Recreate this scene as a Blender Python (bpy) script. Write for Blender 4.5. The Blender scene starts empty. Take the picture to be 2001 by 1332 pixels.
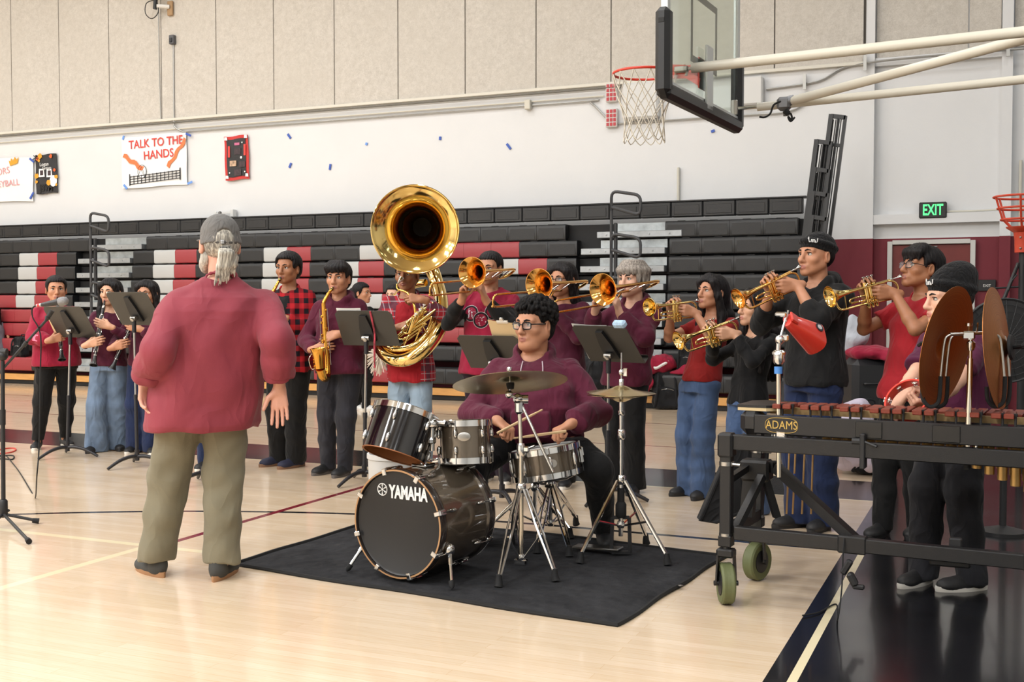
import bpy, math, random
import numpy as np
from mathutils import Vector, Matrix, Quaternion
random.seed(7)
SC = bpy.context.scene
COL = SC.collection
PI = math.pi
# ------------------------------------------------------------------ camera
# court axes: X runs along the far wall (to the right), Y runs towards the far wall, Z up; the photographer crouches at the origin
FOC = 2190.0                      # focal length in pixels of a 2001 px wide frame
CAMH = 1.37
YAW = math.atan(951 / FOC)
PIT = math.atan(76 / FOC)
cam_data = bpy.data.cameras.new('camera')
cam = bpy.data.objects.new('camera', cam_data)
COL.objects.link(cam)
cam.location = (0, 0, CAMH)
cam.rotation_euler = (PI / 2 - PIT, 0, YAW)
cam_data.sensor_fit = 'HORIZONTAL'
cam_data.sensor_width = 36.0
cam_data.lens = FOC / 2001 * 36.0
cam_data.clip_start = 0.05
cam_data.clip_end = 200
SC.camera = cam
SC.view_settings.view_transform = 'Standard'
SC.view_settings.look = 'None'
SC.view_settings.gamma = 1.0
SC.view_settings.use_curve_mapping = False
SC.view_settings.exposure = 0.30
SC.cycles.max_bounces = 7
SC.cycles.diffuse_bounces = 3
SC.cycles.glossy_bounces = 4
SC.cycles.transmission_bounces = 5
SC.cycles.transparent_max_bounces = 8
SC.cycles.caustics_reflective = False
SC.cycles.caustics_refractive = False
SC.cycles.sample_clamp_indirect = 4.0
wd = bpy.data.worlds.new('world')
SC.world = wd
wd.use_nodes = True
wd.node_tree.nodes['Background'].inputs[0].default_value = (1, 0.97, 0.93, 1)
wd.node_tree.nodes['Background'].inputs[1].default_value = 0.15
# gym ceiling lamps: rows of high bay fittings
LAMP_Z = 8.3
LAMPS = [(x, y) for x in (-21.5, -17, -12.5, -8, -3.5, 1.0, 5.5) for y in (-9, -5, -1, 3, 7, 11)]
for (x, y) in LAMPS:
    ld = bpy.data.lights.new('lamp_light', 'AREA')
    ld.shape = 'RECTANGLE'
    ld.size = 0.6
    ld.size_y = 1.3
    ld.energy = (210 if y < 1 else 75) * (1.15 if x < -6 else .8 if x < -2 else .5)
    ld.color = (0.965, 0.985, 1.0)
    lo = bpy.data.objects.new('lamp_light', ld)
    lo.location = (x, y, LAMP_Z - 0.03)
    COL.objects.link(lo)

# ------------------------------------------------------------------ pixel -> place helpers (2001 x 1332 frame)
FW = Vector((-math.sin(YAW) * math.cos(PIT), math.cos(YAW) * math.cos(PIT), -math.sin(PIT)))
RT = Vector((math.cos(YAW), math.sin(YAW), 0))
UP = RT.cross(FW)
FH = Vector((-math.sin(YAW), math.cos(YAW), 0))        # level direction away from the photographer
CAM = Vector((0, 0, CAMH))
def ray(x, y): return FW + RT * ((x - 1000.5) / FOC) + UP * ((666 - y) / FOC)
def G(x, y, z=0.0):
    r = ray(x, y); return CAM + r * ((z - CAMH) / r.z)
def D(x, y, d): return CAM + ray(x, y) * d
def WY(x, y, Y):
    r = ray(x, y); return CAM + r * (Y / r.y)
def depth(p): return (Vector(p) - CAM).dot(FW)
def vdir(a, b, c=0.0):
    """a: towards frame right, b: towards the photographer, c: up"""
    return (RT * a - FH * b + Vector((0, 0, c))).normalized()
def loc2(v, px):
    """turn a direction given relative to the line of sight at column px into frame axes"""
    th = math.atan((px - 1000.5) / FOC); a, b = v[0], v[1]
    return (a * math.cos(th) - b * math.sin(th), a * math.sin(th) + b * math.cos(th)) + tuple(v[2:])
def span(pa, da, pb, L):
    """two points L apart: first at pixel pa and distance da, second on pixel pb, nearer if it can be"""
    A = D(pa[0], pa[1], da); r = ray(*pb)
    o = CAM - A
    a = r.dot(r); b = 2 * r.dot(o); c = o.dot(o) - L * L
    disc = b * b - 4 * a * c
    t = -b / (2 * a) if disc <= 0 else (-b - math.sqrt(disc)) / (2 * a)
    return A, CAM + r * t

# ------------------------------------------------------------------ materials
def lin(c):
    if isinstance(c, str):
        c = [int(c[i:i + 2], 16) / 255 for i in (0, 2, 4)]
    return tuple((v / 12.92 if v <= 0.04045 else ((v + 0.055) / 1.055) ** 2.4) for v in c) + (1,)
MATS = {}
class NT:
    def __init__(s, m):
        s.m = m; s.t = m.node_tree; s.n = s.t.nodes; s.l = s.t.links
        s.b = s.n['Principled BSDF']
    def new(s, t, **kw):
        n = s.n.new(t)
        for k, v in kw.items():
            if k.startswith('i_'):
                n.inputs[int(k[2:]) if k[2:].isdigit() else k[2:].replace('_', ' ')].default_value = v
            else: setattr(n, k, v)
        return n
    def link(s, a, b): s.l.new(a, b)
    def math(s, op, a, b=None, c=None):
        n = s.n.new('ShaderNodeMath'); n.operation = op
        for i, v in enumerate((a, b, c)):
            if v is None: continue
            if isinstance(v, (int, float)): n.inputs[i].default_value = v
            else: s.l.new(v, n.inputs[i])
        return n.outputs[0]
    def mix(s, f, a, b):
        n = s.n.new('ShaderNodeMix'); n.data_type = 'RGBA'
        if isinstance(f, (int, float)): n.inputs[0].default_value = f
        else: s.l.new(f, n.inputs[0])
        for i, v in ((6, a), (7, b)):
            if isinstance(v, tuple): n.inputs[i].default_value = v
            else: s.l.new(v, n.inputs[i])
        return n.outputs[2]
    def coord(s, kind='Object'):
        return s.n.new('ShaderNodeTexCoord').outputs[kind]
    def sep(s, v):
        n = s.n.new('ShaderNodeSeparateXYZ'); s.l.new(v, n.inputs[0]); return n.outputs
    def noise(s, v, scale, detail=3, rough=.55, stretch=None):
        if stretch:
            mp = s.n.new('ShaderNodeMapping'); mp.inputs['Scale'].default_value = stretch
            s.l.new(v, mp.inputs[0]); v = mp.outputs[0]
        n = s.n.new('ShaderNodeTexNoise'); n.inputs['Scale'].default_value = scale
        n.inputs['Detail'].default_value = detail; n.inputs['Roughness'].default_value = rough
        s.l.new(v, n.inputs['Vector']); return n.outputs['Fac']
    def ramp(s, f, lo, hi):
        n = s.n.new('ShaderNodeMapRange'); n.inputs[1].default_value = lo; n.inputs[2].default_value = hi
        s.l.new(f, n.inputs[0]); return n.outputs[0]
    def bump(s, h, strength=.2, dist=.01):
        n = s.n.new('ShaderNodeBump'); n.inputs['Strength'].default_value = strength; n.inputs['Distance'].default_value = dist
        s.l.new(h, n.inputs['Height']); s.l.new(n.outputs[0], s.b.inputs['Normal'])
def M(name, c, rough=.5, metal=0, coat=0, var=0, vscale=8, bump=0, bscale=30, spec=None, alpha=None, trans=0, emit=0, stretch=None):
    if name in MATS: return MATS[name]
    m = bpy.data.materials.new(name); m.use_nodes = True
    t = NT(m); b = t.b
    col = lin(c)
    b.inputs['Base Color'].default_value = col
    b.inputs['Roughness'].default_value = rough
    b.inputs['Metallic'].default_value = metal
    b.inputs['Coat Weight'].default_value = coat
    b.inputs['Coat Roughness'].default_value = .05
    if spec is not None: b.inputs['Specular IOR Level'].default_value = spec
    if trans: b.inputs['Transmission Weight'].default_value = trans
    if alpha is not None: b.inputs['Alpha'].default_value = alpha
    if emit:
        b.inputs['Emission Color'].default_value = col; b.inputs['Emission Strength'].default_value = emit
    if var or bump:
        co = t.coord()
    if var:
        f = t.noise(co, vscale, 4, .6, stretch)
        d = tuple(max(0, v * (1 - var)) for v in col[:3]) + (1,)
        l = tuple(min(1, v * (1 + var)) for v in col[:3]) + (1,)
        t.link(t.mix(t.ramp(f, .3, .7), d, l), b.inputs['Base Color'])
    if bump:
        t.bump(t.noise(co, bscale, 4, .6, stretch), bump, .01)
    MATS[name] = m
    return m
def fabric(name, c, rough=.85, var=.1, folds=.55, fscale=9, weave=True):
    """woven cloth: fine weave and soft creases"""
    if name in MATS: return MATS[name]
    m = bpy.data.materials.new(name); m.use_nodes = True
    t = NT(m); col = lin(c); co = t.coord()
    f = t.noise(co, 5, 3)
    d = tuple(v * (1 - var) for v in col[:3]) + (1,); l = tuple(min(1, v * (1 + var)) for v in col[:3]) + (1,)
    t.link(t.mix(t.ramp(f, .3, .7), d, l), t.b.inputs['Base Color'])
    t.b.inputs['Roughness'].default_value = rough
    t.b.inputs['Specular IOR Level'].default_value = .25
    t.b.inputs['Sheen Weight'].default_value = .08
    a = t.noise(co, fscale, 2, .5, (1, 1, .45))
    w = t.noise(co, 260, 2)
    n2 = t.n.new('ShaderNodeTexNoise'); n2.inputs['Scale'].default_value = fscale * .8; n2.inputs['Detail'].default_value = 1.5; n2.inputs['Distortion'].default_value = 1.2
    mp = t.n.new('ShaderNodeMapping'); mp.inputs['Scale'].default_value = (1, 1, .6); mp.inputs['Rotation'].default_value = (.4, .5, 0); t.link(co, mp.inputs[0]); t.link(mp.outputs[0], n2.inputs['Vector'])
    rg = t.math('ABSOLUTE', t.math('SUBTRACT', n2.outputs['Fac'], .5))
    h = t.math('ADD', t.math('ADD', a, t.math('MULTIPLY', rg, -1.6)), t.math('MULTIPLY', w, .04))
    t.bump(h, folds, .03)
    MATS[name] = m
    return m

# ------------------------------------------------------------------ objects
def tag(o, label=None, cat=None, group=None, kind=None):
    if label: o['label'] = label
    if cat: o['category'] = cat
    if group: o['group'] = group
    if kind: o['kind'] = kind
    return o
def thing(name, label, cat, loc=(0, 0, 0), rz=0.0, group=None):
    o = bpy.data.objects.new(name, None)
    o.empty_display_size = .1
    COL.objects.link(o); o.location = loc; o.rotation_euler = (0, 0, rz)
    return tag(o, label, cat, group)
def frame(o, d, up=(0, 0, 1), roll=0.0):
    """turn o so its local +X points along d, local +Z as near up as can be"""
    x = Vector(d).normalized(); u = Vector(up)
    y = u.cross(x).normalized(); z = x.cross(y)
    R = Matrix((x, y, z)).transposed()
    R = R @ Matrix.Rotation(roll, 3, 'X')
    o.rotation_mode = 'QUATERNION'; o.rotation_quaternion = R.to_quaternion()
    return R
def copy_tree(o, parent=None):
    c = o.copy(); COL.objects.link(c)
    if parent: c.parent = parent
    for ch in [x for x in bpy.data.objects if x.parent == o]: copy_tree(ch, c)
    return c
def catmull(pts, n=8, closed=False):
    P = [Vector(p) for p in pts]; out = []
    m = len(P); segs = m if closed else m - 1
    for i in range(segs):
        g = lambda k: P[k % m] if closed else P[min(max(k, 0), m - 1)]
        a, b, c, d = g(i - 1), g(i), g(i + 1), g(i + 2)
        for j in range(n):
            t = j / n
            out.append(.5 * ((2 * b) + (c - a) * t + (2 * a - 5 * b + 4 * c - d) * t * t + (3 * b - a - 3 * c + d) * t ** 3))
    if not closed: out.append(P[-1].copy())
    return out
def fillet(pts, r, n=4):
    """polyline with rounded corners"""
    P = [Vector(p) for p in pts]; out = [P[0]]
    for i in range(1, len(P) - 1):
        a, b, c = P[i - 1], P[i], P[i + 1]; u = (a - b); w = (c - b); d = min(r, u.length * .48, w.length * .48)
        p, q = b + u.normalized() * d, b + w.normalized() * d
        for j in range(n + 1): t = j / n; out.append(p * (1 - t) ** 2 + b * 2 * t * (1 - t) + q * t * t)
    return out + [P[-1]]
def interp(vals, n):
    """stretch a short list of numbers over n samples"""
    return list(np.interp(np.linspace(0, len(vals) - 1, n), range(len(vals)), vals))

class MB:
    """collects shapes, then links them as ONE mesh object"""
    def __init__(s): s.v = []; s.f = []; s.mi = []; s.X = Matrix.Identity(4); s.m = 0
    def _add(s, vs, fs, X=None):
        o = len(s.v); T = s.X if X is None else s.X @ X
        s.v += [tuple(T @ Vector(p)) for p in vs]
        s.f += [tuple(i + o for i in f) for f in fs]
        s.mi += [s.m] * len(fs)
        return s
    def box(s, c, size, bev=0.0, R=None):
        hx, hy, hz = [v / 2 for v in size]
        b = min(bev, hx * .9, hy * .9, hz * .9)
        X = Matrix.Translation(Vector(c))
        if R is not None: X = X @ (R.to_4x4() if len(R) == 3 else R)
        if b <= 0:
            vs = [(x, y, z) for x in (-hx, hx) for y in (-hy, hy) for z in (-hz, hz)]
            fs = [(0, 1, 3, 2), (4, 6, 7, 5), (0, 4, 5, 1), (2, 3, 7, 6), (0, 2, 6, 4), (1, 5, 7, 3)]
            return s._add(vs, fs, X)
        vs = []; ix = {}
        for sx in (-1, 1):
            for sy in (-1, 1):
                for sz in (-1, 1):
                    for a in range(3):
                        p = [sx * (hx - b), sy * (hy - b), sz * (hz - b)]
                        p[a] = (sx * hx, sy * hy, sz * hz)[a]
                        ix[(sx, sy, sz, a)] = len(vs); vs.append(tuple(p))
        fs = []
        for a in range(3):
            u, w = [(1, 2), (2, 0), (0, 1)][a]
            for sg in (-1, 1):
                q = []
                for (p1, p2) in ((-1, -1), (1, -1), (1, 1), (-1, 1)):
                    k = [0, 0, 0]; k[a] = sg; k[u] = p1; k[w] = p2
                    q.append(ix[tuple(k) + (a,)])
                fs.append(tuple(q if sg > 0 else q[::-1]))
        for a in range(3):       # edges along axis a
            u, w = [(1, 2), (2, 0), (0, 1)][a]
            for p1 in (-1, 1):
                for p2 in (-1, 1):
                    k0 = [0, 0, 0]; k0[a] = -1; k0[u] = p1; k0[w] = p2
                    k1 = list(k0); k1[a] = 1
                    q = [ix[tuple(k0) + (u,)], ix[tuple(k0) + (w,)], ix[tuple(k1) + (w,)], ix[tuple(k1) + (u,)]]
                    fs.append(tuple(q if p1 * p2 < 0 else q[::-1]))
        for sx in (-1, 1):
            for sy in (-1, 1):
                for sz in (-1, 1):
                    q = [ix[(sx, sy, sz, a)] for a in range(3)]
                    fs.append(tuple(q if sx * sy * sz > 0 else q[::-1]))
        return s._add(vs, fs, X)
    def tube(s, pts, r, n=10, closed=False, caps=True):
        P = [Vector(p) for p in pts]; m = len(P)
        rr = r if isinstance(r, (list, tuple)) else [r] * m
        if len(rr) != m: rr = interp(list(rr), m)
        T = []
        for i in range(m):
            if closed: d = P[(i + 1) % m] - P[i - 1]
            else: d = P[min(i + 1, m - 1)] - P[max(i - 1, 0)]
            T.append(d.normalized() if d.length > 1e-9 else Vector((0, 0, 1)))
        ref = Vector((0, 0, 1)) if abs(T[0].z) < .9 else Vector((1, 0, 0))
        N = T[0].cross(ref).normalized(); vs = []; fs = []
        for i in range(m):
            if i:
                q = T[i - 1].rotation_difference(T[i]); N = q @ N
                N = (N - T[i] * N.dot(T[i])).normalized()
            B = T[i].cross(N)
            for j in range(n):
                a = 2 * PI * j / n
                vs.append(P[i] + (N * math.cos(a) + B * math.sin(a)) * rr[i])
        for i in range(m if closed else m - 1):
            i2 = (i + 1) % m
            for j in range(n):
                j2 = (j + 1) % n
                fs.append((i * n + j, i * n + j2, i2 * n + j2, i2 * n + j))
        if caps and not closed:
            fs.append(tuple(range(n))[::-1]); fs.append(tuple((m - 1) * n + j for j in range(n)))
        return s._add(vs, fs)
    def rod(s, a, b, r, r2=None, n=12): return s.tube([a, b], [r, r if r2 is None else r2], n)
    def bar(s, a, b, w, h, up=(0, 0, 1), bev=0.0):
        """box-section bar from a to b"""
        a = Vector(a); b = Vector(b); x = (b - a).normalized(); u = Vector(up)
        if abs(x.dot(u.normalized())) > .98: u = Vector((1, 0, 0))
        y = u.cross(x).normalized(); z = x.cross(y)
        R = Matrix((x, y, z)).transposed()
        return s.box((a + b) / 2, ((b - a).length, w, h), bev, R)
    def lathe(s, prof, X=None, n=32, close=False, caps=True):
        """prof: (radius, z) pairs, turned about local Z"""
        vs = []; fs = []; m = len(prof)
        for (r, z) in prof:
            for j in range(n):
                a = 2 * PI * j / n; vs.append((r * math.cos(a), r * math.sin(a), z))
        for i in range(m if close else m - 1):
            i2 = (i + 1) % m
            for j in range(n):
                j2 = (j + 1) % n
                fs.append((i * n + j, i * n + j2, i2 * n + j2, i2 * n + j))
        if not close and caps:
            if prof[0][0] > 1e-6: fs.append(tuple(range(n))[::-1])
            if prof[-1][0] > 1e-6: fs.append(tuple((m - 1) * n + j for j in range(n)))
        return s._add(vs, fs, X)
    def ball(s, c, r, n=12, X=None):
        r3 = r if isinstance(r, (tuple, list)) else (r, r, r)
        prof = [(math.sin(PI * i / n), -math.cos(PI * i / n)) for i in range(n + 1)]
        T = Matrix.Translation(Vector(c)) @ (X or Matrix.Identity(4)) @ Matrix.Diagonal((r3[0], r3[1], r3[2], 1))
        return s.lathe(prof, T, n * 2)
    def prism(s, poly, t, X=None):
        """2D outline in local XY, thickness t along Z (centred)"""
        n = len(poly)
        vs = [(p[0], p[1], -t / 2) for p in poly] + [(p[0], p[1], t / 2) for p in poly]
        fs = [tuple(range(n))[::-1], tuple(range(n, 2 * n))]
        fs += [(i, (i + 1) % n, n + (i + 1) % n, n + i) for i in range(n)]
        return s._add(vs, fs, X)
    def grid(s, rows, flip=False):
        o = len(rows[0]); vs = [p for r in rows for p in r]; fs = []
        for i in range(len(rows) - 1):
            for j in range(o - 1):
                q = (i * o + j, i * o + j + 1, (i + 1) * o + j + 1, (i + 1) * o + j)
                fs.append(q[::-1] if flip else q)
        return s._add(vs, fs)
    def build(s, name, mats, parent=None, smooth=True, ang=40):
        me = bpy.data.meshes.new(name)
        me.from_pydata(s.v, [], s.f)
        if not isinstance(mats, (list, tuple)): mats = [mats]
        for m in mats: me.materials.append(m)
        if len(mats) > 1: me.polygons.foreach_set('material_index', s.mi)
        if smooth:
            me.polygons.foreach_set('use_smooth', [True] * len(s.f))
            me.set_sharp_from_angle(angle=math.radians(ang))
        me.update()
        o = bpy.data.objects.new(name, me); COL.objects.link(o)
        if parent: o.parent = parent
        return o
def along(p, d):
    """matrix putting local Z along d at p"""
    q = Vector((0, 0, 1)).rotation_difference(Vector(d).normalized())
    return Matrix.Translation(Vector(p)) @ q.to_matrix().to_4x4()
def text_mesh(txt, size, depth_=.002, bold=0.0, align='CENTER', sx=1.0):
    cu = bpy.data.curves.new('lettering', 'FONT'); cu.body = txt; cu.size = size; cu.extrude = depth_
    cu.align_x = align; cu.align_y = 'CENTER'; cu.offset = bold; cu.resolution_u = 3
    o = bpy.data.objects.new('lettering', cu); COL.objects.link(o)
    bpy.context.view_layer.update()
    dg = bpy.context.evaluated_depsgraph_get()
    me = bpy.data.meshes.new_from_object(o.evaluated_get(dg))
    bpy.data.objects.remove(o); bpy.data.curves.remove(cu)
    if sx != 1.0:
        me.transform(Matrix.Diagonal((sx, 1, 1, 1)))
    return me
def text_obj(name, txt, size, mat, parent, X, depth_=.002, bold=0.0, align='CENTER', sx=1.0):
    """lettering in the local XY plane of matrix X"""
    me = text_mesh(txt, size, depth_, bold, align, sx); me.transform(X)
    me.materials.clear(); me.materials.append(mat)
    o = bpy.data.objects.new(name, me); COL.objects.link(o)
    if parent: o.parent = parent
    return o
def wallX(x, y, z, tilt=0.0):
    """matrix for something drawn on a wall that faces -Y: local X right, local Y up"""
    R = Matrix(((1, 0, 0), (0, 0, -1), (0, 1, 0))).to_4x4()
    return Matrix.Translation((x, y, z)) @ R @ Matrix.Rotation(tilt, 4, 'Z')
# ------------------------------------------------------------------ the room
def struct(name, mb, mats, parent=None, smooth=False):
    o = mb.build(name, mats, parent, smooth)
    if parent is None: o['kind'] = 'structure'
    return o
WALL_Y = 15.0
def floor_material():
    m = bpy.data.materials.new('court_floor'); m.use_nodes = True; t = NT(m); L = t.math
    co = t.coord(); X, Y, Z = t.sep(co)
    br = t.n.new('ShaderNodeTexBrick')
    br.offset = .37; br.inputs['Scale'].default_value = 1; br.inputs['Brick Width'].default_value = 1.35; br.inputs['Row Height'].default_value = .057
    br.inputs['Mortar Size'].default_value = .0008; br.inputs['Bias'].default_value = 0
    br.inputs['Color1'].default_value = lin('E1CDB4'); br.inputs['Color2'].default_value = lin('D8C2A6'); br.inputs['Mortar'].default_value = lin('CDAE85')
    t.link(co, br.inputs['Vector'])
    g = t.noise(co, 6, 5, .6, (1, 14, 1))
    wood = t.mix(t.math('MULTIPLY', t.ramp(g, .35, .75), .35), br.outputs['Color'], lin('CBA678'))
    def band(v, a, b): return L('MULTIPLY', L('GREATER_THAN', v, a), L('LESS_THAN', v, b))
    def AND(*q):
        r = q[0]
        for k in q[1:]: r = L('MULTIPLY', r, k)
        return r
    def OR(*q):
        r = q[0]
        for k in q[1:]: r = L('MAXIMUM', r, k)
        return r
    # black painted border outside the end line and the side line
    black = OR(L('GREATER_THAN', X, -0.765), band(Y, 8.03, 8.9))
    # three point line round the end basket
    dx = L('ADD', X, 2.42); dy = L('SUBTRACT', Y, .35)
    rr = L('SQRT', L('ADD', L('MULTIPLY', dx, dx), L('MULTIPLY', dy, dy)))
    arc = AND(band(rr, 5.995, 6.045), L('LESS_THAN', X, -2.42), L('GREATER_THAN', Y, -6))
    line3 = AND(band(Y, 6.345, 6.395), band(X, -2.43, -.78))
    red = AND(band(X, -4.335, -4.285), band(Y, 4.95, 13.2))
    red2 = OR(AND(band(Y, 10.28, 10.31), L('LESS_THAN', X, -.8)), AND(band(Y, 12.2, 12.23), L('LESS_THAN', X, -2)))
    cream = OR(AND(band(X, -0.685, -0.65), L('LESS_THAN', Y, 8.06)), AND(band(Y, 8.015, 8.045), L('LESS_THAN', X, -.65)),
               AND(band(X, -4.40, -4.345), band(Y, 1.5, 4.96)), AND(band(Y, 4.905, 4.96), band(X, -9, -3.98)),
               AND(band(L('ADD', X, L('MULTIPLY', Y, .55)), -0.30, -.27), band(Y, 8.04, 8.9)))
    c = t.mix(black, wood, lin('17171A'))
    c = t.mix(OR(arc, line3), c, lin('1A1B1E'))
    c = t.mix(OR(red, red2), c, lin('7A1A2A'))
    c = t.mix(cream, c, lin('EADCB6'))
    t.link(c, t.b.inputs['Base Color'])
    rn = t.noise(co, 2.2, 4)
    t.link(t.math('ADD', L('MULTIPLY', rn, .14), .13), t.b.inputs['Roughness'])
    t.b.inputs['Specular IOR Level'].default_value = .5
    t.b.inputs['Coat Weight'].default_value = .35; t.b.inputs['Coat Roughness'].default_value = .08
    t.bump(t.noise(co, 1.5, 2, .5, (1, 6, 1)), .05, .01)
    return m
fl = MB(); fl.box((-9, .5, -.1), (38, 30, .2)); struct('floor', fl, floor_material())
ce = MB(); ce.box((-9, .5, 8.75), (38, 30, .3)); struct('ceiling', ce, M('ceiling_paint', 'C9C4BA', .9))
def wall_material():
    m = bpy.data.materials.new('wall_paint'); m.use_nodes = True; t = NT(m); co = t.coord(); X, Y, Z = t.sep(co)
    n = t.noise(co, 1.2, 4)
    white = t.mix(t.ramp(n, .3, .7), lin('DDDEDF'), lin('E1E2E3'))
    red = t.mix(t.ramp(n, .3, .7), lin('6A1424'), lin('741A2A'))
    t.link(t.mix(t.math('LESS_THAN', Z, 2.18), white, red), t.b.inputs['Base Color'])
    t.b.inputs['Roughness'].default_value = .6
    t.bump(t.noise(co, 60, 3), .06, .01)
    return m
WM = wall_material()
def panel_material():
    m = bpy.data.materials.new('wood_fibre_panel'); m.use_nodes = True; t = NT(m); co = t.coord()
    a = t.noise(co, 90, 5, .75); b = t.noise(co, 14, 4, .7); c = t.noise(co, 1.1, 3)
    f = t.math('ADD', t.math('MULTIPLY', a, .6), t.math('MULTIPLY', b, .4))
    k = t.mix(t.ramp(f, .35, .65), lin('B8B2A9'), lin('DAD5CD'))
    k = t.mix(t.math('MULTIPLY', t.ramp(c, .35, .7), .5), k, lin('C6C0B6'))
    t.link(k, t.b.inputs['Base Color']); t.b.inputs['Roughness'].default_value = .95
    t.bump(a, .25, .01)
    return m
PM = panel_material()
wb = MB()
wb.box((-14.745, WALL_Y + .25, 4.3), (26.51, .5, 8.8))            # left of the recess
wb.box((4.0, WALL_Y + .37, 4.3), (11, .5, 8.8))                   # recessed field
wb.box((.055, WALL_Y + .08, 4.3), (.125, .16, 8.8))               # pilaster
wb.box((-.75, WALL_Y + .08, 2.42), (1.49, .14, .12))              # ledge over the door
wb.box((-.75, WALL_Y + .09, 4.42), (1.49, .1, .1))
wall_back = struct('wall_back', wb, WM)
sx = -1.62
while sx > -27:                                                   # fibre panels on the upper wall
    p = MB(); w = 1.127
    p.box((sx - w / 2, WALL_Y - .012, 6.5), (w - .014, .03, 4.16), .004)
    p.build('acoustic_panel', PM, wall_back, False); sx -= w
for (a, b) in ((-1.485, -.39), (-.385, -.012), (.125, 1.2)):
    p = MB(); p.box(((a + b) / 2, WALL_Y + .11, 6.53), (b - a - .012, .03, 4.1), .004); p.build('acoustic_panel', PM, wall_back, False)
gp = MB(); gp.box((-14.3, WALL_Y - .001, 6.5), (25.4, .01, 4.1)); struct('panel_gap', gp, M('seam_dark', '55504A', .9), wall_back)
tr = MB(); tr.box((-14.745, WALL_Y - .03, 4.405), (26.3, .06, .045), .006); struct('trim_1', tr, M('trim_cream', 'DAD6CA', .5))
wl = MB(); wl.box((-28.1, .5, 4.3), (.3, 30, 8.8)); struct('wall_left', wl, M('wall_white', 'E4E2DC', .7))
wr = MB(); wr.box((9.9, .5, 4.3), (.3, 30, 8.8)); struct('wall_right', wr, M('wall_white', 'E4E2DC', .7))
wf = MB(); wf.box((-9, -14.4, 4.3), (38, .3, 8.8)); struct('wall_front', wf, M('wall_white', 'E4E2DC', .7))
# ceiling lamp bodies
for (x, y) in LAMPS:
    k = MB(); k.box((x, y, LAMP_Z + .16), (.72, 1.42, .32), .04)
    tag(k.build('ceiling_lamp', M('lamp_housing', '8C8C8C', .5)), 'long high bay lamp fixed up under the gym ceiling', 'lamp', 'high bay lamps on the ceiling')
# exit door
FRM = M('frame_grey', 'C9C8C4', .5); DR = M('door_red', '6E2622', .5, var=.06)
d = MB(); yb = WALL_Y + .12
d.box((-1.285, yb - .03, 1.07), (.06, .1, 2.14), .004); d.box((-.305, yb - .03, 1.07), (.06, .1, 2.14), .004); d.box((-.795, yb - .031, 2.127), (.92, .098, .056), .004)
df = struct('door_1', d, FRM)
d = MB(); d.box((-.795, yb - .02, 1.045), (.92, .045, 2.09), .003); d.build('door_leaf', DR, df, False)
d = MB(); d.box((-.98, yb - .07, 1.985), (.3, .06, .07), .008); d.bar((-1.05, yb - .1, 2.05), (-.72, yb - .06, 2.07), .02, .012); d.build('door_closer', M('closer_grey', '8E8E90', .4, .4), df)
d = MB(); d.box((-.5, yb - .08, 1.0), (.36, .05, .05), .01); d.build('push_bar', M('bright_steel', 'BFC0C2', .25, 1), df)
# exit signs
s = thing('exit_sign', 'black lit sign reading EXIT in green above the red door', 'sign', (-.775, WALL_Y + .05, 2.52))
k = MB(); k.box((0, -.02, 0), (.325, .08, .2), .012); k.build('sign_box', M('sign_black', '1B1C1D', .4), s)
text_obj('lettering', 'EXIT', .19, M('exit_green', '4DE07E', .4, emit=1.2), s, wallX(0, -.064, -.003), .002, .004, sx=.62)
s = thing('room_sign', 'small black wall plate reading EXIT beside the red door', 'sign', (-.14, WALL_Y + .10, 1.577))
k = MB(); k.box((0, 0, 0), (.205, .02, .14), .004); k.build('plate', M('sign_black', '1B1C1D', .4), s)
text_obj('lettering', 'EXIT', .045, M('white_print', 'E8E8E4', .5), s, wallX(0, -.012, -.005), .001)
# conduits and boxes on the wall
ST = M('conduit_steel', 'A9A9A6', .4, .7); CR = M('conduit_cream', 'D3CFC2', .6); WBX = M('box_white', 'D6D6D4', .5)
def conduit(label, pts, r, m, group=None):
    k = MB(); k.tube(catmull(pts, 4), r, 8)
    return tag(k.build('conduit', m), label, 'pipe', group)
yw = WALL_Y - .03
conduit('long grey conduit running along the wall just under the panel edge', [(-27, yw - .03, 4.35), (-14, yw - .03, 4.35), (-3.3, yw - .03, 4.35)], .014, M('conduit_dark', '77756E', .5, .3))
conduit('cream conduit along the white wall, middle of three lines below the panels', [(-27, yw, 4.245), (-15, yw, 4.245), (-5.1, yw, 4.245)], .012, CR)
conduit('thin steel conduit that dips down behind the basketball net', [(-12.45, yw, 4.19), (-9, yw, 4.19), (-5.45, yw, 4.19), (-5.3, yw, 4.17), (-5.0, yw, 3.88), (-4.85, yw, 3.85), (-3.2, yw, 3.85), (-2.55, yw, 3.86), (-2.3, yw, 4.0)], .013, ST)
conduit('vertical steel conduit dropping from the small junction box', [(-12.62, yw - .01, 5.65), (-12.62, yw - .01, 4.45), (-12.6, yw - .02, 4.28), (-12.45, yw, 4.19)], .013, ST)
conduit('thin vertical cable hanging from the wall camera', [(-12.93, yw - .01, 6.2), (-12.92, yw - .01, 5.2), (-12.9, yw - .01, 4.37)], .006, ST)
conduit('white conduit stub standing on the bleacher top near the railing', [(-4.03, yw, 2.6), (-4.03, yw, 3.2)], .02, CR)
conduit('steel conduit crossing behind the basket support pipes', [(-2.85, yw, 4.17), (-2.2, yw, 4.22), (-1.9, yw, 4.36), (-1.62, yw - .02, 4.4), (-1.0, yw - .02, 4.42), (.6, yw - .02, 4.42)], .015, ST)
conduit('cream conduit running right from the lit exit sign', [(-.61, WALL_Y + .05, 2.50), (-.2, WALL_Y + .05, 2.50), (.6, WALL_Y - .02, 2.52)], .012, CR)
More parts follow.
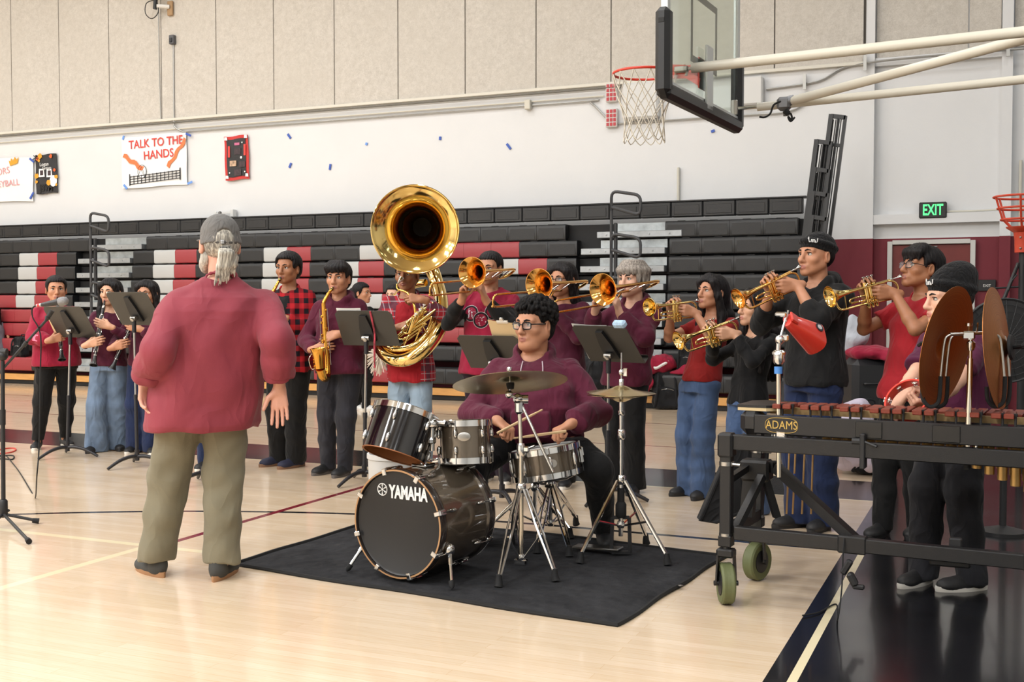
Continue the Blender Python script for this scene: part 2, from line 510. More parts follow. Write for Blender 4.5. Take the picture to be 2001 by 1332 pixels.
conduit('cream pipe rising on the far right wall', [(.22, WALL_Y + .08, 2.3), (.22, WALL_Y + .08, 3.1)], .018, CR)
for (x, z, n) in ((-1.6, 4.4, 'on the pilaster'), (-2.35, 4.22, 'left of the pilaster'), (.06, 4.44, 'at the right edge')):
    k = MB(); k.box((x, WALL_Y - .07, z), (.04, .03, .2)); tag(k.build('strut_bracket', ST), 'short steel strut bracket holding conduit ' + n, 'bracket')
k = MB(); k.box((-3.05, WALL_Y - .07, 4.15), (.34, .14, .37), .02); tag(k.build('junction_box', WBX), 'grey-white electrical box on the wall behind the backboard', 'box')
k = MB(); k.box((-4.55, WALL_Y - .07, 4.13), (.52, .14, .5), .03); tag(k.build('speaker_box', WBX), 'white wall box behind the basketball net', 'box')
k = MB(); k.box((-6.24, WALL_Y - .05, 4.2), (.09, .08, .14), .01); tag(k.build('switch_box', CR), 'small cream box on the conduit left of the basket', 'box')
for (z, n) in ((4.28, 'upper'), (3.93, 'lower')):
    a = thing('alarm_strobe', n + ' red slotted alarm light on the wall behind the net', 'alarm', (-4.98, WALL_Y - .04, z))
    k = MB(); k.box((0, 0, 0), (.17, .06, .26), .01); k.build('housing', M('strobe_white', 'D8D4D0', .4), a)
    for i in range(4):
        for j in range(3):
            k = MB(); k.box((-.05 + .05 * j, -.033, -.09 + .06 * i), (.036, .01, .045)); k.build('lens', M('alarm_red', 'B52A34', .4), a)
k = thing('junction_box', 'small dark outlet box at the top of the vertical conduit', 'box', (-12.62, WALL_Y - .06, 5.71))
q = MB(); q.box((0, 0, 0), (.1, .08, .15), .01); q.build('box_body', M('outlet_grey', '55565A', .5), k)
q = MB(); q.box((0, -.045, -.01), (.05, .02, .07), .005); q.build('cover', M('outlet_dark', '2B2C30', .5), k)
c = thing('wall_camera', 'white bracket camera high on the fibre panels', 'camera', (-12.66, WALL_Y - .06, 6.25))
q = MB(); q.box((0, 0, -.02), (.11, .04, .24), .01); q.build('back_plate', M('rust_tan', 'A98A66', .7), c)
q = MB(); q.tube([(0, -.02, 0), (-.1, -.1, 0), (-.16, -.14, .0)], .035, 10); q.build('bracket_arm', M('camera_white', 'E6E4DF', .4), c)
q = MB(); q.rod((-.19, -.15, -.05), (-.17, -.15, .13), .035); q.build('joint', M('sign_black', '1B1C1D', .4), c)
q = MB(); q.box((-.23, -.2, .24), (.34, .2, .14), .05); q.build('camera_body', M('camera_white', 'E6E4DF', .4), c)
q = MB(); q.tube(catmull([(-.2, -.16, .1), (-.36, -.16, .06), (-.38, -.16, -.1), (-.25, -.16, -.2), (-.13, -.14, -.1), (-.16, -.14, .1)], 6), .008, 6); q.build('cable', M('sign_black', '1B1C1D', .4), c)
k = thing('wall_bracket', 'white bent bracket on the wall above the left bleachers', 'bracket', (-11.58, WALL_Y - .04, 2.78))
q = MB(); q.box((-.15, -.03, 0), (.04, .1, .12), .006); q.box((.17, -.03, .03), (.06, .1, .12), .006); q.bar((-.15, -.06, .03), (.17, -.06, .04), .03, .03); q.build('bracket_bar', WBX, k)

# ------------------------------------------------------------------ posters and tape on the white wall
PAP = M('paper_white', 'F1F1F0', .7)
def sheet(cx, cz, w, h, tilt, m, name, parent, sag=.012, t=0.004):
    k = MB(); rows = []
    for i in range(7):
        r = []
        for j in range(9):
            u = j / 8 - .5; v = i / 6 - .5
            x = u * w + .006 * math.sin(9 * v + 3 * u); z = v * h + .008 * math.sin(7 * u)
            r.append((x * math.cos(tilt) - z * math.sin(tilt), -sag * (1 + math.sin(5 * u + 8 * v)) * .5 - .004, x * math.sin(tilt) + z * math.cos(tilt)))
        rows.append(r)
    k.grid(rows); k.grid([[(p[0], p[1] + t, p[2]) for p in r] for r in rows], True)
    return k.build(name, m, parent, True)
def flat(parent, name, m, poly, y, cx=0, cz=0, t=.002):
    k = MB(); k.prism(poly, t, wallX(cx, y, cz)); return k.build(name, m, parent, False)
def wave_strip(a, b, w0, w1, n=9, amp=.02):
    up = []; dn = []
    for i in range(n):
        f = i / (n - 1); x = a[0] + (b[0] - a[0]) * f; z = a[1] + (b[1] - a[1]) * f
        dx, dz = b[0] - a[0], b[1] - a[1]; L = math.hypot(dx, dz); w = (w0 + (w1 - w0) * f) / 2 + amp * (.5 + .5 * math.sin(i * 2.1)) * .4
        o = amp * math.sin(i * 1.7)
        up.append((x - dz / L * (w + o), z + dx / L * (w + o))); dn.append((x + dz / L * (w - o), z - dx / L * (w - o)))
    return up + dn[::-1]
RED = M('marker_red', 'D8443C', .6); ORG = M('paint_orange', 'F07C48', .6); INK = M('ink_black', '26262A', .6)
PX = 13.06
p = thing('hand_painted_poster', 'white hand painted poster reading TALK TO THE HANDS', 'poster', (-PX, WALL_Y - .03, 3.74))
sheet(0, 0, 1.38, .86, .01, PAP, 'paper', p)
text_obj('lettering', 'TALK TO THE', .2, RED, p, wallX(.05, -.022, .30, .03), .001, .002, sx=.92)
text_obj('lettering', 'HANDS', .2, RED, p, wallX(.11, -.022, .10, .04), .001, .002, sx=.95)
flat(p, 'flame_streak', ORG, wave_strip((-.64, .12), (-.22, -.13), .06, .07), -.024)
flat(p, 'flame_streak', ORG, wave_strip((.31, -.12), (.68, .33), .06, .05), -.024)
k = MB()
for i in range(14): k.box((-.5 + i * .0815, -.022, -.31 + i * .005), (.012, .003, .145))
for j in range(4): k.bar((-.5, -.022, -.375 + j * .042), (.56, -.022, -.31 + j * .042), .003, .012)
k.box((-.51, -.022, -.3), (.016, .003, .2)); k.box((.56, -.022, -.24), (.02, .003, .2)); k.build('drawn_net', INK, p, False)
k = MB(); k.prism([(.09 * math.cos(a * PI / 12), .11 * math.sin(a * PI / 12)) for a in range(24)], .002, wallX(-.24, -.0215, -.17)); k.build('drawn_ball', PAP, p, False)
k = MB(); k.tube([(-.24 + .09 * math.cos(a * PI / 12), -.024, -.17 + .11 * math.sin(a * PI / 12)) for a in range(24)], .004, 6, True)
for (a, b, c) in ((-.05, .0, .05), (-.02, .03, .06), (.0, -.05, -.08)): k.tube(catmull([(-.24 + a, -.024, -.08), (-.24 + b, -.024, -.17), (-.24 + c, -.024, -.26)], 4), .003, 5)
k.build('ball_outline', INK, p)
p = thing('team_poster', 'black poster with red border and small photos', 'poster', (-11.36, WALL_Y - .03, 3.705))
sheet(0, 0, .47, .71, .03, M('poster_red', 'C8322E', .6), 'backing', p)
sheet(0, 0, .375, .61, .03, M('poster_black', '2B2A2C', .6), 'black_card', p).location = (0, -.006, 0)
PH = [M('photo_dark', '3C2B30', .5, var=.5, vscale=30), M('photo_tan', 'B89A80', .5, var=.5, vscale=26), M('photo_pink', 'C86A90', .6)]
for (x, z, w, h, m) in ((.02, .22, .1, .04, 2), (.03, .1, .13, .1, 0), (-.06, -.09, .13, .09, 1), (.12, -.11, .12, .09, 0), (.03, -.24, .14, .1, 0)):
    flat(p, 'photograph', PH[m], [(-w / 2, -h / 2), (w / 2, -h / 2), (w / 2, h / 2), (-w / 2, h / 2)], -.026, x, z)
for (x, z) in ((-.14, .1), (.17, .12)): flat(p, 'red_strip', RED, [(-.02, -.09), (.02, -.09), (.02, .09), (-.02, .09)], -.026, x, z)
for (x, z) in ((-.2, .31), (.19, .33), (-.18, -.31), (.21, -.29)): flat(p, 'corner_paper', PAP, [(-.03, -.02), (.03, -.025), (.025, .025), (-.025, .03)], -.026, x, z)
for (x, z, r) in ((.12, .24, .013), (.1, .0, .02), (-.13, -.24, .012), (.17, -.23, .012)): flat(p, 'white_dot', PAP, [(r * math.cos(a * PI / 5), r * math.sin(a * PI / 5)) for a in range(10)], -.026, x, z)
p = thing('autumn_poster', 'narrow black poster with yellow leaves between white banner and wall', 'poster', (-15.46, WALL_Y - .03, 3.63))
sheet(0, 0, .5, .69, .02, M('poster_black', '2B2A2C', .6), 'black_card', p)
text_obj('lettering', 'Logan', .09, PAP, p, wallX(-.04, -.02, .17, .02), .001)
text_obj('lettering', 'Santiago', .075, PAP, p, wallX(.02, -.02, .1, .02), .001, sx=.85)
text_obj('lettering', 'JBVM', .17, M('glitter_black', '151517', .3), p, wallX(0, -.02, -.25, .02), .001, .006, sx=.8)
for (x, z) in ((-.1, .02), (.08, .01)):
    f = flat(p, 'photo_frame', PAP, [(-.07, -.07), (.07, -.07), (.05, .07), (-.06, .075)], -.02, x, z); k = flat(f, 'photograph', PH[0], [(-.035, -.04), (.035, -.04), (.035, .045), (-.035, .045)], -.023, x, z)
flat(p, 'ghost_cutout', PAP, [(.085 * math.cos(a * PI / 8), .1 * math.sin(a * PI / 8)) for a in range(16)], -.022, .17, -.13)
LF = M('leaf_yellow', 'E0A02E', .6); LO = M('leaf_orange', 'D9602C', .6)
rl = random.Random(3)
for (x, z, m, r) in ((-.13, .32, LF, .05), (.12, .3, LO, .035), (-.2, .27, LO, .03), (-.16, .24, LF, .03), (.2, .06, LO, .03), (-.22, -.03, LF, .05), (.24, -.06, LF, .04), (.06, -.15, LF, .05), (-.22, -.13, LF, .03), (.24, -.2, LF, .025)):
    flat(p, 'paper_leaf', m, [((r * (.7 + .5 * rl.random())) * math.cos(a * PI / 6), (r * (.7 + .5 * rl.random())) * math.sin(a * PI / 6)) for a in range(12)], -.024, x, z)
k = MB()
for a in range(5): k.tube([(-.24, -.02, .29), (-.24 + .06 * math.cos(a * 1.25 + 1), -.03, .29 + .06 * math.sin(a * 1.25 + 1))], .008, 5)
k.build('black_bow', INK, p)
p = thing('paper_banner', 'white paper banner with faint red lettering at the left edge', 'poster', (-16.75, WALL_Y - .03, 3.57))
sheet(0, 0, 1.95, .78, -.02, PAP, 'paper', p)
PNK = M('marker_pink', 'E8A0A4', .6)
text_obj('lettering', 'SENIORS', .17, PNK, p, wallX(.1, -.022, .13, .12), .001)
text_obj('lettering', 'VOLLEYBALL', .16, PNK, p, wallX(.2, -.022, -.08, .05), .001)
flat(p, 'crown_drawing', LF, [(-.09, -.05), (.09, -.01), (.12, .1), (.06, .05), (.03, .11), (-.02, .04), (-.06, .09), (-.08, .03), (-.12, .05)], -.024, .53, .29)
TAPE = M('blue_tape', '3F5FB8', .6); TAPEL = M('light_blue_tape', '6F9EE8', .6)
tapes = [(565, 266, 'alone on the wall right of the red bordered poster', .09, -.9, 0), (567, 323, 'below the first loose strip right of the posters', .08, 1.1, 0), (645, 326, 'curled, above the bleachers left of the sousaphone', .09, 1.4, 0),
         (716, 281, 'tiny and pale, up left of the sousaphone bell', .04, 1.2, 1), (860, 270, 'short, high above the sousaphone bell', .05, 1.5, 0), (994, 286, 'slanting, right of the sousaphone bell', .1, -.9, 0), (1393, 256, 'tiny, under the backboard corner', .05, .3, 0),
         (241, 269, 'at the top left corner of the painted poster', .07, 1.2, 1), (368, 263, 'at the top right corner of the painted poster', .11, -.4, 0), (245, 365, 'at the bottom left corner of the painted poster', .1, -.8, 1), (371, 357, 'at the bottom right corner of the painted poster', .1, .3, 1),
         (62, 313, 'at the top right corner of the white banner', .12, -.6, 0), (62, 382, 'at the bottom right corner of the white banner', .14, .9, 0)]
for (x, y, n, L, a, pale) in tapes:
    q = WY(x, y, WALL_Y - .055 if 240 < x < 372 or x < 70 else WALL_Y - .012)
    k = MB(); k.box((0, 0, 0), (L, .012, .034), R=Matrix.Rotation(-a, 3, 'Y')); o = k.build('tape_strip', TAPEL if pale else TAPE, None, False); o.location = q
    tag(o, ('pale ' if pale else '') + 'blue tape strip ' + n, 'tape')
# ------------------------------------------------------------------ bleachers, pushed back against the wall
BLK = M('bleacher_black', '1A1B1D', .42, bump=.12, bscale=90); BRED = M('bleacher_red', '98343A', .42, bump=.12, bscale=90); BGRY = M('bleacher_grey', 'B6B7B6', .45, bump=.12, bscale=90)
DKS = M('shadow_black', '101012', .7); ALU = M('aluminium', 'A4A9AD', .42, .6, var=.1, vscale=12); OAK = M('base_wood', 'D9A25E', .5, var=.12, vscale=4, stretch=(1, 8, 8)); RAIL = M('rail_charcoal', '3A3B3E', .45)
bl = thing('bleachers', 'folded gym bleachers of black, red and grey seats along the far wall', 'bleachers', (-9, 14.5, 0))
def loc(p): return (p[0] + 9, p[1] - 14.5, p[2])
TOP = [2.695, 2.44, 2.215, 1.975, 1.73, 1.49, 1.245, 1.01, .75, .45]
FRONT = [14.52, 14.47, 14.44, 14.41, 14.38, 14.35, 14.32, 14.28, 14.18, 13.86]
W = .4306
pats = {1: '', 2: 'BWRBBBWRBBWRBRRRBB', 3: 'BWRBBBWRBWRBBBBWRB', 4: 'BWRBBBWRBWRBBBBBBB', 5: 'BWRBBBWRBBWRRRRBBB', 6: 'BBBBBBBBBBBBBBBBBB', 7: 'RRRRRRRRRRRRRRRBBB', 8: 'BBBBBBBBBBBBBBBBBB', 9: 'RBBBBBBBBRRRRBBBBB'}
lpats = {1: '', 2: 'WRBBWRB', 3: 'WRBBWRB', 4: 'WRBBWRB', 5: 'WRBRWRB', 6: 'BBRRRRB', 7: 'RRRRRRB', 8: 'RRRRRBB', 9: 'BBBRRRB'}
def seat_row(i, x0, n, pat):
    """one run of seat modules: rounded front face and top lip"""
    k = MB(); z1 = TOP[i]; z0 = z1 - .222; y = FRONT[i] - 14.5
    for j in range(n):
        c = pat[j] if j < len(pat) else 'B'
        k.m = {'B': 0, 'R': 1, 'W': 2}[c]
        a = x0 + j * W + 9; b = a + W - (.004 if c == 'B' else .003)
        prof = [(y + .03, z0), (y + .004, z0 + .012), (y, z0 + .03), (y - .004, z1 - .035), (y + .004, z1 - .012), (y + .02, z1), (y + .34, z1), (y + .34, z1 - .03)]
        rows = [[(a, p[0], p[1]) for p in prof], [(b, p[0], p[1]) for p in prof]]
        k.grid(rows, True)
        k._add([(a, p[0], p[1]) for p in prof], [tuple(range(len(prof)))]); k._add([(b, p[0], p[1]) for p in prof], [tuple(range(len(prof)))[::-1]])
        k.m = 0
        k.box(((a + b) / 2, y - .0025, z0 + .10), (W * .86, .003, .15), .001) if c == 'B' else None   # moulded face panel
        k.box(((a + b) / 2, y + .03, z1 + .002), (.1, .03, .006))
    k.build('seat_row', [BLK, BRED, BGRY], bl, True, 50)
k = MB()
y = FRONT[0] - 14.5
n = 61
for j in range(n):
    a = -28 + j * W * .995 + 9; b = a + W - .006
    if b > 6.74: break
    k.box(((a + b) / 2, y + .06, 2.695 - .1), (b - a, .12, .2), .012); k.box(((a + b) / 2, y - .004, 2.59), (W * .78, .006, .12), .003)
k.box((-2.9, y + .1, 2.705), (19.3, .2, .02), .004)
k.build('back_rail', BLK, bl, False)
for i in range(1, 10):
    mid0 = -13.05 if i > 1 else -12.8
    lx = -14.28 if i > 1 else -14.02
    seat_row(i, lx - 9 * W, 9, ('BB' + lpats[i]) if lpats[i] else 'B' * 9)
    nn = 18 if i > 1 else 17
    seat_row(i, mid0, nn, pats[i] or 'B' * 18)
    seat_row(i, -4.0 if i > 1 else -4.07, 4, 'BBBB')
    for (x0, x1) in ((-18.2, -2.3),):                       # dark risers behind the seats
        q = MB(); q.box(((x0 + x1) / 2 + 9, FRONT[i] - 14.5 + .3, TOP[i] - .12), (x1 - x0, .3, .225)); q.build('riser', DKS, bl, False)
for (x0, x1) in ((-14.24, -13.1), (-5.25, -4.05)):          # aisle steps
    for i in range(1, 10):
        dx = .22 if i == 1 else 0
        q = MB(); q.box(((x0 + x1) / 2 + 9 + dx, FRONT[i] - 14.5 + .06, TOP[i] - .16), (x1 - x0 - .02, .16, .085), .006)
        for t in (.12, .3, .62, .85): q.lathe([(.012, 0), (.012, .006), (0, .008)], along((x0 + (x1 - x0) * t + 9 + dx, FRONT[i] - 14.52, TOP[i] - .16), (0, -1, 0)), 8)
        q.build('aisle_step', ALU, bl, False)
        q = MB(); q.box(((x0 + x1) / 2 + 9 + .12 + dx, FRONT[i] - 14.5 + .125, TOP[i] - .06), ((x1 - x0) * .78, .02, .11)); q.build('step_riser', M('zinc_sheet', 'A3ABB0', .35, .7, var=.25, vscale=7), bl, False)
q = MB(); q.box((-1.25, FRONT[9] - 14.5 + .16, .12), (15.9, .2, .1), .006); q.build('base_board', OAK, bl, False)
q = MB(); q.box((-1.25, FRONT[9] - 14.5 + .2, .04), (15.9, .22, .07)); q.build('base_gap', DKS, bl, False)
for xr in (-13.44, -4.63):                                  # aisle hand rails: three open loops on a post
    q = MB()
    x = xr + 9; yy = 13.9 - 14.5
    for zt in (2.81, 2.26, 1.70):
        pts = fillet([(x, yy, zt - .26), (x, yy, zt), (x + .40, yy - .02, zt - .07), (x + .40, yy - .02, zt - .33), (x, yy, zt - .21)], .09)
        q.tube(pts, .021, 8)
    q.tube([(x, yy, 1.0), (x, yy, 2.72)], .021, 8)
    q.box((x + .04, yy + .06, 1.9), (.04, .06, 1.0), .01)
    q.build('handrail', RAIL, bl)
# black guard panels stacked against the wall at the bleacher end
gd = thing('end_guard', 'tall black slatted guard panels leaning at the right end of bleachers', 'guard', (-2.20, 13.66, 0))
GB = M('guard_black', '333436', .45); GB2 = M('guard_dark', '1E1F21', .5)
lean = .118
def gpt(u, z, y): return (u + lean * z, y, z)
for i, (zt, off, yo) in enumerate([(1.37 + (z_ - 1.37) * .955, o_, y_) for (z_, o_, y_) in [(3.72, .07, .24), (3.4, -.06, .14), (3.05, -.035, .1), (2.75, -.005, .06), (2.45, .03, .02), (2.15, .065, -.02), (1.85, .1, -.06)]]):
    q = MB()
    a = -.16 + off * .9; w = .17
    q.bar(gpt(a, .1, yo), gpt(a, zt, yo), .05, .06, (0, 1, 0)); q.bar(gpt(a + w, .1, yo), gpt(a + w, zt - .03, yo), .035, .04, (0, 1, 0))
    q.bar(gpt(a, zt - .02, yo), gpt(a + w, zt - .05, yo), .04, .05)
    q.bar(gpt(a + .03, zt - .36, yo), gpt(a + w, zt - .38, yo), .03, .04)
    q.build('guard_frame', GB, gd, False)
    q = MB()
    for s_ in range(5): q.bar(gpt(a + .03 + s_ * .03, .1, yo + .02), gpt(a + .03 + s_ * .03, zt - .06, yo + .02), .012, .016, (0, 1, 0))
    q.bar(gpt(a + w * .5, .1, yo + .05), gpt(a + w * .5, zt - .05, yo + .05), .012, w * .9, (0, 1, 0))
    q.build('slats', GB2, gd, False)
# ------------------------------------------------------------------ smooth solid modelling: blended shapes on a grid, skinned with quads
def V3(p): return np.array((p[0], p[1], p[2]), dtype=np.float64)
class Solid:
    def __init__(s): s.ops = []
    def _op(s, kind, lo, hi, f, k): s.ops.append((kind, np.array(lo, float), np.array(hi, float), f, k)); return s
    def cone(s, a, b, ra, rb=None, k=.012, op='+', flat=None):
        a = V3(a); b = V3(b); rb = ra if rb is None else rb
        R = max(ra, rb)
        ba = b - a; L2 = max(float(ba @ ba), 1e-12)
        def f(X, Y, Z):
            px = X - a[0]; py = Y - a[1]; pz = Z - a[2]
            h = np.clip((px * ba[0] + py * ba[1] + pz * ba[2]) / L2, 0, 1)
            return np.sqrt((px - h * ba[0]) ** 2 + (py - h * ba[1]) ** 2 + (pz - h * ba[2]) ** 2) - (ra + (rb - ra) * h)
        return s._op(op, np.minimum(a, b) - R, np.maximum(a, b) + R, f, k)
    def chain(s, pts, rr, k=.012, op='+'):
        for i in range(len(pts) - 1): s.cone(pts[i], pts[i + 1], rr[i], rr[i + 1], k, op)
        return s
    def ell(s, c, r, k=.012, op='+', R=None):
        c = V3(c); r = V3((r, r, r) if isinstance(r, (int, float)) else r); m = max(r)
        A = None if R is None else np.array(R.to_3x3() if hasattr(R, 'to_3x3') else R)   # columns: local axes
        def f(X, Y, Z):
            px = X - c[0]; py = Y - c[1]; pz = Z - c[2]
            if A is not None:
                px, py, pz = (px * A[0, 0] + py * A[1, 0] + pz * A[2, 0], px * A[0, 1] + py * A[1, 1] + pz * A[2, 1], px * A[0, 2] + py * A[1, 2] + pz * A[2, 2])
            k0 = np.sqrt((px / r[0]) ** 2 + (py / r[1]) ** 2 + (pz / r[2]) ** 2)
            k1 = np.sqrt((px / r[0] ** 2) ** 2 + (py / r[1] ** 2) ** 2 + (pz / r[2] ** 2) ** 2) + 1e-9
            return k0 * (k0 - 1) / k1
        e = r if A is None else np.array((m, m, m))
        return s._op(op, c - e, c + e, f, k)
    def box(s, c, h, rad=.01, k=.012, op='+', R=None):
        c = V3(c); h = V3(h); m = float(np.linalg.norm(h))
        A = None if R is None else np.array(R.to_3x3() if hasattr(R, 'to_3x3') else R)
        def f(X, Y, Z):
            px = X - c[0]; py = Y - c[1]; pz = Z - c[2]
            if A is not None:
                px, py, pz = (px * A[0, 0] + py * A[1, 0] + pz * A[2, 0], px * A[0, 1] + py * A[1, 1] + pz * A[2, 1], px * A[0, 2] + py * A[1, 2] + pz * A[2, 2])
            qx = np.abs(px) - h[0] + rad; qy = np.abs(py) - h[1] + rad; qz = np.abs(pz) - h[2] + rad
            return np.sqrt(np.maximum(qx, 0) ** 2 + np.maximum(qy, 0) ** 2 + np.maximum(qz, 0) ** 2) + np.minimum(np.maximum(qx, np.maximum(qy, qz)), 0) - rad
        e = h if A is None else np.array((m, m, m))
        return s._op(op, c - e, c + e, f, k)
    def loft(s, secs, k=.02, op='+', p=2.3):
        """upright body of elliptical slices: (z, half width, half depth, cx, cy)"""
        S = np.array(sorted(secs)); z = S[:, 0]
        def f(X, Y, Z):
            zz = np.clip(Z, z[0], z[-1])
            a, b, cx, cy = [np.interp(zz, z, S[:, i]) for i in (1, 2, 3, 4)]
            q = (np.abs((X - cx) / a) ** p + np.abs((Y - cy) / b) ** p) ** (1 / p)
            d = (q - 1) * np.minimum(a, b)
            e = np.maximum(Z - z[-1], z[0] - Z)
            return np.maximum(d, e)
        lo = ((S[:, 3] - S[:, 1]).min(), (S[:, 4] - S[:, 2]).min(), z[0]); hi = ((S[:, 3] + S[:, 1]).max(), (S[:, 4] + S[:, 2]).max(), z[-1])
        return s._op(op, lo, hi, f, k)
    def cut(s, p, n, k=.004, near=None):
        """keep the side opposite to n; near=(centre, radius) limits the cut to a ball"""
        p = V3(p); n = V3(Vector(n).normalized())
        f = lambda X, Y, Z: (X - p[0]) * n[0] + (Y - p[1]) * n[1] + (Z - p[2]) * n[2]
        lo, hi = ((-9,) * 3, (9,) * 3) if near is None else (V3(near[0]) - near[1], V3(near[0]) + near[1])
        return s._op('c', lo, hi, f, k)
    def bounds(s):
        return np.min([o[1] for o in s.ops if o[0] == '+'], 0), np.max([o[2] for o in s.ops if o[0] == '+'], 0)
    def field(s, X, Y, Z):
        F = .1
        for kind, lo, hi, f, k in s.ops:
            d = f(X, Y, Z)
            if kind == '+':
                q = np.maximum(k - np.abs(F - d), 0) / max(k, 1e-6); F = np.minimum(F, d) - q * q * k * .25
            else:
                if kind == '-': d = -d
                q = np.maximum(k - np.abs(F - d), 0) / max(k, 1e-6); F2 = np.maximum(F, d) + q * q * k * .25
                if kind == 'c' and hi[0] < 8:
                    F2 = np.where((X > lo[0]) & (X < hi[0]) & (Y > lo[1]) & (Y < hi[1]) & (Z > lo[2]) & (Z < hi[2]), F2, F)
                F = F2
        return F
    def join(s, o, k=.02):
        """blend in another solid, its cuts kept to itself"""
        lo, hi = o.bounds()
        return s._op('+', lo, hi, o.field, k)
    def mesh(s, h, disp=None):
        L = np.min([o[1] for o in s.ops if o[0] == '+'], 0) - 3 * h - .012; H = np.max([o[2] for o in s.ops if o[0] == '+'], 0) + 3 * h + .012
        n = np.ceil((H - L) / h).astype(int) + 1
        F = np.full(n, .1, np.float32)
        ax = [L[i] + h * np.arange(n[i]) for i in range(3)]
        for kind, lo, hi, f, k in s.ops:
            m = k + 2.5 * h if kind != 'c' else 0
            i0 = np.clip(np.floor((lo - m - L) / h).astype(int), 0, n); i1 = np.clip(np.ceil((hi + m - L) / h).astype(int) + 1, 0, n)
            if (i1 <= i0).any(): continue
            sl = tuple(slice(i0[i], i1[i]) for i in range(3))
            X = ax[0][sl[0]][:, None, None]; Y = ax[1][sl[1]][None, :, None]; Z = ax[2][sl[2]][None, None, :]
            d = np.broadcast_to(f(X, Y, Z), F[sl].shape).astype(np.float32)
            c = F[sl]
            if kind == '+':
                q = np.maximum(k - np.abs(c - d), 0) / max(k, 1e-6)
                F[sl] = np.minimum(c, d) - q * q * k * .25
            else:
                if kind == '-': d = -d
                q = np.maximum(k - np.abs(c - d), 0) / max(k, 1e-6)
                F[sl] = np.maximum(c, d) + q * q * k * .25
        if disp is not None:
            w = np.argwhere(np.abs(F) < 4 * h)
            if len(w):
                P = L + w * h
                F[tuple(w.T)] += disp(P[:, 0], P[:, 1], P[:, 2]).astype(np.float32)
        return snets(F, L, h)
def snets(F, lo, h):
    S = F < 0; n = np.array(F.shape)
    c = np.zeros(n - 1, np.uint8)
    off = [(i, j, k) for i in (0, 1) for j in (0, 1) for k in (0, 1)]
    for (i, j, k) in off: c += S[i:n[0] - 1 + i, j:n[1] - 1 + j, k:n[2] - 1 + k]
    mask = (c > 0) & (c < 8)
    ijk = np.argwhere(mask)
    idx = np.full(c.shape, -1, np.int64); idx[mask] = np.arange(len(ijk))
    val = [F[ijk[:, 0] + o[0], ijk[:, 1] + o[1], ijk[:, 2] + o[2]] for o in off]
    acc = np.zeros((len(ijk), 3)); cnt = np.zeros(len(ijk))
    for a in range(8):
        for b in range(a + 1, 8):
            df = [off[b][q] - off[a][q] for q in range(3)]
            if sum(abs(x) for x in df) != 1: continue
            va, vb = val[a], val[b]
            x = (va < 0) != (vb < 0)
            t = np.where(x, va / np.where(x, va - vb, 1), 0)
            for q in range(3): acc[:, q] += np.where(x, off[a][q] + t * df[q], 0)
            cnt += x
    P = lo + (ijk + acc / cnt[:, None]) * h
    faces = []
    for a in range(3):
        b, d = (a + 1) % 3, (a + 2) % 3
        s0 = [slice(None)] * 3; s1 = [slice(None)] * 3
        s0[a] = slice(0, n[a] - 1); s1[a] = slice(1, n[a])
        for s_ in (s0, s1):
            s_[b] = slice(1, n[b] - 1); s_[d] = slice(1, n[d] - 1)
        A = S[tuple(s0)]; B = S[tuple(s1)]
        e = np.argwhere(A != B)
        if not len(e): continue
        ina = A[tuple(e.T)]
        base = e.copy(); base[:, b] += 1; base[:, d] += 1
        def cell(db, dd):
            q = base.copy(); q[:, b] -= db; q[:, d] -= dd
            return idx[q[:, 0], q[:, 1], q[:, 2]]
        q = np.stack([cell(1, 1), cell(0, 1), cell(0, 0), cell(1, 0)], 1)
        q[~ina] = q[~ina][:, ::-1]
        faces.append(q)
    return P, np.concatenate(faces)
def np_obj(name, PF, mats, parent=None, mat_fn=None):
    P, Fc = PF
    me = bpy.data.meshes.new(name)
    me.vertices.add(len(P)); me.vertices.foreach_set('co', P.astype(np.float32).ravel())
    me.loops.add(Fc.size); me.loops.foreach_set('vertex_index', Fc.astype(np.int32).ravel())
    me.polygons.add(len(Fc)); me.polygons.foreach_set('loop_start', np.arange(0, Fc.size, 4, dtype=np.int32))
    me.polygons.foreach_set('use_smooth', np.ones(len(Fc), bool))
    if not isinstance(mats, (list, tuple)): mats = [mats]
    for m in mats: me.materials.append(m)
    if mat_fn is not None:
        C = P[Fc].mean(1); me.polygons.foreach_set('material_index', mat_fn(C).astype(np.int32))
    me.update(calc_edges=True); me.validate()
    o = bpy.data.objects.new(name, me); COL.objects.link(o)
    if parent: o.parent = parent
    return o
def folds(seed, amp=.005, wl=.1, dirz=.35):
    """soft cloth creases as a displacement of the solid"""
    r = np.random.RandomState(seed); T = []
    for i in range(6):
        d = r.normal(size=3); d[2] *= dirz if i < 4 else 2.2; d /= np.linalg.norm(d)
        T.append((d * 2 * PI / (wl * r.uniform(.7, 1.7)), r.uniform(0, 6.3), d[::-1] * r.uniform(8, 16), r.uniform(0, 6.3)))
    def f(X, Y, Z):
        o = 0
        for (k, p, w, q) in T:
            o = o + np.sin(k[0] * X + k[1] * Y + k[2] * Z + p + 1.6 * np.sin(w[0] * X + w[1] * Y + w[2] * Z + q))
        return amp * o / 3
    return f
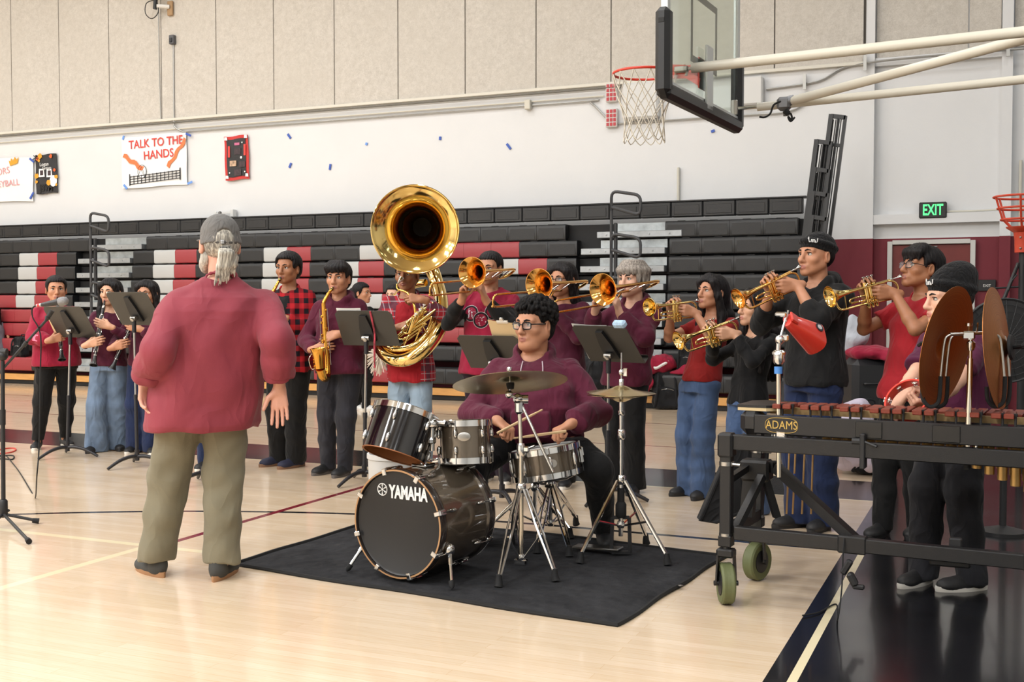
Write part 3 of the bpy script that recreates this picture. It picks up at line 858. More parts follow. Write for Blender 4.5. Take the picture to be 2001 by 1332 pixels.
# ------------------------------------------------------------------ people
def skin(name, c, lip):
    m = M(name, c, .5, var=.07, vscale=14, bump=.05, bscale=120)
    m.node_tree.nodes['Principled BSDF'].inputs['Subsurface Weight'].default_value = 0.0
    return [m, M(name + '_lip', lip, .4)]
SKIN = {'tan': skin('skin_tan', 'B98263', 'A26658'), 'brown': skin('skin_brown', 'A06B4B', '8C5344'), 'fair': skin('skin_fair', 'D9A88E', 'C08070'), 'pink': skin('skin_pink', 'D29A84', 'B8766A'), 'light': skin('skin_light', 'CE9C7E', 'B37464')}
def hairmat(name, c, c2=None, rough=.42):
    if name in MATS: return MATS[name]
    m = bpy.data.materials.new(name); m.use_nodes = True; t = NT(m); co = t.coord()
    f = t.noise(co, 40, 3, .6, (3, 3, .35)); g = t.noise(co, 8, 2)
    t.link(t.mix(t.ramp(t.math('ADD', f, t.math('MULTIPLY', t.math('SUBTRACT', g, .5), .6)), .35, .7), lin(c), lin(c2 or c)), t.b.inputs['Base Color'])
    t.b.inputs['Roughness'].default_value = rough; t.b.inputs['Specular IOR Level'].default_value = .22
    t.bump(f, .5, .01); MATS[name] = m; return m
HB = hairmat('hair_black', '0C0A0C', '1E1A1C', .5); HBR = hairmat('hair_brown_black', '130E0D', '2C211D', .5)
HCURL = hairmat('hair_curly_black', '0B0A0B', '1A1716', .8)
EYEW = M('eye_white', 'BFB8B0', .3); IRIS = M('eye_iris', '2A1A14', .2)
def basis(y, up=(0, 0, 1), roll=0):
    y = Vector(y).normalized(); x = y.cross(Vector(up)).normalized(); z = x.cross(y)
    R = Matrix((x, y, z)).transposed()
    return R @ Matrix.Rotation(roll, 3, 'Y') if roll else R
def ik(S, W, l1, l2, hint):
    v = W - S; d = v.length; k = max(1.0, d / ((l1 + l2) * .995)); l1 *= k; l2 *= k
    u = v / d; a = (l1 * l1 - l2 * l2 + d * d) / (2 * d); h = math.sqrt(max(0, l1 * l1 - a * a))
    p = Vector(hint); p = (p - u * p.dot(u)).normalized()
    return S + u * a + p * h
POSE = {'relaxed': ((.30, .45, .3), .3), 'grip': ((1.05, 1.25, .8), 1), 'flat': ((.12, .12, .1), .1), 'valve': ((.75, .8, .55), .5), 'wrap': ((.55, .95, .6), .9), 'keys': ((.35, .6, .45), .7), 'open': ((.02, .18, .15), .0)}
def hand(S, Wp, d, n, side, pose, sc=1.0, k=.008):
    d = Vector(d).normalized(); n = Vector(n); n = (n - d * n.dot(d)).normalized()
    t = d.cross(n) * (1 if side == 'R' else -1)
    (c1, c2, c3), close = POSE[pose]
    S.cone(Wp - d * .03 * sc, Wp + d * .015 * sc, .024 * sc, .025 * sc, .015)
    offs = (.031, .0105, -.0105, -.029); adv = (.086, .091, .087, .079)
    L = ((.041, .025, .019), (.046, .029, .02), (.043, .027, .019), (.033, .02, .017))
    for i in range(4):
        K = Wp + d * adv[i] * sc + t * offs[i] * sc
        S.cone(Wp + d * .012 * sc + t * offs[i] * .55 * sc, K, .0145 * sc, .0118 * sc, .012)
        a = 0; p = K; r = .0093 * sc
        for j, c in enumerate((c1, c2, c3)):
            a += c * (1 + .07 * i); dd = (d * math.cos(a) + n * math.sin(a) + t * (.07, .015, -.035, -.09)[i] * (1 - close)).normalized()
            q = p + dd * L[i][j] * sc
            S.cone(p, q, r, r * .92, .004); p = q; r *= .92
    B = Wp + d * .022 * sc + t * .020 * sc + n * .006 * sc
    d1 = (d * .62 + t * .72 * (1 - .35 * close) + n * (.25 + .45 * close)).normalized()
    d2 = (d * .9 + t * (.35 - .55 * close) + n * (.15 + .5 * close)).normalized()
    p1 = B + d1 * .042 * sc; p2 = p1 + d2 * .032 * sc; p3 = p2 + (d2 + n * .15 - t * .1 * close).normalized() * .025 * sc
    S.cone(B, p1, .0165 * sc, .0125 * sc, .012); S.cone(p1, p2, .0115 * sc, .0102 * sc, .004); S.cone(p2, p3, .0102 * sc, .0085 * sc, .004)
def head_solid(S, T, R, hs, fat=0.0, lower=0):
    """T: head-space -> local point, R: head axes"""
    e = lambda c, r, k=.015, op='+', Q=None: S.ell(T(*c), tuple(v * hs for v in r), k * hs, op, R if Q is None else R @ Q)
    c = lambda a, b, ra, rb, k=.012, op='+': S.cone(T(*a), T(*b), ra * hs, rb * hs, k * hs, op)
    e((0, -.014, .032), (.076, .095, .086))
    e((0, .026, -.028), (.062 + fat * .014, .062, .080), .03)
    for s_ in (-1, 1):
        c((.050 * s_ * (1 + fat * .2), -.006, -.052), (.014 * s_, .068, -.097), .022 + fat * .012, .017, .03)
        e((.04 * s_, .055, -.028), (.026 + fat * .006, .024, .022), .02)
        c((.012 * s_, .083, .020), (.046 * s_, .068, .022), .0125, .011, .016)
        e((.031 * s_, .103, -.001), (.019, .02, .013), .012, '-')
        c((.016 * s_, .0785, .0055), (.031 * s_, .0845, .0115), .0036, .004, .004); c((.031 * s_, .0845, .0115), (.047 * s_, .073, .005), .004, .0036, .004)
        c((.018 * s_, .078, -.0095), (.044 * s_, .073, -.0095), .0036, .0036, .004)
        e((.0125 * s_, .094, -.041), (.0085, .011, .008), .006)
        Q = Matrix.Rotation(s_ * -.35, 3, 'Z')
        e((.082 * s_, -.012, -.012), (.011, .021, .033), .008, '+', Q)
        e((.090 * s_, -.006, -.008), (.006, .012, .02), .006, '-', Q)
    c((0, .087, .012), (0, .108, -.034), .0085, .0125, .012)
    e((0, .109, -.036), (.012, .011, .010), .008)
    e((0, .079, -.068), (.030, .018, .022), .015)
    c((-.020, .089, -.068), (0, .098, -.0635), .0048, .0062, .006); c((0, .098, -.0635), (.020, .089, -.068), .0062, .0048, .006)
    c((-.017, .089, -.073), (0, .096, -.0775), .0048, .0066, .006); c((0, .096, -.0775), (.017, .089, -.073), .0066, .0048, .006)
    c((-.022, .1, -.0705), (.022, .1, -.0705), .0016, .0016, .003, '-')
    e((0, .074, -.1), (.021 + fat * .01, .017, .015), .016)
    if fat: e((0, .03, -.112), (.05, .05, .025), .04)
def person(label, Dp, H, face, hip, headpx, look, top, bottom, shoes, hair, sk='tan', feet=None, hands=None, build=(1, 1), h=.005, fat=0.0, hs=None, toes=(.25, -.25), sit=None, headoff=0.0, neckfwd=0.0, base=None, group=None, roll=0, hint=None, drop=0.0, sw=None, extras=None, armlen=1.0):
    """face/look: (towards frame right, towards the photographer[, up]); hip/headpx/feet: where they stand in the frame at distance Dp"""
    face = loc2(face, hip); look = loc2(look, headpx[0])
    f = vdir(face[0], face[1]); q = D(hip, 700, Dp); org = Vector((q.x, q.y, 0)) if base is None else Vector(base)
    rz = math.atan2(-f.x, f.y)
    root = thing('person', label, 'person', org, rz, group)
    Wm = Matrix.Translation(org) @ Matrix.Rotation(rz, 4, 'Z'); Wi = Wm.inverted(); Ri = Wi.to_3x3()
    s = H / 1.72; hs = hs or (.5 + .5 * s) * 1.06
    Hc = Wi @ D(headpx[0], headpx[1], Dp + headoff)
    R = basis(Ri @ vdir(*look), roll=roll)
    T = lambda x, y, z: Hc + R @ Vector((x, y, z)) * hs
    bw, bd = build
    N = Hc + Vector((0, -.03 - neckfwd, -.158)) * hs
    sw = sw or .146 * s * (.75 + .25 * bw)
    pel = Vector((0, 0, .515 * H)) if sit is None else Vector((0, sit[1], sit[0]))
    tl = N.z - pel.z
    shp = lambda zf, a, b, ease=0.0, dz=0.0: (pel.z + tl * zf, a * s * bw + ease, b * s * bd + ease, N.x * zf, pel.y * (1 - zf) + (N.y + .005) * zf + dz)
    S = Solid()
    head_solid(S, T, R, hs, fat)
    S.cone(T(0, -.022, -.05), N + Vector((0, .0, -.03)), .051 * hs * (1 + .22 * fat), .056 * hs * (1 + .2 * fat), .02)
    S.loft([shp(-.08, .15, .1), shp(.3, .125, .085), shp(.7, .14, .095), shp(.95, .1, .06), shp(1.0, .06, .05)], .03)
    sh = {}; el = {}; wr = {}
    la, lf = .168 * H * armlen, .152 * H * armlen
    for side, sg in (('R', 1), ('L', -1)):
        sh[side] = N + Vector((sg * sw, -.012, -(.072 + drop) * s))
        if hands and side in hands:
            hd = hands[side]; wp = Wi @ Vector(hd[0]); dd = Ri @ Vector(hd[1]); nn = Ri @ Vector(hd[2]); pose = hd[3]
        else:
            wp = Vector((sg * (sw + .05 + .05 * (bw - 1)), .05, .49 * H)); dd = Vector((0, .12, -1)); nn = Vector((-sg, 0, 0)); pose = 'relaxed'
        hn = (hint or {}).get(side, (sg * .55, -.25, -1))
        wr[side] = wp; el[side] = ik(sh[side], wp, la, lf, hn)
        S.cone(N + Vector((0, 0, -.06)), sh[side], .05 * s, .045 * s, .03)
        sl_ = (top or {}).get('sleeve', 1.0); a1 = .76 if sl_ > .5 else 1.0; a2 = .78 if sl_ > .85 else 1.0
        S.cone(sh[side], el[side], .045 * s * a1, .037 * s * min(a1, .5 + a2 / 2), .02)
        fa = el[side].lerp(wp, .3)
        S.cone(el[side], fa, .037 * s * min(a1, .5 + a2 / 2), .039 * s * (.8 + .2 * bw) * a2, .015); S.cone(fa, wp, .039 * s * (.8 + .2 * bw) * a2, .0255 * s, .015)
        hand(S, wp, dd, nn, side, pose, (.45 + .55 * s) * 1.04)
    # legs
    hj = {}; kn = {}; an = {}; fd = {}
    for i, (side, sg) in enumerate((('R', 1), ('L', -1))):
        hj[side] = pel + Vector((sg * .085 * s * (.6 + .4 * bw), 0, -.02))
        if feet and isinstance(feet[i], Vector): fp = Wi @ feet[i]
        elif feet: fp = Wi @ G(*feet[i]); fp = Vector((fp.x, fp.y, 0))
        else: fp = Vector((sg * .11 * s, 0, 0))
        an[side] = fp + Vector((0, 0, .085 * s)); fd[side] = Vector((math.sin(toes[i]), math.cos(toes[i]), 0))
        if sit is None: kn[side] = hj[side].lerp(an[side], .5) + Vector((0, .025, .0)) + fd[side] * .01
        else: kn[side] = ik(hj[side], an[side], .25 * H, .25 * H, (sg * .35, 1, .55))
        S.cone(hj[side], kn[side], .068 * s, .048 * s, .02); S.cone(kn[side], an[side], .046 * s, .034 * s, .02)
        S.cone(an[side] - Vector((0, 0, .03)), an[side] + fd[side] * .11 * s + Vector((0, 0, -.055 * s)), .030 * s, .018 * s, .02)
    Rt = R.transposed()
    def lipsel(C):
        Q = (C - V3(Hc)) @ np.array(R) / hs
        return ((np.abs(Q[:, 0]) < .0235 - .35 * np.abs(Q[:, 2] + .071)) & (Q[:, 1] > .086) & (Q[:, 2] < -.061) & (Q[:, 2] > -.0835)).astype(int)
    np_obj('body', S.mesh(h), SKIN[sk], root, lipsel)
    # eyes and brows
    for sg in (-1, 1):
        k = MB(); k.ball(T(.031 * sg, .0722, .0005), (.0155 * hs, .0128 * hs, .0128 * hs), 10, R.to_4x4()); k.m = 1
        k.ball(T(.0305 * sg, .0802, .0015), (.0084 * hs, .0056 * hs, .0084 * hs), 8, R.to_4x4()); k.tube([T(.0155 * sg, .081, .0055), T(.024 * sg, .0878, .0095), T(.034 * sg, .0876, .0098), T(.047 * sg, .077, .0055)], [.0014 * hs, .0022 * hs, .0024 * hs, .0018 * hs], 6)
        k.build('eye', [EYEW, IRIS], root)
    k = MB()
    for sg in (-1, 1): k.tube([T(.013 * sg, .0945, .0195), T(.028 * sg, .092, .0255), T(.044 * sg, .080, .0215)], [.0042 * hs, .0046 * hs, .002 * hs], 6)
    k.build('eyebrows', HB if hair.get('brow') is None else hair['brow'], root)
    # ---- clothes
    seed = sum(ord(c) * (i + 3) for i, c in enumerate(label)) % 9973
    if bottom:
        B = Solid(); rt, rk, rh = bottom['r']; e = .0
        if sit is None:
            B.loft([shp(-.13, .148, .108, .01), shp(0.02, .15, .11, .012), shp(.2, .135, .1, .008), shp(.3, .128, .092, .004)], .03)
        else:
            B.ell(pel + Vector((0, -.02, .02)), (.18 * s * bw, .16 * s * bd, .13 * s), .04)
        for side in 'RL':
            b = an[side] + Vector((0, -.012, -.045)); Lg = Solid()
            k2 = kn[side].lerp(b, .45)
            Lg.cone(hj[side], kn[side], rt * s, rk * s, .035); Lg.cone(kn[side], k2, rk * s, (rk * .55 + rh * .45) * s, .03); Lg.cone(k2, b, (rk * .55 + rh * .45) * s, rh * s, .02)
            Lg.cut(an[side] + Vector((0, 0, bottom.get('hem', -.05))), (0, 0, -1), .004)
            B.join(Lg, .025)
        B.cut((0, 0, pel.z + tl * min(.22, (top.get('hem', -.05) + .07 if top else .22))), (0, 0, 1), .004)
        np_obj(bottom.get('name', 'trousers'), B.mesh(.009, folds(seed, bottom.get('amp', .0045), .13)), bottom['m'], root)
    if shoes:
        for side in 'RL':
            a = an[side]; Rf = Matrix.Rotation(-math.atan2(fd[side].x, fd[side].y), 3, 'Z')
            P = lambda x, y, z: Vector((a.x, a.y, a.z - .085 * s)) + Rf @ Vector((x, y, z)) * s
            U = Solid()
            U.ell(P(0, .055, .03), (.045 * s, .115 * s, .04 * s), .02, '+', Rf); U.ell(P(0, .115, .03), (.045 * s, .062 * s, .032 * s), .02, '+', Rf)
            U.ell(P(0, -.04, .045), (.038 * s, .048 * s, .05 * s), .02, '+', Rf); U.cone(P(0, -.035, .06), P(0, -.04, .1), .04 * s, .04 * s, .02)
            U.cone(P(0, .02, .075), P(0, .07, .055), .022 * s, .018 * s, .02)
            U.cut(P(0, 0, .012), (0, 0, -1), .003); U.cut(P(0, 0, .105), (0, 0, 1), .003)
            so = np_obj('shoe', U.mesh(.0065), shoes['m'], root)
            k = MB(); out = []
            for q_ in range(28):
                t_ = 2 * PI * q_ / 28; yy = math.cos(t_); xx = math.sin(t_)
                out.append(((.043 + .006 * yy) * xx * (1 - .12 * max(0, -yy)), .045 + .142 * yy))
            th = shoes.get('sole_h', .026)
            for i_ in range(len(out)): pass
            lo = [P(x * .96, y, .0) for x, y in out]; mid = [P(x * 1.03, y * 1.01, th * .6) for x, y in out]; hi = [P(x, y, th) for x, y in out]; n_ = len(out)
            k._add(lo + mid + hi, [tuple(range(n_)), tuple(range(2 * n_, 3 * n_))[::-1]] + [(r * n_ + i_, r * n_ + n_ + i_, r * n_ + n_ + (i_ + 1) % n_, r * n_ + (i_ + 1) % n_) for r in (0, 1) for i_ in range(n_)])
            k.build('sole', shoes.get('sole') or shoes['m'], so)
            if shoes.get('laces'):
                k = MB()
                for i_ in range(4): k.tube([P(-.022, .035 + .018 * i_, .076 - .008 * i_), P(0, .04 + .018 * i_, .086 - .009 * i_), P(.022, .035 + .018 * i_, .076 - .008 * i_)], .003, 5)
                k.build('laces', shoes['laces'], so)
    if top:
        C = Solid(); ez = top.get('ease', .022); st = top.get('st', (.135, .115))   # hem ease etc
        hemf = top.get('hem', -.05); belly = top.get('belly', 0)
        ch = top.get('chest', (.148, .108)); wa = top.get('waist', (.142, .105)); hp = top.get('hips', (.152, .115))
        C.loft([shp(hemf, hp[0], hp[1], ez), shp(hemf + .05, hp[0], hp[1], ez * 1.25), shp(.32, wa[0], wa[1] + belly, ez, belly * .6), shp(.5, (wa[0] + ch[0]) / 2, (wa[1] + ch[1]) / 2 + belly * .7, ez, belly * .4), shp(.72, ch[0], ch[1], ez), shp(.84, ch[0] * .88, ch[1] * .86, ez * .7), shp(.93, .095, .068, ez * .5), shp(1.005, .06, .055, ez * .3)], .025)
        C.cut((0, 0, pel.z + tl * hemf), (0, 0, -1), .004)
        for side, sg in (('R', 1), ('L', -1)):
            C.cone(N + Vector((sg * .045, -.008, -.038 * s)), sh[side] + Vector((0, 0, -.004)), .045 * s + ez * .3, .046 * s + ez * .4, .035)
            ln = top.get('sleeve', 1.0); r1, r2, r3 = [v * s for v in top.get('arm', (.058, .05, .042))]
            K = Solid(); K.cone(sh[side], sh[side].lerp(el[side], .25), r1, r1 * 1.02, .04)
            if ln <= .5:
                e_ = sh[side].lerp(el[side], ln * 2); K.cone(sh[side], e_, r1, r1 * .98, .03)
                dv = (el[side] - sh[side]).normalized(); K.cut(e_ - dv * .01, dv, .003)
            else:
                e_ = el[side].lerp(wr[side], (ln - .5) * 2)
                K.cone(sh[side], el[side], r1, r2 * 1.05, .03)
                mid = el[side].lerp(e_, .55); K.cone(el[side], mid, r2 * 1.05, (r2 + r3) * .52, .025); K.cone(mid, e_, (r2 + r3) * .54, r3 * top.get('puff', 1.0), .02)
                dv = (wr[side] - el[side]).normalized()
                K.cut(e_ - dv * .012, dv, .003, (e_, r3 * 2.2))
                if top.get('cuff'): K.cone(e_ - dv * .05, e_ - dv * .028, r3 * 1.0, r3 * .95, .012)
            C.join(K, .022)
        if top.get('hood'):
            k_ = .03; hr = .036 * top.get('hood')
            ring = [N + Vector((.075 * math.sin(a) * (1 + .15 * fat), -.012 + .085 * -math.cos(a), .02 + .022 * math.cos(a) - (.035 if abs(a) > 2.4 else 0))) for a in np.linspace(-2.75, 2.75, 13)]
            C.chain(ring, [hr * (.62 + .38 * math.cos(a / 2)) for a in np.linspace(-2.75, 2.75, 13)], k_)
            C.ell(N + Vector((0, -.12, -.05)), (.1 * s, .055, .1), .04)
        if top.get('collar'):
            ring = [N + Vector((.066 * math.sin(a), -.005 - .062 * math.cos(a), .018 + .018 * math.cos(a))) for a in np.linspace(-2.6, 2.6, 13)]
            C.chain(ring, [.016] * 13, .012)
        if top.get('pouch'):
            zz = pel.z + tl * .12
            C.box((0, .13 * s * bd + ez * 1.0 + belly, zz), (.105 * s, .03, .075), .02, .015)
        # neck opening
        C.cone(N + Vector((0, .016, .012)), N + Vector((0, .05, .12)), .060 * hs * (1 + .2 * fat), .1, .03, '-')
        mats = top['m'] if isinstance(top['m'], list) else [top['m']]
        fn = top.get('fn')
        co = np_obj(top.get('name', 'sweatshirt'), C.mesh(top.get('h', .008), folds(seed + 5, top.get('amp', .007), top.get('wl', .12))), mats, root, (lambda Q: fn(Q, dict(sh=sh, el=el, wr=wr, N=N, pel=pel, tl=tl, s=s))) if fn else None)
    # ---- hair
    hair_build(hair, T, R, hs, root, N, Hc, s, fat)
    info = dict(root=root, T=T, R=R, N=N, hs=hs, s=s, sh=sh, el=el, wr=wr, W=Wm, Wi=Wi, pel=pel, tl=tl, an=an, kn=kn, shp=shp, seed=seed)
    return info
def hair_build(hair, T, R, hs, root, N, Hc, s, fat):
    st = hair['style']; m = hair.get('m', HCURL if hair['style'] == 'curls' else HB)
    S = Solid(); rnd = random.Random(11)
    e = lambda c, r, k=.02, op='+': S.ell(T(*c), tuple(v * hs for v in r), k * hs, op, R)
    c = lambda a, b, ra, rb, k=.02, op='+': S.cone(T(*a), T(*b), ra * hs, rb * hs, k * hs, op)
    b = lambda cc, hh, rad=.02, k=.02, op='+': S.box(T(*cc), tuple(v * hs for v in hh), rad * hs, k * hs, op, R)
    vol = hair.get('vol', .014)
    name = 'hair'
    if st in ('short', 'fringe', 'bowl', 'long', 'pony', 'bun'):
        e((0, -.018, .04), (.077 + vol, .097 + vol, .075 + vol))
        e((0, -.045, -.01), (.07 + vol * .8, .066 + vol, .085))
        hl = hair.get('line', .058)                            # hair line height at the forehead
        b((0, .115, hl - .2), (.072, .085, .2), .03, .03, '-')  # face opening
        if st == 'short' or st == 'fringe': 
            S.cut(T(0, 0, -.062), R @ Vector((0, .35, -1)), .01 * hs)
            for sg in (-1, 1): b((.09 * sg, .028, -.055), (.03, .032, .05), .02, .015, '-'); e((.088 * sg, -.01, -.02), (.03, .03, .045), .01, '-')
        if st == 'fringe':
            for i in range(9):
                x = -.06 + .015 * i; z1 = hair.get('fz', .03) + .008 * math.sin(i * 2.3)
                c((x * .75, .03, .097), (x * 1.05, .088 - .35 * x * x / .06, .07), .03, .02, .015); c((x * 1.05, .088 - .35 * x * x / .06, .075), (x * 1.12, .096 - .5 * x * x / .06, z1), .018, .006, .012)
        if st == 'bowl':
            for i in range(15):
                a = -2.6 + i * 5.2 / 14; rx, ry = .085, .098
                x, y = rx * math.sin(a), ry * math.cos(a) - .01
                zb = hair.get('fz', .02) - (.05 if abs(a) > .9 else 0) - (.02 if abs(a) > 1.6 else 0) + .01 * math.sin(i * 3.1)
                c((x * .6, y * .6, .096), (x * 1.02, y * 1.02, .06), .03, .022, .02); c((x * 1.02, y * 1.02, .06), (x * 1.08, y * 1.06, zb), .022, .011, .015)
        if st == 'long':
            part = hair.get('part', 0)
            for sg in (-1, 1):
                c((.012 * sg + part, .045, .1), (.066 * sg, .052, .06), .02, .024, .03); c((.066 * sg, .052, .06), (.083 * sg, .02, -.03), .024, .022, .02)
                d1 = N + Vector((.088 * sg, .0, -.02)); p0 = T(.083 * sg, .015, -.03)
                if hair.get('front', 1):
                    d2 = N + Vector((.105 * sg, .105 * hair.get('fy', 1), -.20 * hair.get('len', 1)))
                    S.cone(p0, d1 + Vector((0, .03, .02)), .024 * hs, .034, .02); S.cone(d1 + Vector((0, .03, .02)), d2, .034, .018, .02)
                else: S.cone(p0, d1, .024 * hs, .03, .02)
            S.cone(T(0, -.06, .0), N + Vector((0, -.075, -.02)), .075 * hs, .075, .03)
            for x in (-.06, -.02, .02, .06): S.cone(N + Vector((x, -.085, 0)), N + Vector((x * 1.25, -.125, -.25 * hair.get('len', 1))), .045, .02, .03)
        if st == 'bun': e((0, -.135, .02), (.04, .035, .04), .01)
        if st == 'pony':
            S.chain([T(0, -.12, .03), T(0, -.16, .0), T(0, -.165, -.1), T(0, -.15, -.2)], [.025 * hs, .033 * hs, .03 * hs, .012 * hs], .02)
    if st == 'curls':
        e((0, -.02, .045), (.093, .108, .084)); e((0, -.05, -.01), (.084, .07, .09))
        for i in range(430):
            a = rnd.uniform(-PI, PI); el_ = rnd.uniform(-.45, 1.5)
            x, y, z = math.cos(el_) * math.sin(a), math.cos(el_) * math.cos(a), math.sin(el_)
            if y > .45 and z < .35: continue
            if y > .1 and z < -.0: continue
            g = rnd.uniform(1.0, 1.13)
            e((x * .092 * g, y * .108 * g - .02, z * .088 * g + .045), (rnd.uniform(.009, .015),) * 3, .004)
        b((0, .115, .052 - .2), (.074, .085, .2), .03, .02, '-')
        for sg in (-1, 1): b((.09 * sg, .035, -.055), (.04, .04, .05), .02, .015, '-'); e((.088 * sg, -.01, -.02), (.03, .028, .04), .01, '-')
        S.cut(T(0, 0, -.1), R @ Vector((0, .35, -1)), .01)
    if st in ('beanie', 'cap'):
        name = 'hair'
        e((0, -.03, .01), (.082, .094, .084), .02)
        b((0, .11, -.15), (.075, .09, .21), .03, .02, '-'); S.cut(T(0, 0, -.07), R @ Vector((0, .3, -1)), .01)
        for sg in (-1, 1): b((.09 * sg, .035, -.055), (.04, .045, .06), .02, .015, '-'); e((.088 * sg, -.01, -.02), (.03, .03, .045), .01, '-')
        for i in range(6 if hair.get('long') else 0):
            S.cone(T(-.05 + .02 * i, -.07, -.03), T(-.06 + .024 * i, -.085, -.13), .022 * hs, .014 * hs, .02)
    sd = sum(ord(q) for q in root['label'])
    kx = 95 / hs
    def strands(X, Y, Z):
        px = X - Hc.x; py = Y - Hc.y
        a = np.arctan2(px, py); return .0016 * np.sin(a * 26 + 2 * np.sin(Z * 40 + sd)) + .001 * np.sin(a * 61 + Z * 30)
    np_obj(name, S.mesh(.0055 if st != 'curls' else .0045, strands), m, root)
    if st == 'beanie':
        K = Solid(); tall = hair.get('tall', 0)
        K.ell(T(0, -.022, .045), tuple(v * hs for v in (.09, .109, .09 + tall)), .02, '+', R)
        if tall: K.ell(T(0, -.06, .1), tuple(v * hs for v in (.075, .085, .075)), .03, '+', R)
        K.cut(T(0, .08, .038), R @ Vector((0, .22, -1)), .006)
        ring = [T(.093 * math.sin(a), -.02 + .11 * math.cos(a), .06 - .022 * -math.cos(a) * -1) for a in np.linspace(0, 2 * PI, 25)]
        ring = [T(.086 * math.sin(a), -.02 + .105 * math.cos(a), .056 + .022 * math.cos(a)) for a in np.linspace(0, 2 * PI, 25)]
        K.chain(ring, [.0115 * hs] * 25, .014)
        kn_ = lambda X, Y, Z: .0011 * np.sin(np.arctan2(X - Hc.x, Y - Hc.y) * 60)
        bo = np_obj('beanie', K.mesh(.0055, kn_), fabric('knit_black', '131315', .95, .15, .4, 40), root)
        k = MB()                                                # small white stitched mark on the cuff
        fx = hair.get('mark', .0)
        A = lambda u, v: T((.0985) * math.sin(fx + u), -.02 + .1175 * math.cos(fx + u), .058 + .022 * math.cos(fx + u) + v)
        for pts in ([(-.26, .014), (-.24, -.006), (-.17, -.012), (-.15, .0)], [(-.12, -.012), (-.1, .004), (-.04, .004), (-.02, -.012)], [(0, -.012), (.02, .004), (.06, .003), (.08, -.012)], [(.12, -.01), (.17, -.012), (.2, .0), (.22, .016)], [(.2, .0), (.25, .01)]):
            k.tube([A(*p) for p in pts], .0028 * hs, 5)
        k.build('stitched_mark', M('thread_white', 'DADADA', .8), bo)
    if st == 'cap':
        K = Solid()
        K.ell(T(0, -.014, .04), tuple(v * hs for v in (.085, .104, .094)), .02, '+', R)
        K.ell(T(0, -.03, .0), tuple(v * hs for v in (.088, .096, .06)), .02, '+', R)
        K.cut(T(0, 0, -.008), R @ Vector((0, -.10, -1)), .005)
        K.cone(T(0, -.12, -.008), T(0, -.12, .03), .044 * hs, .034 * hs, .008, '-')   # opening over the strap
        K.cone(T(-.05, .09, .03), T(.05, .09, .03), .015 * hs, .015 * hs, .01); K.ell(T(0, .13, .022), tuple(v * hs for v in (.075, .07, .008)), .01, '+', R)
        cp = np_obj('cap', K.mesh(.005), fabric('cap_grey', '6A6866', .9, .12, .3, 30), root)
        k = MB(); k.tube([T(.05 * u, -.118 + .022 * u * u, .003) for u in (-1, -.5, 0, .5, 1)], [.008 * hs] * 5, 8); k.build('strap', fabric('cap_strap', '545250', .9, .1), cp)
        k = MB(); k.box(T(-.014, -.127, .003), (.018, .01, .02), .003, R); k.build('buckle', M('bright_steel', 'BFC0C2', .25, 1), cp)
        k = MB(); k.ball(T(0, -.014, .137), .008 * hs, 8); k.build('button', fabric('cap_grey', '6A6866'), cp)
    return
def glasses(I, m=None, w=1.0):
    T, hs = I['T'], I['hs']; k = MB(); q = MB()
    for sg in (-1, 1):
        cx = .033 * sg; ring = []
        for a in range(20):
            t = 2 * PI * a / 20; x = abs(math.cos(t)) ** .6 * math.copysign(1, math.cos(t)) * .024; z = abs(math.sin(t)) ** .6 * math.copysign(1, math.sin(t)) * .0175
            ring.append(T(cx + x, .102 - .25 * (cx + x) ** 2 / .05 * .5, -.004 + z))
        k.tube(ring, .0021 * hs * w, 6, True)
        k.tube([T(.058 * sg, .098, .004), T(.075 * sg, .07, .004), T(.082 * sg, -.005, .002)], .0022 * hs * w, 6)
        q._add([T(cx + .0245 * .92 * x, .1005 - .25 * (cx) ** 2 / .05 * .5, -.004 + .0165 * z) for x, z in ((-1, -1), (1, -1), (1, 1), (-1, 1))], [(0, 1, 2, 3)])
    k.tube([T(-.01, .104, .002), T(0, .108, .004), T(.01, .104, .002)], .0021 * hs, 6)
    g = k.build('glasses', m or M('glasses_black', '16161A', .25), I['root'])
    q.build('lenses', M('lens_glass', 'FFFFFF', .02, trans=0, alpha=.12), g, False)
# ------------------------------------------------------------------ instruments: local +X runs from the mouthpiece towards the bell, +Z up, +Y the player's left
def brass(name, c, rough=.13):
    m = M(name, c, rough, 1.0); return m
BRASS = brass('brass_lacquer', 'E8BC62'); GOLD = brass('brass_rose', 'E8B468'); BRASSY = brass('brass_yellow', 'EED088', .1); SILV = M('silver_plate', 'D2D2D0', .14, 1); CHROME = M('chrome', 'D4D5D6', .1, 1); STEEL = M('steel_satin', 'B4B2AE', .28, 1)
DKB = M('brass_shaded', '7A4E1C', .3, 1)  # darkened brass: the shade inside the sousaphone throat is put into the colour
MBK = M('matt_black', '1C1C1E', .5); EBO = M('ebonite', '121214', .28, coat=.3); RUB = M('rubber_black', '151516', .8); PEARL = M('pearl_white', 'EEEAE2', .2)
def bell_prof(x0, x1, r0, r1, p=5.0, n=18):
    o = []
    for i in range(n):
        t = i / (n - 1); o.append((r0 + (r1 - r0) * (math.exp(p * (t - 1)) - math.exp(-p)) / (1 - math.exp(-p)), x0 + (x1 - x0) * t))
    return o
def shell(prof, t=.0012):
    """open bell: outside, rolled rim, inside"""
    r1, z1 = prof[-1]
    return prof + [(r1 + .0022, z1 + .0005), (r1 + .002, z1 + .0025), (r1 - .001, z1 + .003)] + [(max(r - t, .002), z) for r, z in prof[::-1]]
AX = Matrix.Rotation(PI / 2, 4, 'Y')                      # local Z -> +X
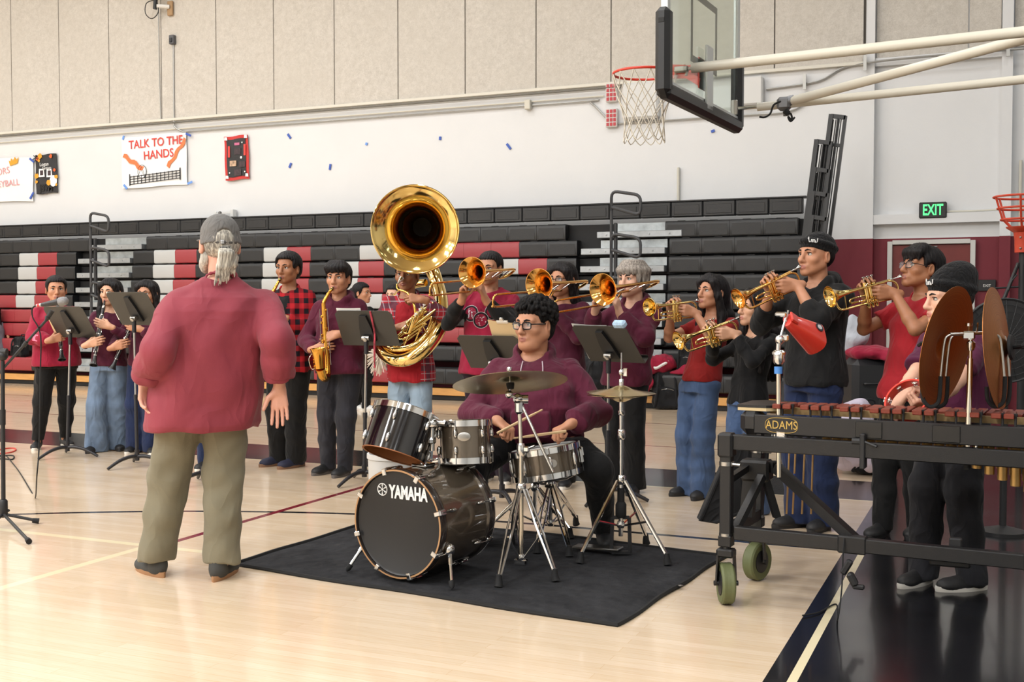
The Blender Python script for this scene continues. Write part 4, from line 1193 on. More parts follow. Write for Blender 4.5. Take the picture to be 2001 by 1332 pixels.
def trumpet(label, mouth, bell, gold=False, roll=0, group='trumpets being played'):
    """mouth, bell: points in the room"""
    o = thing('trumpet', label, 'trumpet', mouth, 0, group)
    R = frame(o, Vector(bell) - Vector(mouth), roll=roll); m = GOLD if gold else BRASSY
    k = MB(); k.lathe(shell(bell_prof(.20, .49, .0065, .061, 5.5)), Matrix.Translation((0, .016, 0)) @ AX, 28, caps=False); k.build('bell', m, o)
    k = MB(); k.tube(catmull([(.205, .016, 0), (.13, .016, 0), (.10, .016, -.001), (.066, .016, -.018), (.055, .016, -.05), (.067, .016, -.085), (.1, .016, -.104), (.15, .01, -.104), (.2, .004, -.1)], 5), [.0065, .006], 10); k.build('bell_tube', m, o)
    k = MB(); k.tube([(.075, -.014, 0), (.40, -.014, 0)], .0058, 10); k.build('leadpipe', m, o)
    k = MB(); k.tube(catmull([(.33, -.014, 0), (.40, -.014, 0), (.43, -.014, -.012), (.442, -.014, -.048), (.43, -.014, -.083), (.40, -.014, -.096), (.30, -.012, -.096), (.26, -.006, -.096)], 5), .0066, 10)
    k.tube([(.38, -.014, 0), (.385, -.014, -.096)], .003, 6); k.build('tuning_slide', m, o)
    for i in range(3):
        x = .196 + .027 * i
        k = MB(); k.lathe([(.0115, -.115), (.0125, -.11), (.0125, .02), (.0115, .024)], Matrix.Translation((x, 0, 0)), 14)
        k.lathe([(.009, -.125), (.009, -.115)], Matrix.Translation((x, 0, 0)), 10)
        v = k.build('valve', m, o)
        k = MB(); k.lathe([(.003, .024), (.003, .05), (.0095, .051), (.0105, .056), (.006, .058)], Matrix.Translation((x, 0, 0)), 12); k.build('valve_button', SILV, v)
    k = MB()
    for (x, y, z, L) in ((.25, -.03, -.05, .09), (.20, .03, -.07, .05), (.17, -.02, -.08, .06)): k.tube(catmull([(x, y * .3, z), (x + L * .4, y, z), (x + L, y, z - .004), (x + L, y, z - .022), (x + L * .4, y, z - .026), (x, y * .3, z - .026)], 4), .0055, 8)
    k.build('valve_slide', m, o)
    k = MB(); k.tube([(.24, .024, .006), (.25, .03, .02), (.262, .026, .006)], .002, 6); k.build('finger_ring', SILV, o)
    k = MB(); k.lathe([(.0125, .0), (.0135, .003), (.0125, .009), (.007, .022), (.0048, .03), (.0046, .075), (.0062, .08)], Matrix.Translation((0, -.014, 0)) @ AX, 16); k.build('mouthpiece', SILV, o)
    return o
def trombone(label, mouth, d, roll=0, slide=.62, m=None, group='trombones being played'):
    o = thing('trombone', label, 'trombone', mouth, 0, group)
    frame(o, d, roll=roll); m = m or GOLD
    # bell section stands at the left (+Y) and a little up from the slide
    b = .055
    k = MB(); k.lathe(shell(bell_prof(-.02, .36, .011, .108, 5.2)), Matrix.Translation((0, b + .075, .075)) @ AX, 36, caps=False); k.build('bell', m, o)
    k = MB(); k.tube([(-.02, b + .075, .075), (-.30, b + .075, .075)], [.011, .0085], 12)
    k.tube([(.06, b - .01, .0), (-.30, b - .02, .0)], .0078, 12); k.build('bell_tube', m, o)
    k = MB(); k.tube(catmull([(-.22, b + .075, .075), (-.30, b + .075, .075), (-.345, b + .065, .066), (-.362, b + .03, .038), (-.345, b - .008, .009), (-.30, b - .02, 0), (-.22, b - .02, 0)], 5), .0098, 12); k.build('tuning_slide', m, o)
    k = MB()
    for x in (-.26, -.1, .05): k.tube([(x, b + .075, .075), (x, b - .015, .0)], .0045, 8)
    k.tube([(-.2, b + .06, .062), (-.15, b - .005, .008)], .004, 6); k.build('brace', SILV, o)
    for nm, y0, y1, x1 in (('inner_slide', 0, .0, .12), ('outer_slide', 0, 0, slide + .12)):
        k = MB()
        if nm == 'inner_slide':
            for z in (0, -.085): k.tube([(.02, 0, z), (.5, 0, z)], .0062, 10)
            k.tube([(.09, 0, 0), (.09, 0, -.085)], .005, 8)
        else:
            for z in (0, -.085): k.tube([(.16, 0, z), (slide + .12, 0, z)], .0074, 10)
            k.tube(catmull([(slide + .1, 0, 0), (slide + .14, 0, -.003), (slide + .165, 0, -.022), (slide + .165, 0, -.063), (slide + .14, 0, -.082), (slide + .1, 0, -.085)], 4), .0078, 10)
            k.tube([(.18, 0, 0), (.18, 0, -.085)], .005, 8); k.ball((slide + .17, 0, -.08), .009, 6)
        k.build(nm, m, o)
    k = MB(); k.tube([(.02, 0, -.085), (.0, b * .4, -.05), (.0, b - .01, 0), (.06, b - .01, 0)], .007, 10); k.build('connector', m, o)
    k = MB(); k.lathe([(.018, .0), (.019, .004), (.0175, .012), (.009, .032), (.0055, .045), (.0075, .085), (.0075, .1)], Matrix.Translation((-.08, 0, 0)) @ AX, 16); k.build('mouthpiece', SILV, o)
    return o
def clarinet(label, mouth, bell, group='clarinets'):
    o = thing('clarinet', label, 'clarinet', mouth, 0, group); L = (Vector(bell) - Vector(mouth)).length
    frame(o, Vector(bell) - Vector(mouth)); s = L / .66
    k = MB(); k.lathe([(.004, 0), (.007, .01), (.0105, .05), (.0125, .085), (.0125, .09)], AX @ Matrix.Diagonal((1, 1, s, 1)), 14); k.build('mouthpiece', EBO, o)
    k = MB(); k.lathe([(.0125, .09), (.0145, .1), (.0145, .15), (.0135, .155), (.0135, .545), (.015, .55), (.0155, .57)], AX @ Matrix.Diagonal((1, 1, s, 1)), 16); k.build('body_tube', EBO, o)
    k = MB(); k.lathe([(.0155, .57), (.017, .6), (.022, .63), (.036, .66), (.0365, .663), (.031, .664), (.015, .6)], AX @ Matrix.Diagonal((1, 1, s, 1)), 20); k.build('bell', EBO, o)
    k = MB()
    for x in (.155, .35, .565): k = MB(); k.lathe([(.0155, x - .004), (.0158, x), (.0155, x + .005)], AX @ Matrix.Diagonal((1, 1, s, 1)), 16); k.build('metal_ring', SILV, o)
    k = MB(); k.lathe([(.013, .06), (.0142, .062), (.0142, .082), (.013, .084)], AX @ Matrix.Diagonal((1, 1, s, 1)), 14); k.build('ligature', SILV, o)
    rr = random.Random(5)
    for i in range(14):
        x = (.17 + .028 * i) * s; a = rr.uniform(-1.2, 1.2) + (PI / 2 if i % 2 else -PI / 2) * .5
        y, z = .018 * math.sin(a), .018 * math.cos(a)
        k = MB(); k.lathe([(.007, -.0015), (.007, .0015)], along((x, y, z), (0, math.sin(a), math.cos(a))), 10); k.tube([(x, y, z), (x + .03, y * 1.1, z * 1.1)], .0022, 5); k.build('key', SILV, o)
    k = MB()
    for y in (.017, -.017): k.tube([(.17 * s, y, .008), (.53 * s, y, .006)], .0022, 6)
    k.build('key_rod', SILV, o)
    return o
def saxophone(label, pts, m, group='alto saxophones'):
    """pts in the room: mouth, neck top, body top, bow bottom, bell rim centre (bell opens up and forward)"""
    mo, nk, bt, bb, br = [Vector(p) for p in pts]
    o = thing('alto_saxophone', label, 'saxophone', mo, 0, group)
    lo = lambda p: Vector(p) - mo
    nk, bt, bb, br = lo(nk), lo(bt), lo(bb), lo(br); ax = (bb - bt).normalized(); fw = (br - bt); fw = (fw - ax * fw.dot(ax)).normalized()
    k = MB(); k.tube([(0, 0, 0), nk * .16, nk * .38], [.006, .0105, .0125], 12); k.build('mouthpiece', EBO, o)
    k = MB(); k.tube([nk * .2, nk * .28], .0135, 12); k.build('ligature', BRASS, o)
    k = MB(); k.tube(catmull([nk * .34, nk * .8, nk + (bt - nk) * .35, bt], 6), [.010, .016], 12); k.build('neck', m, o)
    L = (bb - bt).length; w = (br - bt - ax * (br - bt).dot(ax)).length
    k = MB(); path = [bt, bt.lerp(bb, .4), bb - ax * .05, bb + fw * w * .22 + ax * .012, bb + fw * w * .62 + ax * .008, bb + fw * w * .88 - ax * .05]
    k.tube(catmull(path, 6), [.016, .022, .028, .032, .034, .037], 16); k.build('body_tube', m, o)
    b0 = bb + fw * w * .88 - ax * .05
    k = MB(); dv = (br - b0); Lb = dv.length
    pr = [(.037, 0), (.041, Lb * .35), (.047, Lb * .65), (.054, Lb * .85), (.061, Lb * .96), (.065, Lb), (.066, Lb + .003), (.064, Lb + .004), (.058, Lb * .95), (.05, Lb * .84), (.04, Lb * .6), (.0, Lb * .2)]
    k.lathe(pr, along(b0, dv), 28); k.build('bell', m, o)
    sd = ax.cross(fw).normalized()
    for i in range(9):
        p = bt.lerp(bb, .1 + .085 * i); a = (fw * (.7 if i % 2 else .2) + sd * (.5 if i % 3 else -.7)).normalized(); r = .016 + .014 * i / 8
        k = MB(); k.lathe([(r * .55, -.004), (r * .62, .004), (r * .3, .006)], along(p + a * (r + .005), a), 14); k.build('key_cup', m, o)
    for i in range(3):
        p = b0.lerp(br, .1 + .3 * i) + sd * .045; k = MB(); k.lathe([(.019, -.004), (.021, .004), (.01, .006)], along(p - fw * .0, sd + fw * .3), 14); k.build('key_cup', m, o)
    k = MB()
    for q, z in ((.03, .02), (-.03, .02)): k.tube([bt.lerp(bb, .08) + sd * q + fw * .01, bt.lerp(bb, .85) + sd * q * 1.2 + fw * .012], .003, 6)
    g = b0.lerp(br, .05) + sd * .07; k.tube(catmull([b0 + sd * .05, g, b0.lerp(br, .5) + sd * .075 + fw * .02, b0.lerp(br, .8) + sd * .05], 5), .003, 6); k.build('key_guard', SILV, o)
    return o
def sousaphone(label, c, Dp):
    """big coiled horn worn round the player; control points read along the coil"""
    o = thing('sousaphone', label, 'sousaphone', c, 0)
    P = lambda x, y, dd: Vector(D(x, y, Dp + dd)) - Vector(c)
    m = BRASSY
    bc = P(811, 448, -.30); fw = vdir(-.03, 1, -.10); fw = Vector(fw)
    pr = bell_prof(0, .36, .135, .333, 3.0, 22)
    k = MB(); k.lathe(shell(pr, .002), along(bc - fw * .36, fw), 64, caps=False); k.build('bell', m, o)
    k = MB(); k.lathe([(.062, -.2), (.08, -.13), (.115, -.04), (.137, 0), (.133, .0), (.112, -.04), (.076, -.13), (.055, -.2)], along(bc - fw * .36, fw), 40, caps=False); th_ = k.build('bell_throat', DKB, o); k = MB(); k.lathe([(.075, -.13), (0, -.14)], along(bc - fw * .36, fw), 32, caps=False); k.build('bore_shade_disc', M('bore_shade', '0E0905', 1.0), th_)  # black disc across the throat stands in for the shade deep inside
    k = MB(); k.lathe([(.137, -.008), (.142, .0), (.137, .008)], along(bc - fw * .36, fw), 48, True); k.lathe([(.331, -.002), (.337, .002), (.332, .007), (.326, .004)], along(bc, fw), 64, True); k.build('bell_ring', SILV if False else m, o)
    t0 = bc - fw * .54
    coil = [t0, t0 - fw * .10 + Vector((0, 0, -.03)), P(835, 500, .3), P(852, 548, .24), P(862, 590, .02), P(858, 640, -.17), P(826, 684, -.24), P(786, 704, -.22), P(750, 690, -.08), P(735, 650, .14), P(758, 600, .26), P(800, 560, .27), P(832, 552, .2)]
    k = MB(); k.tube(catmull(coil, 8), [.06, .062, .06, .056, .055, .058, .058, .055, .05, .044, .038, .034, .03], 20); k.build('coil', m, o)
    inner = [P(858, 578, .1), P(850, 610, -.12), P(836, 650, -.2), P(806, 676, -.24), P(772, 682, -.2), P(748, 672, -.05)]
    k = MB(); k.tube(catmull(inner, 7), [.022, .026, .022], 12); k.build('branch_tube', m, o)
    k = MB(); k.tube(catmull([P(783, 549, -.16), P(776, 556, -.17), P(778, 565, -.19), P(796, 572, -.24), P(808, 592, -.26), P(812, 612, -.27)], 6), [.006, .008, .011], 10); k.build('leadpipe', BRASS, o)
    k = MB(); a = P(784, 545, -.155); dv = P(776, 556, -.2) - a; k.lathe([(.018, -.01), (.0195, -.006), (.019, .006), (.011, .028), (.0065, .04), (.0065, .06)], along(a, dv), 18); k.build('mouthpiece', SILV, o)
    for i in range(3):
        a = P(822 - 8 * i, 612 + 9 * i, -.24 - .02 * i); d_ = (P(806 - 8 * i, 636 + 9 * i, -.24 - .02 * i) - a).normalized(); u = Vector((0, 0, 1))
        ax = (RT * .35 + Vector((0, 0, .8)) - FH * .3).normalized()
        k = MB(); k.lathe([(.019, -.085), (.0205, -.08), (.0205, .045), (.019, .05)], along(a, ax), 14); v = k.build('valve', m, o)
        k = MB(); k.lathe([(.004, .05), (.004, .072), (.012, .073), (.012, .08)], along(a, ax), 12); k.build('valve_button', PEARL, v)
    for i in range(4):
        k = MB(); q = lambda x, y: P(x, y, -.2 - .02 * i)
        x0, y0 = 790 + 9 * i, 652 - 13 * i
        k.tube(catmull([q(x0 + 30, y0 - 22), q(x0 + 10, y0 - 8), q(x0 - 14, y0 + 10), q(x0 - 22, y0 + 20), q(x0 - 12, y0 + 24), q(x0 + 12, y0 + 8), q(x0 + 34, y0 - 8)], 5), .0105, 10); k.build('valve_slide', m, o)
    k = MB()
    for (a, b_) in (((786, 684), (800, 650)), ((806, 680), (822, 640)), ((836, 656), (822, 628))): k.tube([P(*a, -.24), P(*b_, -.22)], .006, 8)
    k.build('brace', m, o)
    return o
def drumstick(label, a, b):
    o = MB(); a = Vector(a); b = Vector(b); d = b - a
    o.tube([a, a + d * .7, a + d * .95, a + d * .965, b], [.0075, .0075, .0042, .0055, .004], 10)
    return tag(o.build('drumstick', M('hickory', 'D8B88C', .5)), label, 'drumstick')
# ------------------------------------------------------------------ stands
PAPER = M('sheet_paper', 'E9E8E4', .7); MAN = M('manila', 'E2C79A', .7)
def music_stand(label, foot, desk, w, hgt, tiltpx, face, dk='D', group='music stands', legs=(.3, 2.4, 4.5), lift=.0):
    """foot: floor point; desk: centre of the desk in the room; face: direction the BACK of the desk looks"""
    o = thing('music_stand', label, 'music stand', foot, 0, group); f = Vector(foot); c = Vector(desk) - f
    back = Vector(face).normalized()
    dm = M('desk_grey', '3E3C38', .38, .3, var=.06, vscale=5); dm2 = M('desk_black', '26262A', .4, .2)
    lean = math.radians(tiltpx)                              # desk tilts back away from the player
    up = (Vector((0, 0, 1)) * math.cos(lean) + back * math.sin(lean)).normalized()
    side = up.cross(back).normalized(); nrm = side.cross(up).normalized()       # nrm ~ back direction
    if nrm.dot(back) < 0: nrm = -nrm
    X = Matrix((side, up, nrm)).transposed().to_4x4(); X.translation = c
    ww, hh = w / 2, hgt / 2
    k = MB(); r = .03
    poly = [(-ww, -hh), (ww, -hh), (ww, hh - r), (ww - r, hh), (-ww + r, hh), (-ww, hh - r)]
    k.prism(poly, .003, X); k.build('desk', dm, o, False)
    k = MB(); k.box((0, -hh + .002, -.028), (w, .003, .056), R=None) if False else None
    k.X = X; k.box((0, -hh, -.028), (w, .003, .056)); k.box((0, -hh + .012, -.055), (w, .024, .003)); k.build('lip', dm, o, False)
    k = MB(); k.prism([(-.062, -hgt * .34), (.062, -hgt * .34), (.05, hgt * .05), (.028, hgt * .38), (-.028, hgt * .38), (-.05, hgt * .05)], .022, X @ Matrix.Translation((0, 0, .013))); k.build('back_plate', M('plate_black', '131314', .5), o, False)
    piv = X @ Vector((0, -hgt * .2, .045))
    k = MB(); k.lathe([(.02, -.03), (.02, .03)], along(piv, side), 14); k.lathe([(.018, .02), (.018, .03), (.012, .034)], along(piv, nrm), 14); k.build('tilt_knob', STEEL, o)
    k = MB(); k.tube([piv + Vector((0, 0, -.12)), piv], .018, 12); k.build('tilt_socket', dm2, o)
    bot = Vector((0, 0, .1)); tp = piv + Vector((0, 0, -.05)); mid = bot.lerp(tp, .45)
    k = MB(); k.tube([mid, tp], .0095, 12); k.build('upper_tube', STEEL, o)
    k = MB(); k.tube([bot, mid], .0145, 12); k.tube([mid - Vector((0, 0, .03)), mid + Vector((0, 0, .01))], .0165, 12); k.tube([Vector((0, 0, .05)), Vector((0, 0, .14))], .02, 12); k.build('lower_tube', dm2, o)
    for a in legs:
        k = MB(); u = Vector((math.cos(a), math.sin(a), 0))
        k.tube(catmull([Vector((0, 0, .085)), u * .07 + Vector((0, 0, .088)), u * .17 + Vector((0, 0, .065)), u * .28 + Vector((0, 0, .012))], 5), [.017, .015, .012], 10); k.build('leg', dm2, o)
    o['desk_x'] = 0
    return o, X, f
def sheet_on(stand, X, f, w, h, dx, dy, m, label, name='sheet_music', rot=0.0):
    k = MB(); Y = Matrix.Translation(f) @ X @ Matrix.Translation((dx, dy, -.012)) @ Matrix.Rotation(rot, 4, 'Z')
    k.X = Y
    rows = []
    for i in range(5):
        v = i / 4 - .5
        rows.append([(w * (j / 4 - .5), h * v, -.006 * (1 - math.cos(3 * (j / 4 - .5))) * 1 - .004 * math.sin(v * 3)) for j in range(5)])
    k.grid(rows); k.grid([[(p[0], p[1], p[2] - .003) for p in r] for r in rows], True)
    return tag(k.build(name, m), label, 'sheet music' if name == 'sheet_music' else 'folder')
# ------------------------------------------------------------------ drum kit
def sparkle_shell():
    m = bpy.data.materials.new('shell_bronze'); m.use_nodes = True; t = NT(m); co = t.coord()
    f = t.noise(co, 3, 2, .5, (1, 1, .2)); t.link(t.mix(t.ramp(f, .35, .65), lin('453A30'), lin('6B6052')), t.b.inputs['Base Color'])
    t.b.inputs['Roughness'].default_value = .22; t.b.inputs['Metallic'].default_value = .55; t.b.inputs['Coat Weight'].default_value = .8; t.b.inputs['Coat Roughness'].default_value = .04
    return m
SHELL = sparkle_shell(); BSH = M('shell_black', '0C0B10', .12, coat=.8); HEADW = M('drum_head', 'D8D6D0', .5); WOODIN = M('shell_wood', '9A5F35', .5, var=.15); HOOPB = M('hoop_brown', '2A2320', .25, coat=.5); TANE = M('hoop_edge', 'A98058', .5)
def lug(k, p, out, ax, L=.05):
    X = Matrix((Vector(ax).cross(out).normalized(), Vector(out), Vector(ax))).transposed().to_4x4(); X.translation = Vector(p)
    k._add([], []); k.ball(p + out * .008, (.010, .012, L * .5), 8, X.to_3x3().to_4x4())
def drum(name, label, top, axis, r, L, shell, n=6, open_bottom=False, badge=None, head=HEADW, a0=0.0, edge=CHROME):
    """top: centre of the upper rim; axis points from lower to upper rim"""
    o = thing(name, label, 'drum', top, 0, None); ax = Vector(axis).normalized()
    R = basis_z(ax); o.rotation_mode = 'QUATERNION'; o.rotation_quaternion = R.to_quaternion()
    k = MB(); k.lathe([(r, -L + .01), (r, -.01)], None, 48) if False else k.lathe([(r, -L + .006), (r, -.01), (r - .008, -.01), (r - .008, -L + .006)], None, 48, True); k.m = 1
    k.lathe([(r - .0085, -.012), (r - .0085, -L + .008)], None, 48, caps=False); k.build('shell', [shell, WOODIN], o)
    k = MB(); k.lathe([(0, -.004), (r - .004, -.004), (r + .002, -.010)], None, 48); k.build('batter_head', head, o)
    for nm, z in (('hoop', 0), ('hoop', -L)):
        if open_bottom and z < 0: continue
        sg = 1 if z == 0 else -1
        k = MB(); k.lathe([(r + .003, z - sg * .024), (r + .008, z - sg * .024), (r + .0075, z + sg * .006), (r + .003, z + sg * .010), (r - .001, z + sg * .008), (r + .0015, z + sg * .0), (r + .003, z - sg * .02)], None, 48, True); k.build(nm, edge, o)
    if not open_bottom:
        k = MB(); k.lathe([(0, -L + .002), (r, -L + .002)], None, 40); k.build('resonant_head', M('head_clear', 'BEBCB8', .3), o)
    else:
        k = MB(); k.lathe([(r - .009, -L + .006), (r + .0005, -L + .006), (r + .0005, -L + .002), (r - .009, -L + .002)], None, 48, True); k.build('bearing_edge', WOODIN, o)
    for i in range(n):
        a = a0 + 2 * PI * i / n; out = Vector((math.cos(a), math.sin(a), 0))
        for z, ze in (((-.06, .008), (-L + .06, -L - .006)) if L > .17 else ((-L / 2, .008),)):
            k = MB(); lug(k, out * r + Vector((0, 0, z)), out, Vector((0, 0, 1)), .05 if L > .17 else .085)
            if z > -L * .6 or not open_bottom: k.tube([out * (r + .012) + Vector((0, 0, z)), out * (r + .012) + Vector((0, 0, ze))], .0032, 6)
            if L <= .17: k.tube([out * (r + .012) + Vector((0, 0, z)), out * (r + .012) + Vector((0, 0, -L - .006))], .0032, 6)
            k.build('lug', CHROME, o)
    return o
def basis_z(z):
    z = Vector(z).normalized(); x = Vector((0, 1, 0)).cross(z)
    x = (RT - z * RT.dot(z)).normalized(); y = z.cross(x)
    return Matrix((x, y, z)).transposed()
# rug
rug_pts = [(-3.64, 4.73), (-2.6, 4.60), (-1.46, 4.47), (-1.40, 5.2), (-1.33, 5.95), (-2.4, 6.08), (-3.56, 6.2), (-3.61, 5.4)]
def rug_mat():
    m = bpy.data.materials.new('quilted_rug'); m.use_nodes = True; t = NT(m); co = t.coord()
    t.link(t.mix(t.ramp(t.noise(co, 5, 4), .3, .7), lin('252527'), lin('353537')), t.b.inputs['Base Color'])
    t.b.inputs['Roughness'].default_value = .95; t.b.inputs['Specular IOR Level'].default_value = .15
    v = t.n.new('ShaderNodeTexVoronoi'); v.inputs['Scale'].default_value = 17; v.feature = 'SMOOTH_F1'; t.link(co, v.inputs['Vector'])
    t.bump(t.math('ADD', v.outputs['Distance'], t.math('MULTIPLY', t.noise(co, 40, 3), .25)), .9, .02); return m
k = MB(); rows = []
A, B_, C_, D_ = [Vector((x, y, 0)) for x, y in (rug_pts[0], rug_pts[2], rug_pts[4], rug_pts[6])]
NR = 40
for i in range(NR + 1):
    v = i / NR; r_ = []
    for j in range(NR + 1):
        u = j / NR; p = A.lerp(B_, u).lerp(D_.lerp(C_, u), v)
        e = min(u, v, 1 - u, 1 - v)
        z = .012 + .004 * math.sin(u * 9 + v * 5) * math.sin(v * 11) - (.008 if e == 0 else 0)
        p = p + Vector((.006 * math.sin(v * 14), .008 * math.sin(u * 13 + 1), 0)) * (1 if e == 0 else 0)
        r_.append((p.x, p.y, z))
    rows.append(r_)
k.grid(rows); k.grid([[(p[0], p[1], .001) for p in r] for r in rows], True)
rug = tag(k.build('rug', rug_mat()), 'black quilted rug lying under the drum kit', 'rug')
k = MB(); edge = [Vector(p) for p in rows[0]] + [Vector(r[-1]) for r in rows[1:]] + [Vector(p) for p in rows[-1][::-1][1:]] + [Vector(r[0]) for r in rows[::-1][1:-1]]
k.tube([p + Vector((0, 0, .003)) for p in edge], .011, 6, True); k.build('binding', M('rug_binding', '161617', .9), rug)
k = MB(); k.lathe([(.008, 0), (.014, .002), (.008, .004)], Matrix.Translation(G(1330, 1152) + Vector((0, 0, .02))), 12); k.build('grommet', STEEL, rug)
# bass drum
bc = D(779, 1034, 5.46); bax = vdir(.54, -.84); Rr, BL = .262, .44
bc.z = Rr + .030
bd = thing('bass_drum', 'bronze bass drum with black front head lettered YAMAHA', 'drum', bc, 0)
frame(bd, bax)
k = MB(); k.lathe([(Rr - .004, .03), (Rr - .004, BL - .02)], AX, 64, caps=False); k.build('shell', SHELL, bd)
for nm, x0 in (('front_hoop', -.015), ('rear_hoop', BL - .04)):
    k = MB(); k.lathe([(Rr - .006, x0), (Rr + .004, x0), (Rr + .006, x0 + .004), (Rr + .006, x0 + .046), (Rr + .004, x0 + .05), (Rr - .006, x0 + .05)], AX, 72, True); h_ = k.build(nm, HOOPB, bd)
    k = MB(); k.lathe([(Rr - .004, x0 - .0015), (Rr + .004, x0 - .0015), (Rr + .004, x0 + .001)], AX, 72, caps=False); k.lathe([(Rr + .0055, x0 + .052), (Rr + .001, x0 + .056)], AX, 72, caps=False); k.build('hoop_edge', TANE if nm[0] == 'f' else CHROME, h_)
k = MB(); k.lathe([(0, .006), (Rr - .018, .006), (Rr - .008, .000)], AX, 64, caps=False); fh = k.build('front_head', M('head_black', '141416', .42), bd)
k = MB(); k.lathe([(0, BL - .008), (Rr - .006, BL - .008)], AX, 64); k.build('batter_head', HEADW, bd)
LX = lambda u, v, x=-.002: Matrix(((0, 0, -1, x), (-1, 0, 0, -u), (0, 1, 0, v), (0, 0, 0, 1)))
LOGO = M('logo_white', 'E2E2E0', .5)
text_obj('lettering', 'YAMAHA', .087, LOGO, fh, LX(.056, .15, .004), .001, .0035, sx=.645)
k = MB(); c0 = (-.104, .158)
k.tube([(.004, -(c0[0] + .029 * math.cos(a * PI / 16)), c0[1] + .029 * math.sin(a * PI / 16)) for a in range(32)], .0024, 6, True)
for a in range(3):
    t_ = PI / 2 + a * PI / 3
    k.tube([(.004, -(c0[0] - .027 * math.cos(t_)), c0[1] - .027 * math.sin(t_)), (.004, -(c0[0] + .027 * math.cos(t_)), c0[1] + .027 * math.sin(t_))], .0016, 6)
    for s_ in (0, PI):
        e = (c0[0] + .017 * math.cos(t_ + s_), c0[1] + .017 * math.sin(t_ + s_)); f_ = (c0[0] + .024 * math.cos(t_ + s_), c0[1] + .024 * math.sin(t_ + s_))
        k.tube([(.004, -e[0], e[1]), (.004, -f_[0], f_[1])], .0038, 6)
k.build('emblem', LOGO, fh)
for i in range(8):
    a = PI / 8 + PI / 4 * i + .1
    for x0, sg in ((0, 1), (BL, -1)):
        out = Vector((0, math.cos(a), math.sin(a))); k = MB()
        k.box(Vector((x0 + sg * .008, 0, 0)) + out * (Rr + .009), (.05, .03, .012), .005, Matrix((Vector((1, 0, 0)), Vector((1, 0, 0)).cross(out) * -1, out)).transposed())
        k.box(Vector((x0 - sg * .02, 0, 0)) + out * (Rr - .004), (.008, .024, .034), .003, Matrix((Vector((1, 0, 0)), Vector((1, 0, 0)).cross(out) * -1, out)).transposed())
        k.tube([Vector((x0, 0, 0)) + out * (Rr + .014), Vector((x0 + sg * .085, 0, 0)) + out * (Rr + .012)], .0035, 6)
        lug(k, Vector((x0 + sg * .1, 0, 0)) + out * (Rr - .004), out, Vector((1, 0, 0)), .06)
        k.build('claw_hook', CHROME, bd)
for sg in (-1, 1):
    a = -.42; out = Vector((0, sg * math.cos(a), math.sin(a))); p0 = Vector((.075, 0, 0)) + out * (Rr + .012)
    foot = Vector((-.01, sg * (Rr + .065), -Rr - .012))
    k = MB(); k.ball(p0, (.03, .026, .032), 8); k.tube([p0, p0.lerp(foot, .86)], .0085, 8); k.tube([p0, p0.lerp(foot, .4)], .012, 8); sp = k.build('spur', CHROME, bd)
    k = MB(); k.tube([p0.lerp(foot, .8), p0.lerp(foot, .93), foot], [.014, .014, .004], 10); k.build('rubber_foot', RUB, sp)
# tom holder on the bass drum
tp = Vector((.2, 0, Rr - .004)); k = MB()
k.box(tp + Vector((0, 0, .006)), (.09, .09, .018), .006); k.tube([tp, tp + Vector((0, 0, .12))], .017, 14); k.box(tp + Vector((0, 0, .13)), (.05, .14, .04), .012)
for y in (.055, -.055): k.tube([tp + Vector((0, y, .08)), tp + Vector((0, y, .21))], .0125, 12); k.ball(tp + Vector((0, y, .22)), (.03, .03, .028), 8); k.lathe([(.03, -.012), (.034, 0), (.03, .012)], Matrix.Translation(tp + Vector((0, y, .215))), 16)
k.tube([tp + Vector((0, .055, .22)), tp + Vector((.0, .13, .23))], .012, 10); k.tube([tp + Vector((0, -.055, .22)), tp + Vector((.0, -.14, .22))], .012, 10)
k.lathe([(.02, -.01), (.03, 0), (.02, .008)], Matrix.Translation(tp + Vector((0, .06, .285))), 14); k.tube([tp + Vector((0, .03, .12)), tp + Vector((-.02, .1, .12))], .008, 8)
k.build('tom_holder', CHROME, bd)
t1 = drum('tom', 'glossy black tom with open bottom tilted over the bass drum', D(796, 806, 5.66), vdir(.064, -.075, .214), .163, .235, BSH, 6, True, a0=.35)
t2 = drum('tom', 'small bronze tom with oval badge mounted right over the bass drum', D(908, 823, 5.72), vdir(-.03, -.10, 1), .128, .205, SHELL, 6, a0=.2)
k = MB(); k.lathe([(.024, 0), (.026, .003), (.02, .005), (0, .005)], Matrix.Translation((.0, -.128, -.075)) @ Matrix.Rotation(PI / 2, 4, 'X') @ Matrix.Diagonal((1.25, .85, 1, 1)), 20); k.build('badge', STEEL, t2)
sn = drum('snare_drum', 'dark bronze snare drum on a stand before the seated drummer', D(1063, 875, 6.02), vdir(-.165, -.07, 1), .181, .15, SHELL, 8, a0=.1, edge=CHROME)
k = MB(); k.box((.19, .01, -.075), (.02, .03, .075), .006); k.box((.2, .01, -.05), (.012, .02, .05), .004); k.build('throw_off', CHROME, sn)
k = MB(); k.lathe([(.021, 0), (.021, .003), (0, .003)], Matrix.Translation((.03, -.18, -.075)) @ Matrix.Rotation(PI / 2, 4, 'X'), 20); k.build('badge', STEEL, sn)
# white bucket behind
g = Vector((G(775, 1010).x, G(775, 1010).y, 0)); k = MB(); p_ = D(772, 930, 6.25); p_.z = 0
k.lathe([(.12, 0), (.135, .02), (.15, .5), (.156, .505), (.156, .53), (.145, .53), (.138, .1), (0, .05)], Matrix.Translation(p_), 32)
tag(k.build('bucket', M('bucket_white', 'E4E4E2', .35)), 'tall white bucket behind the bass drum under the black tom', 'bucket')
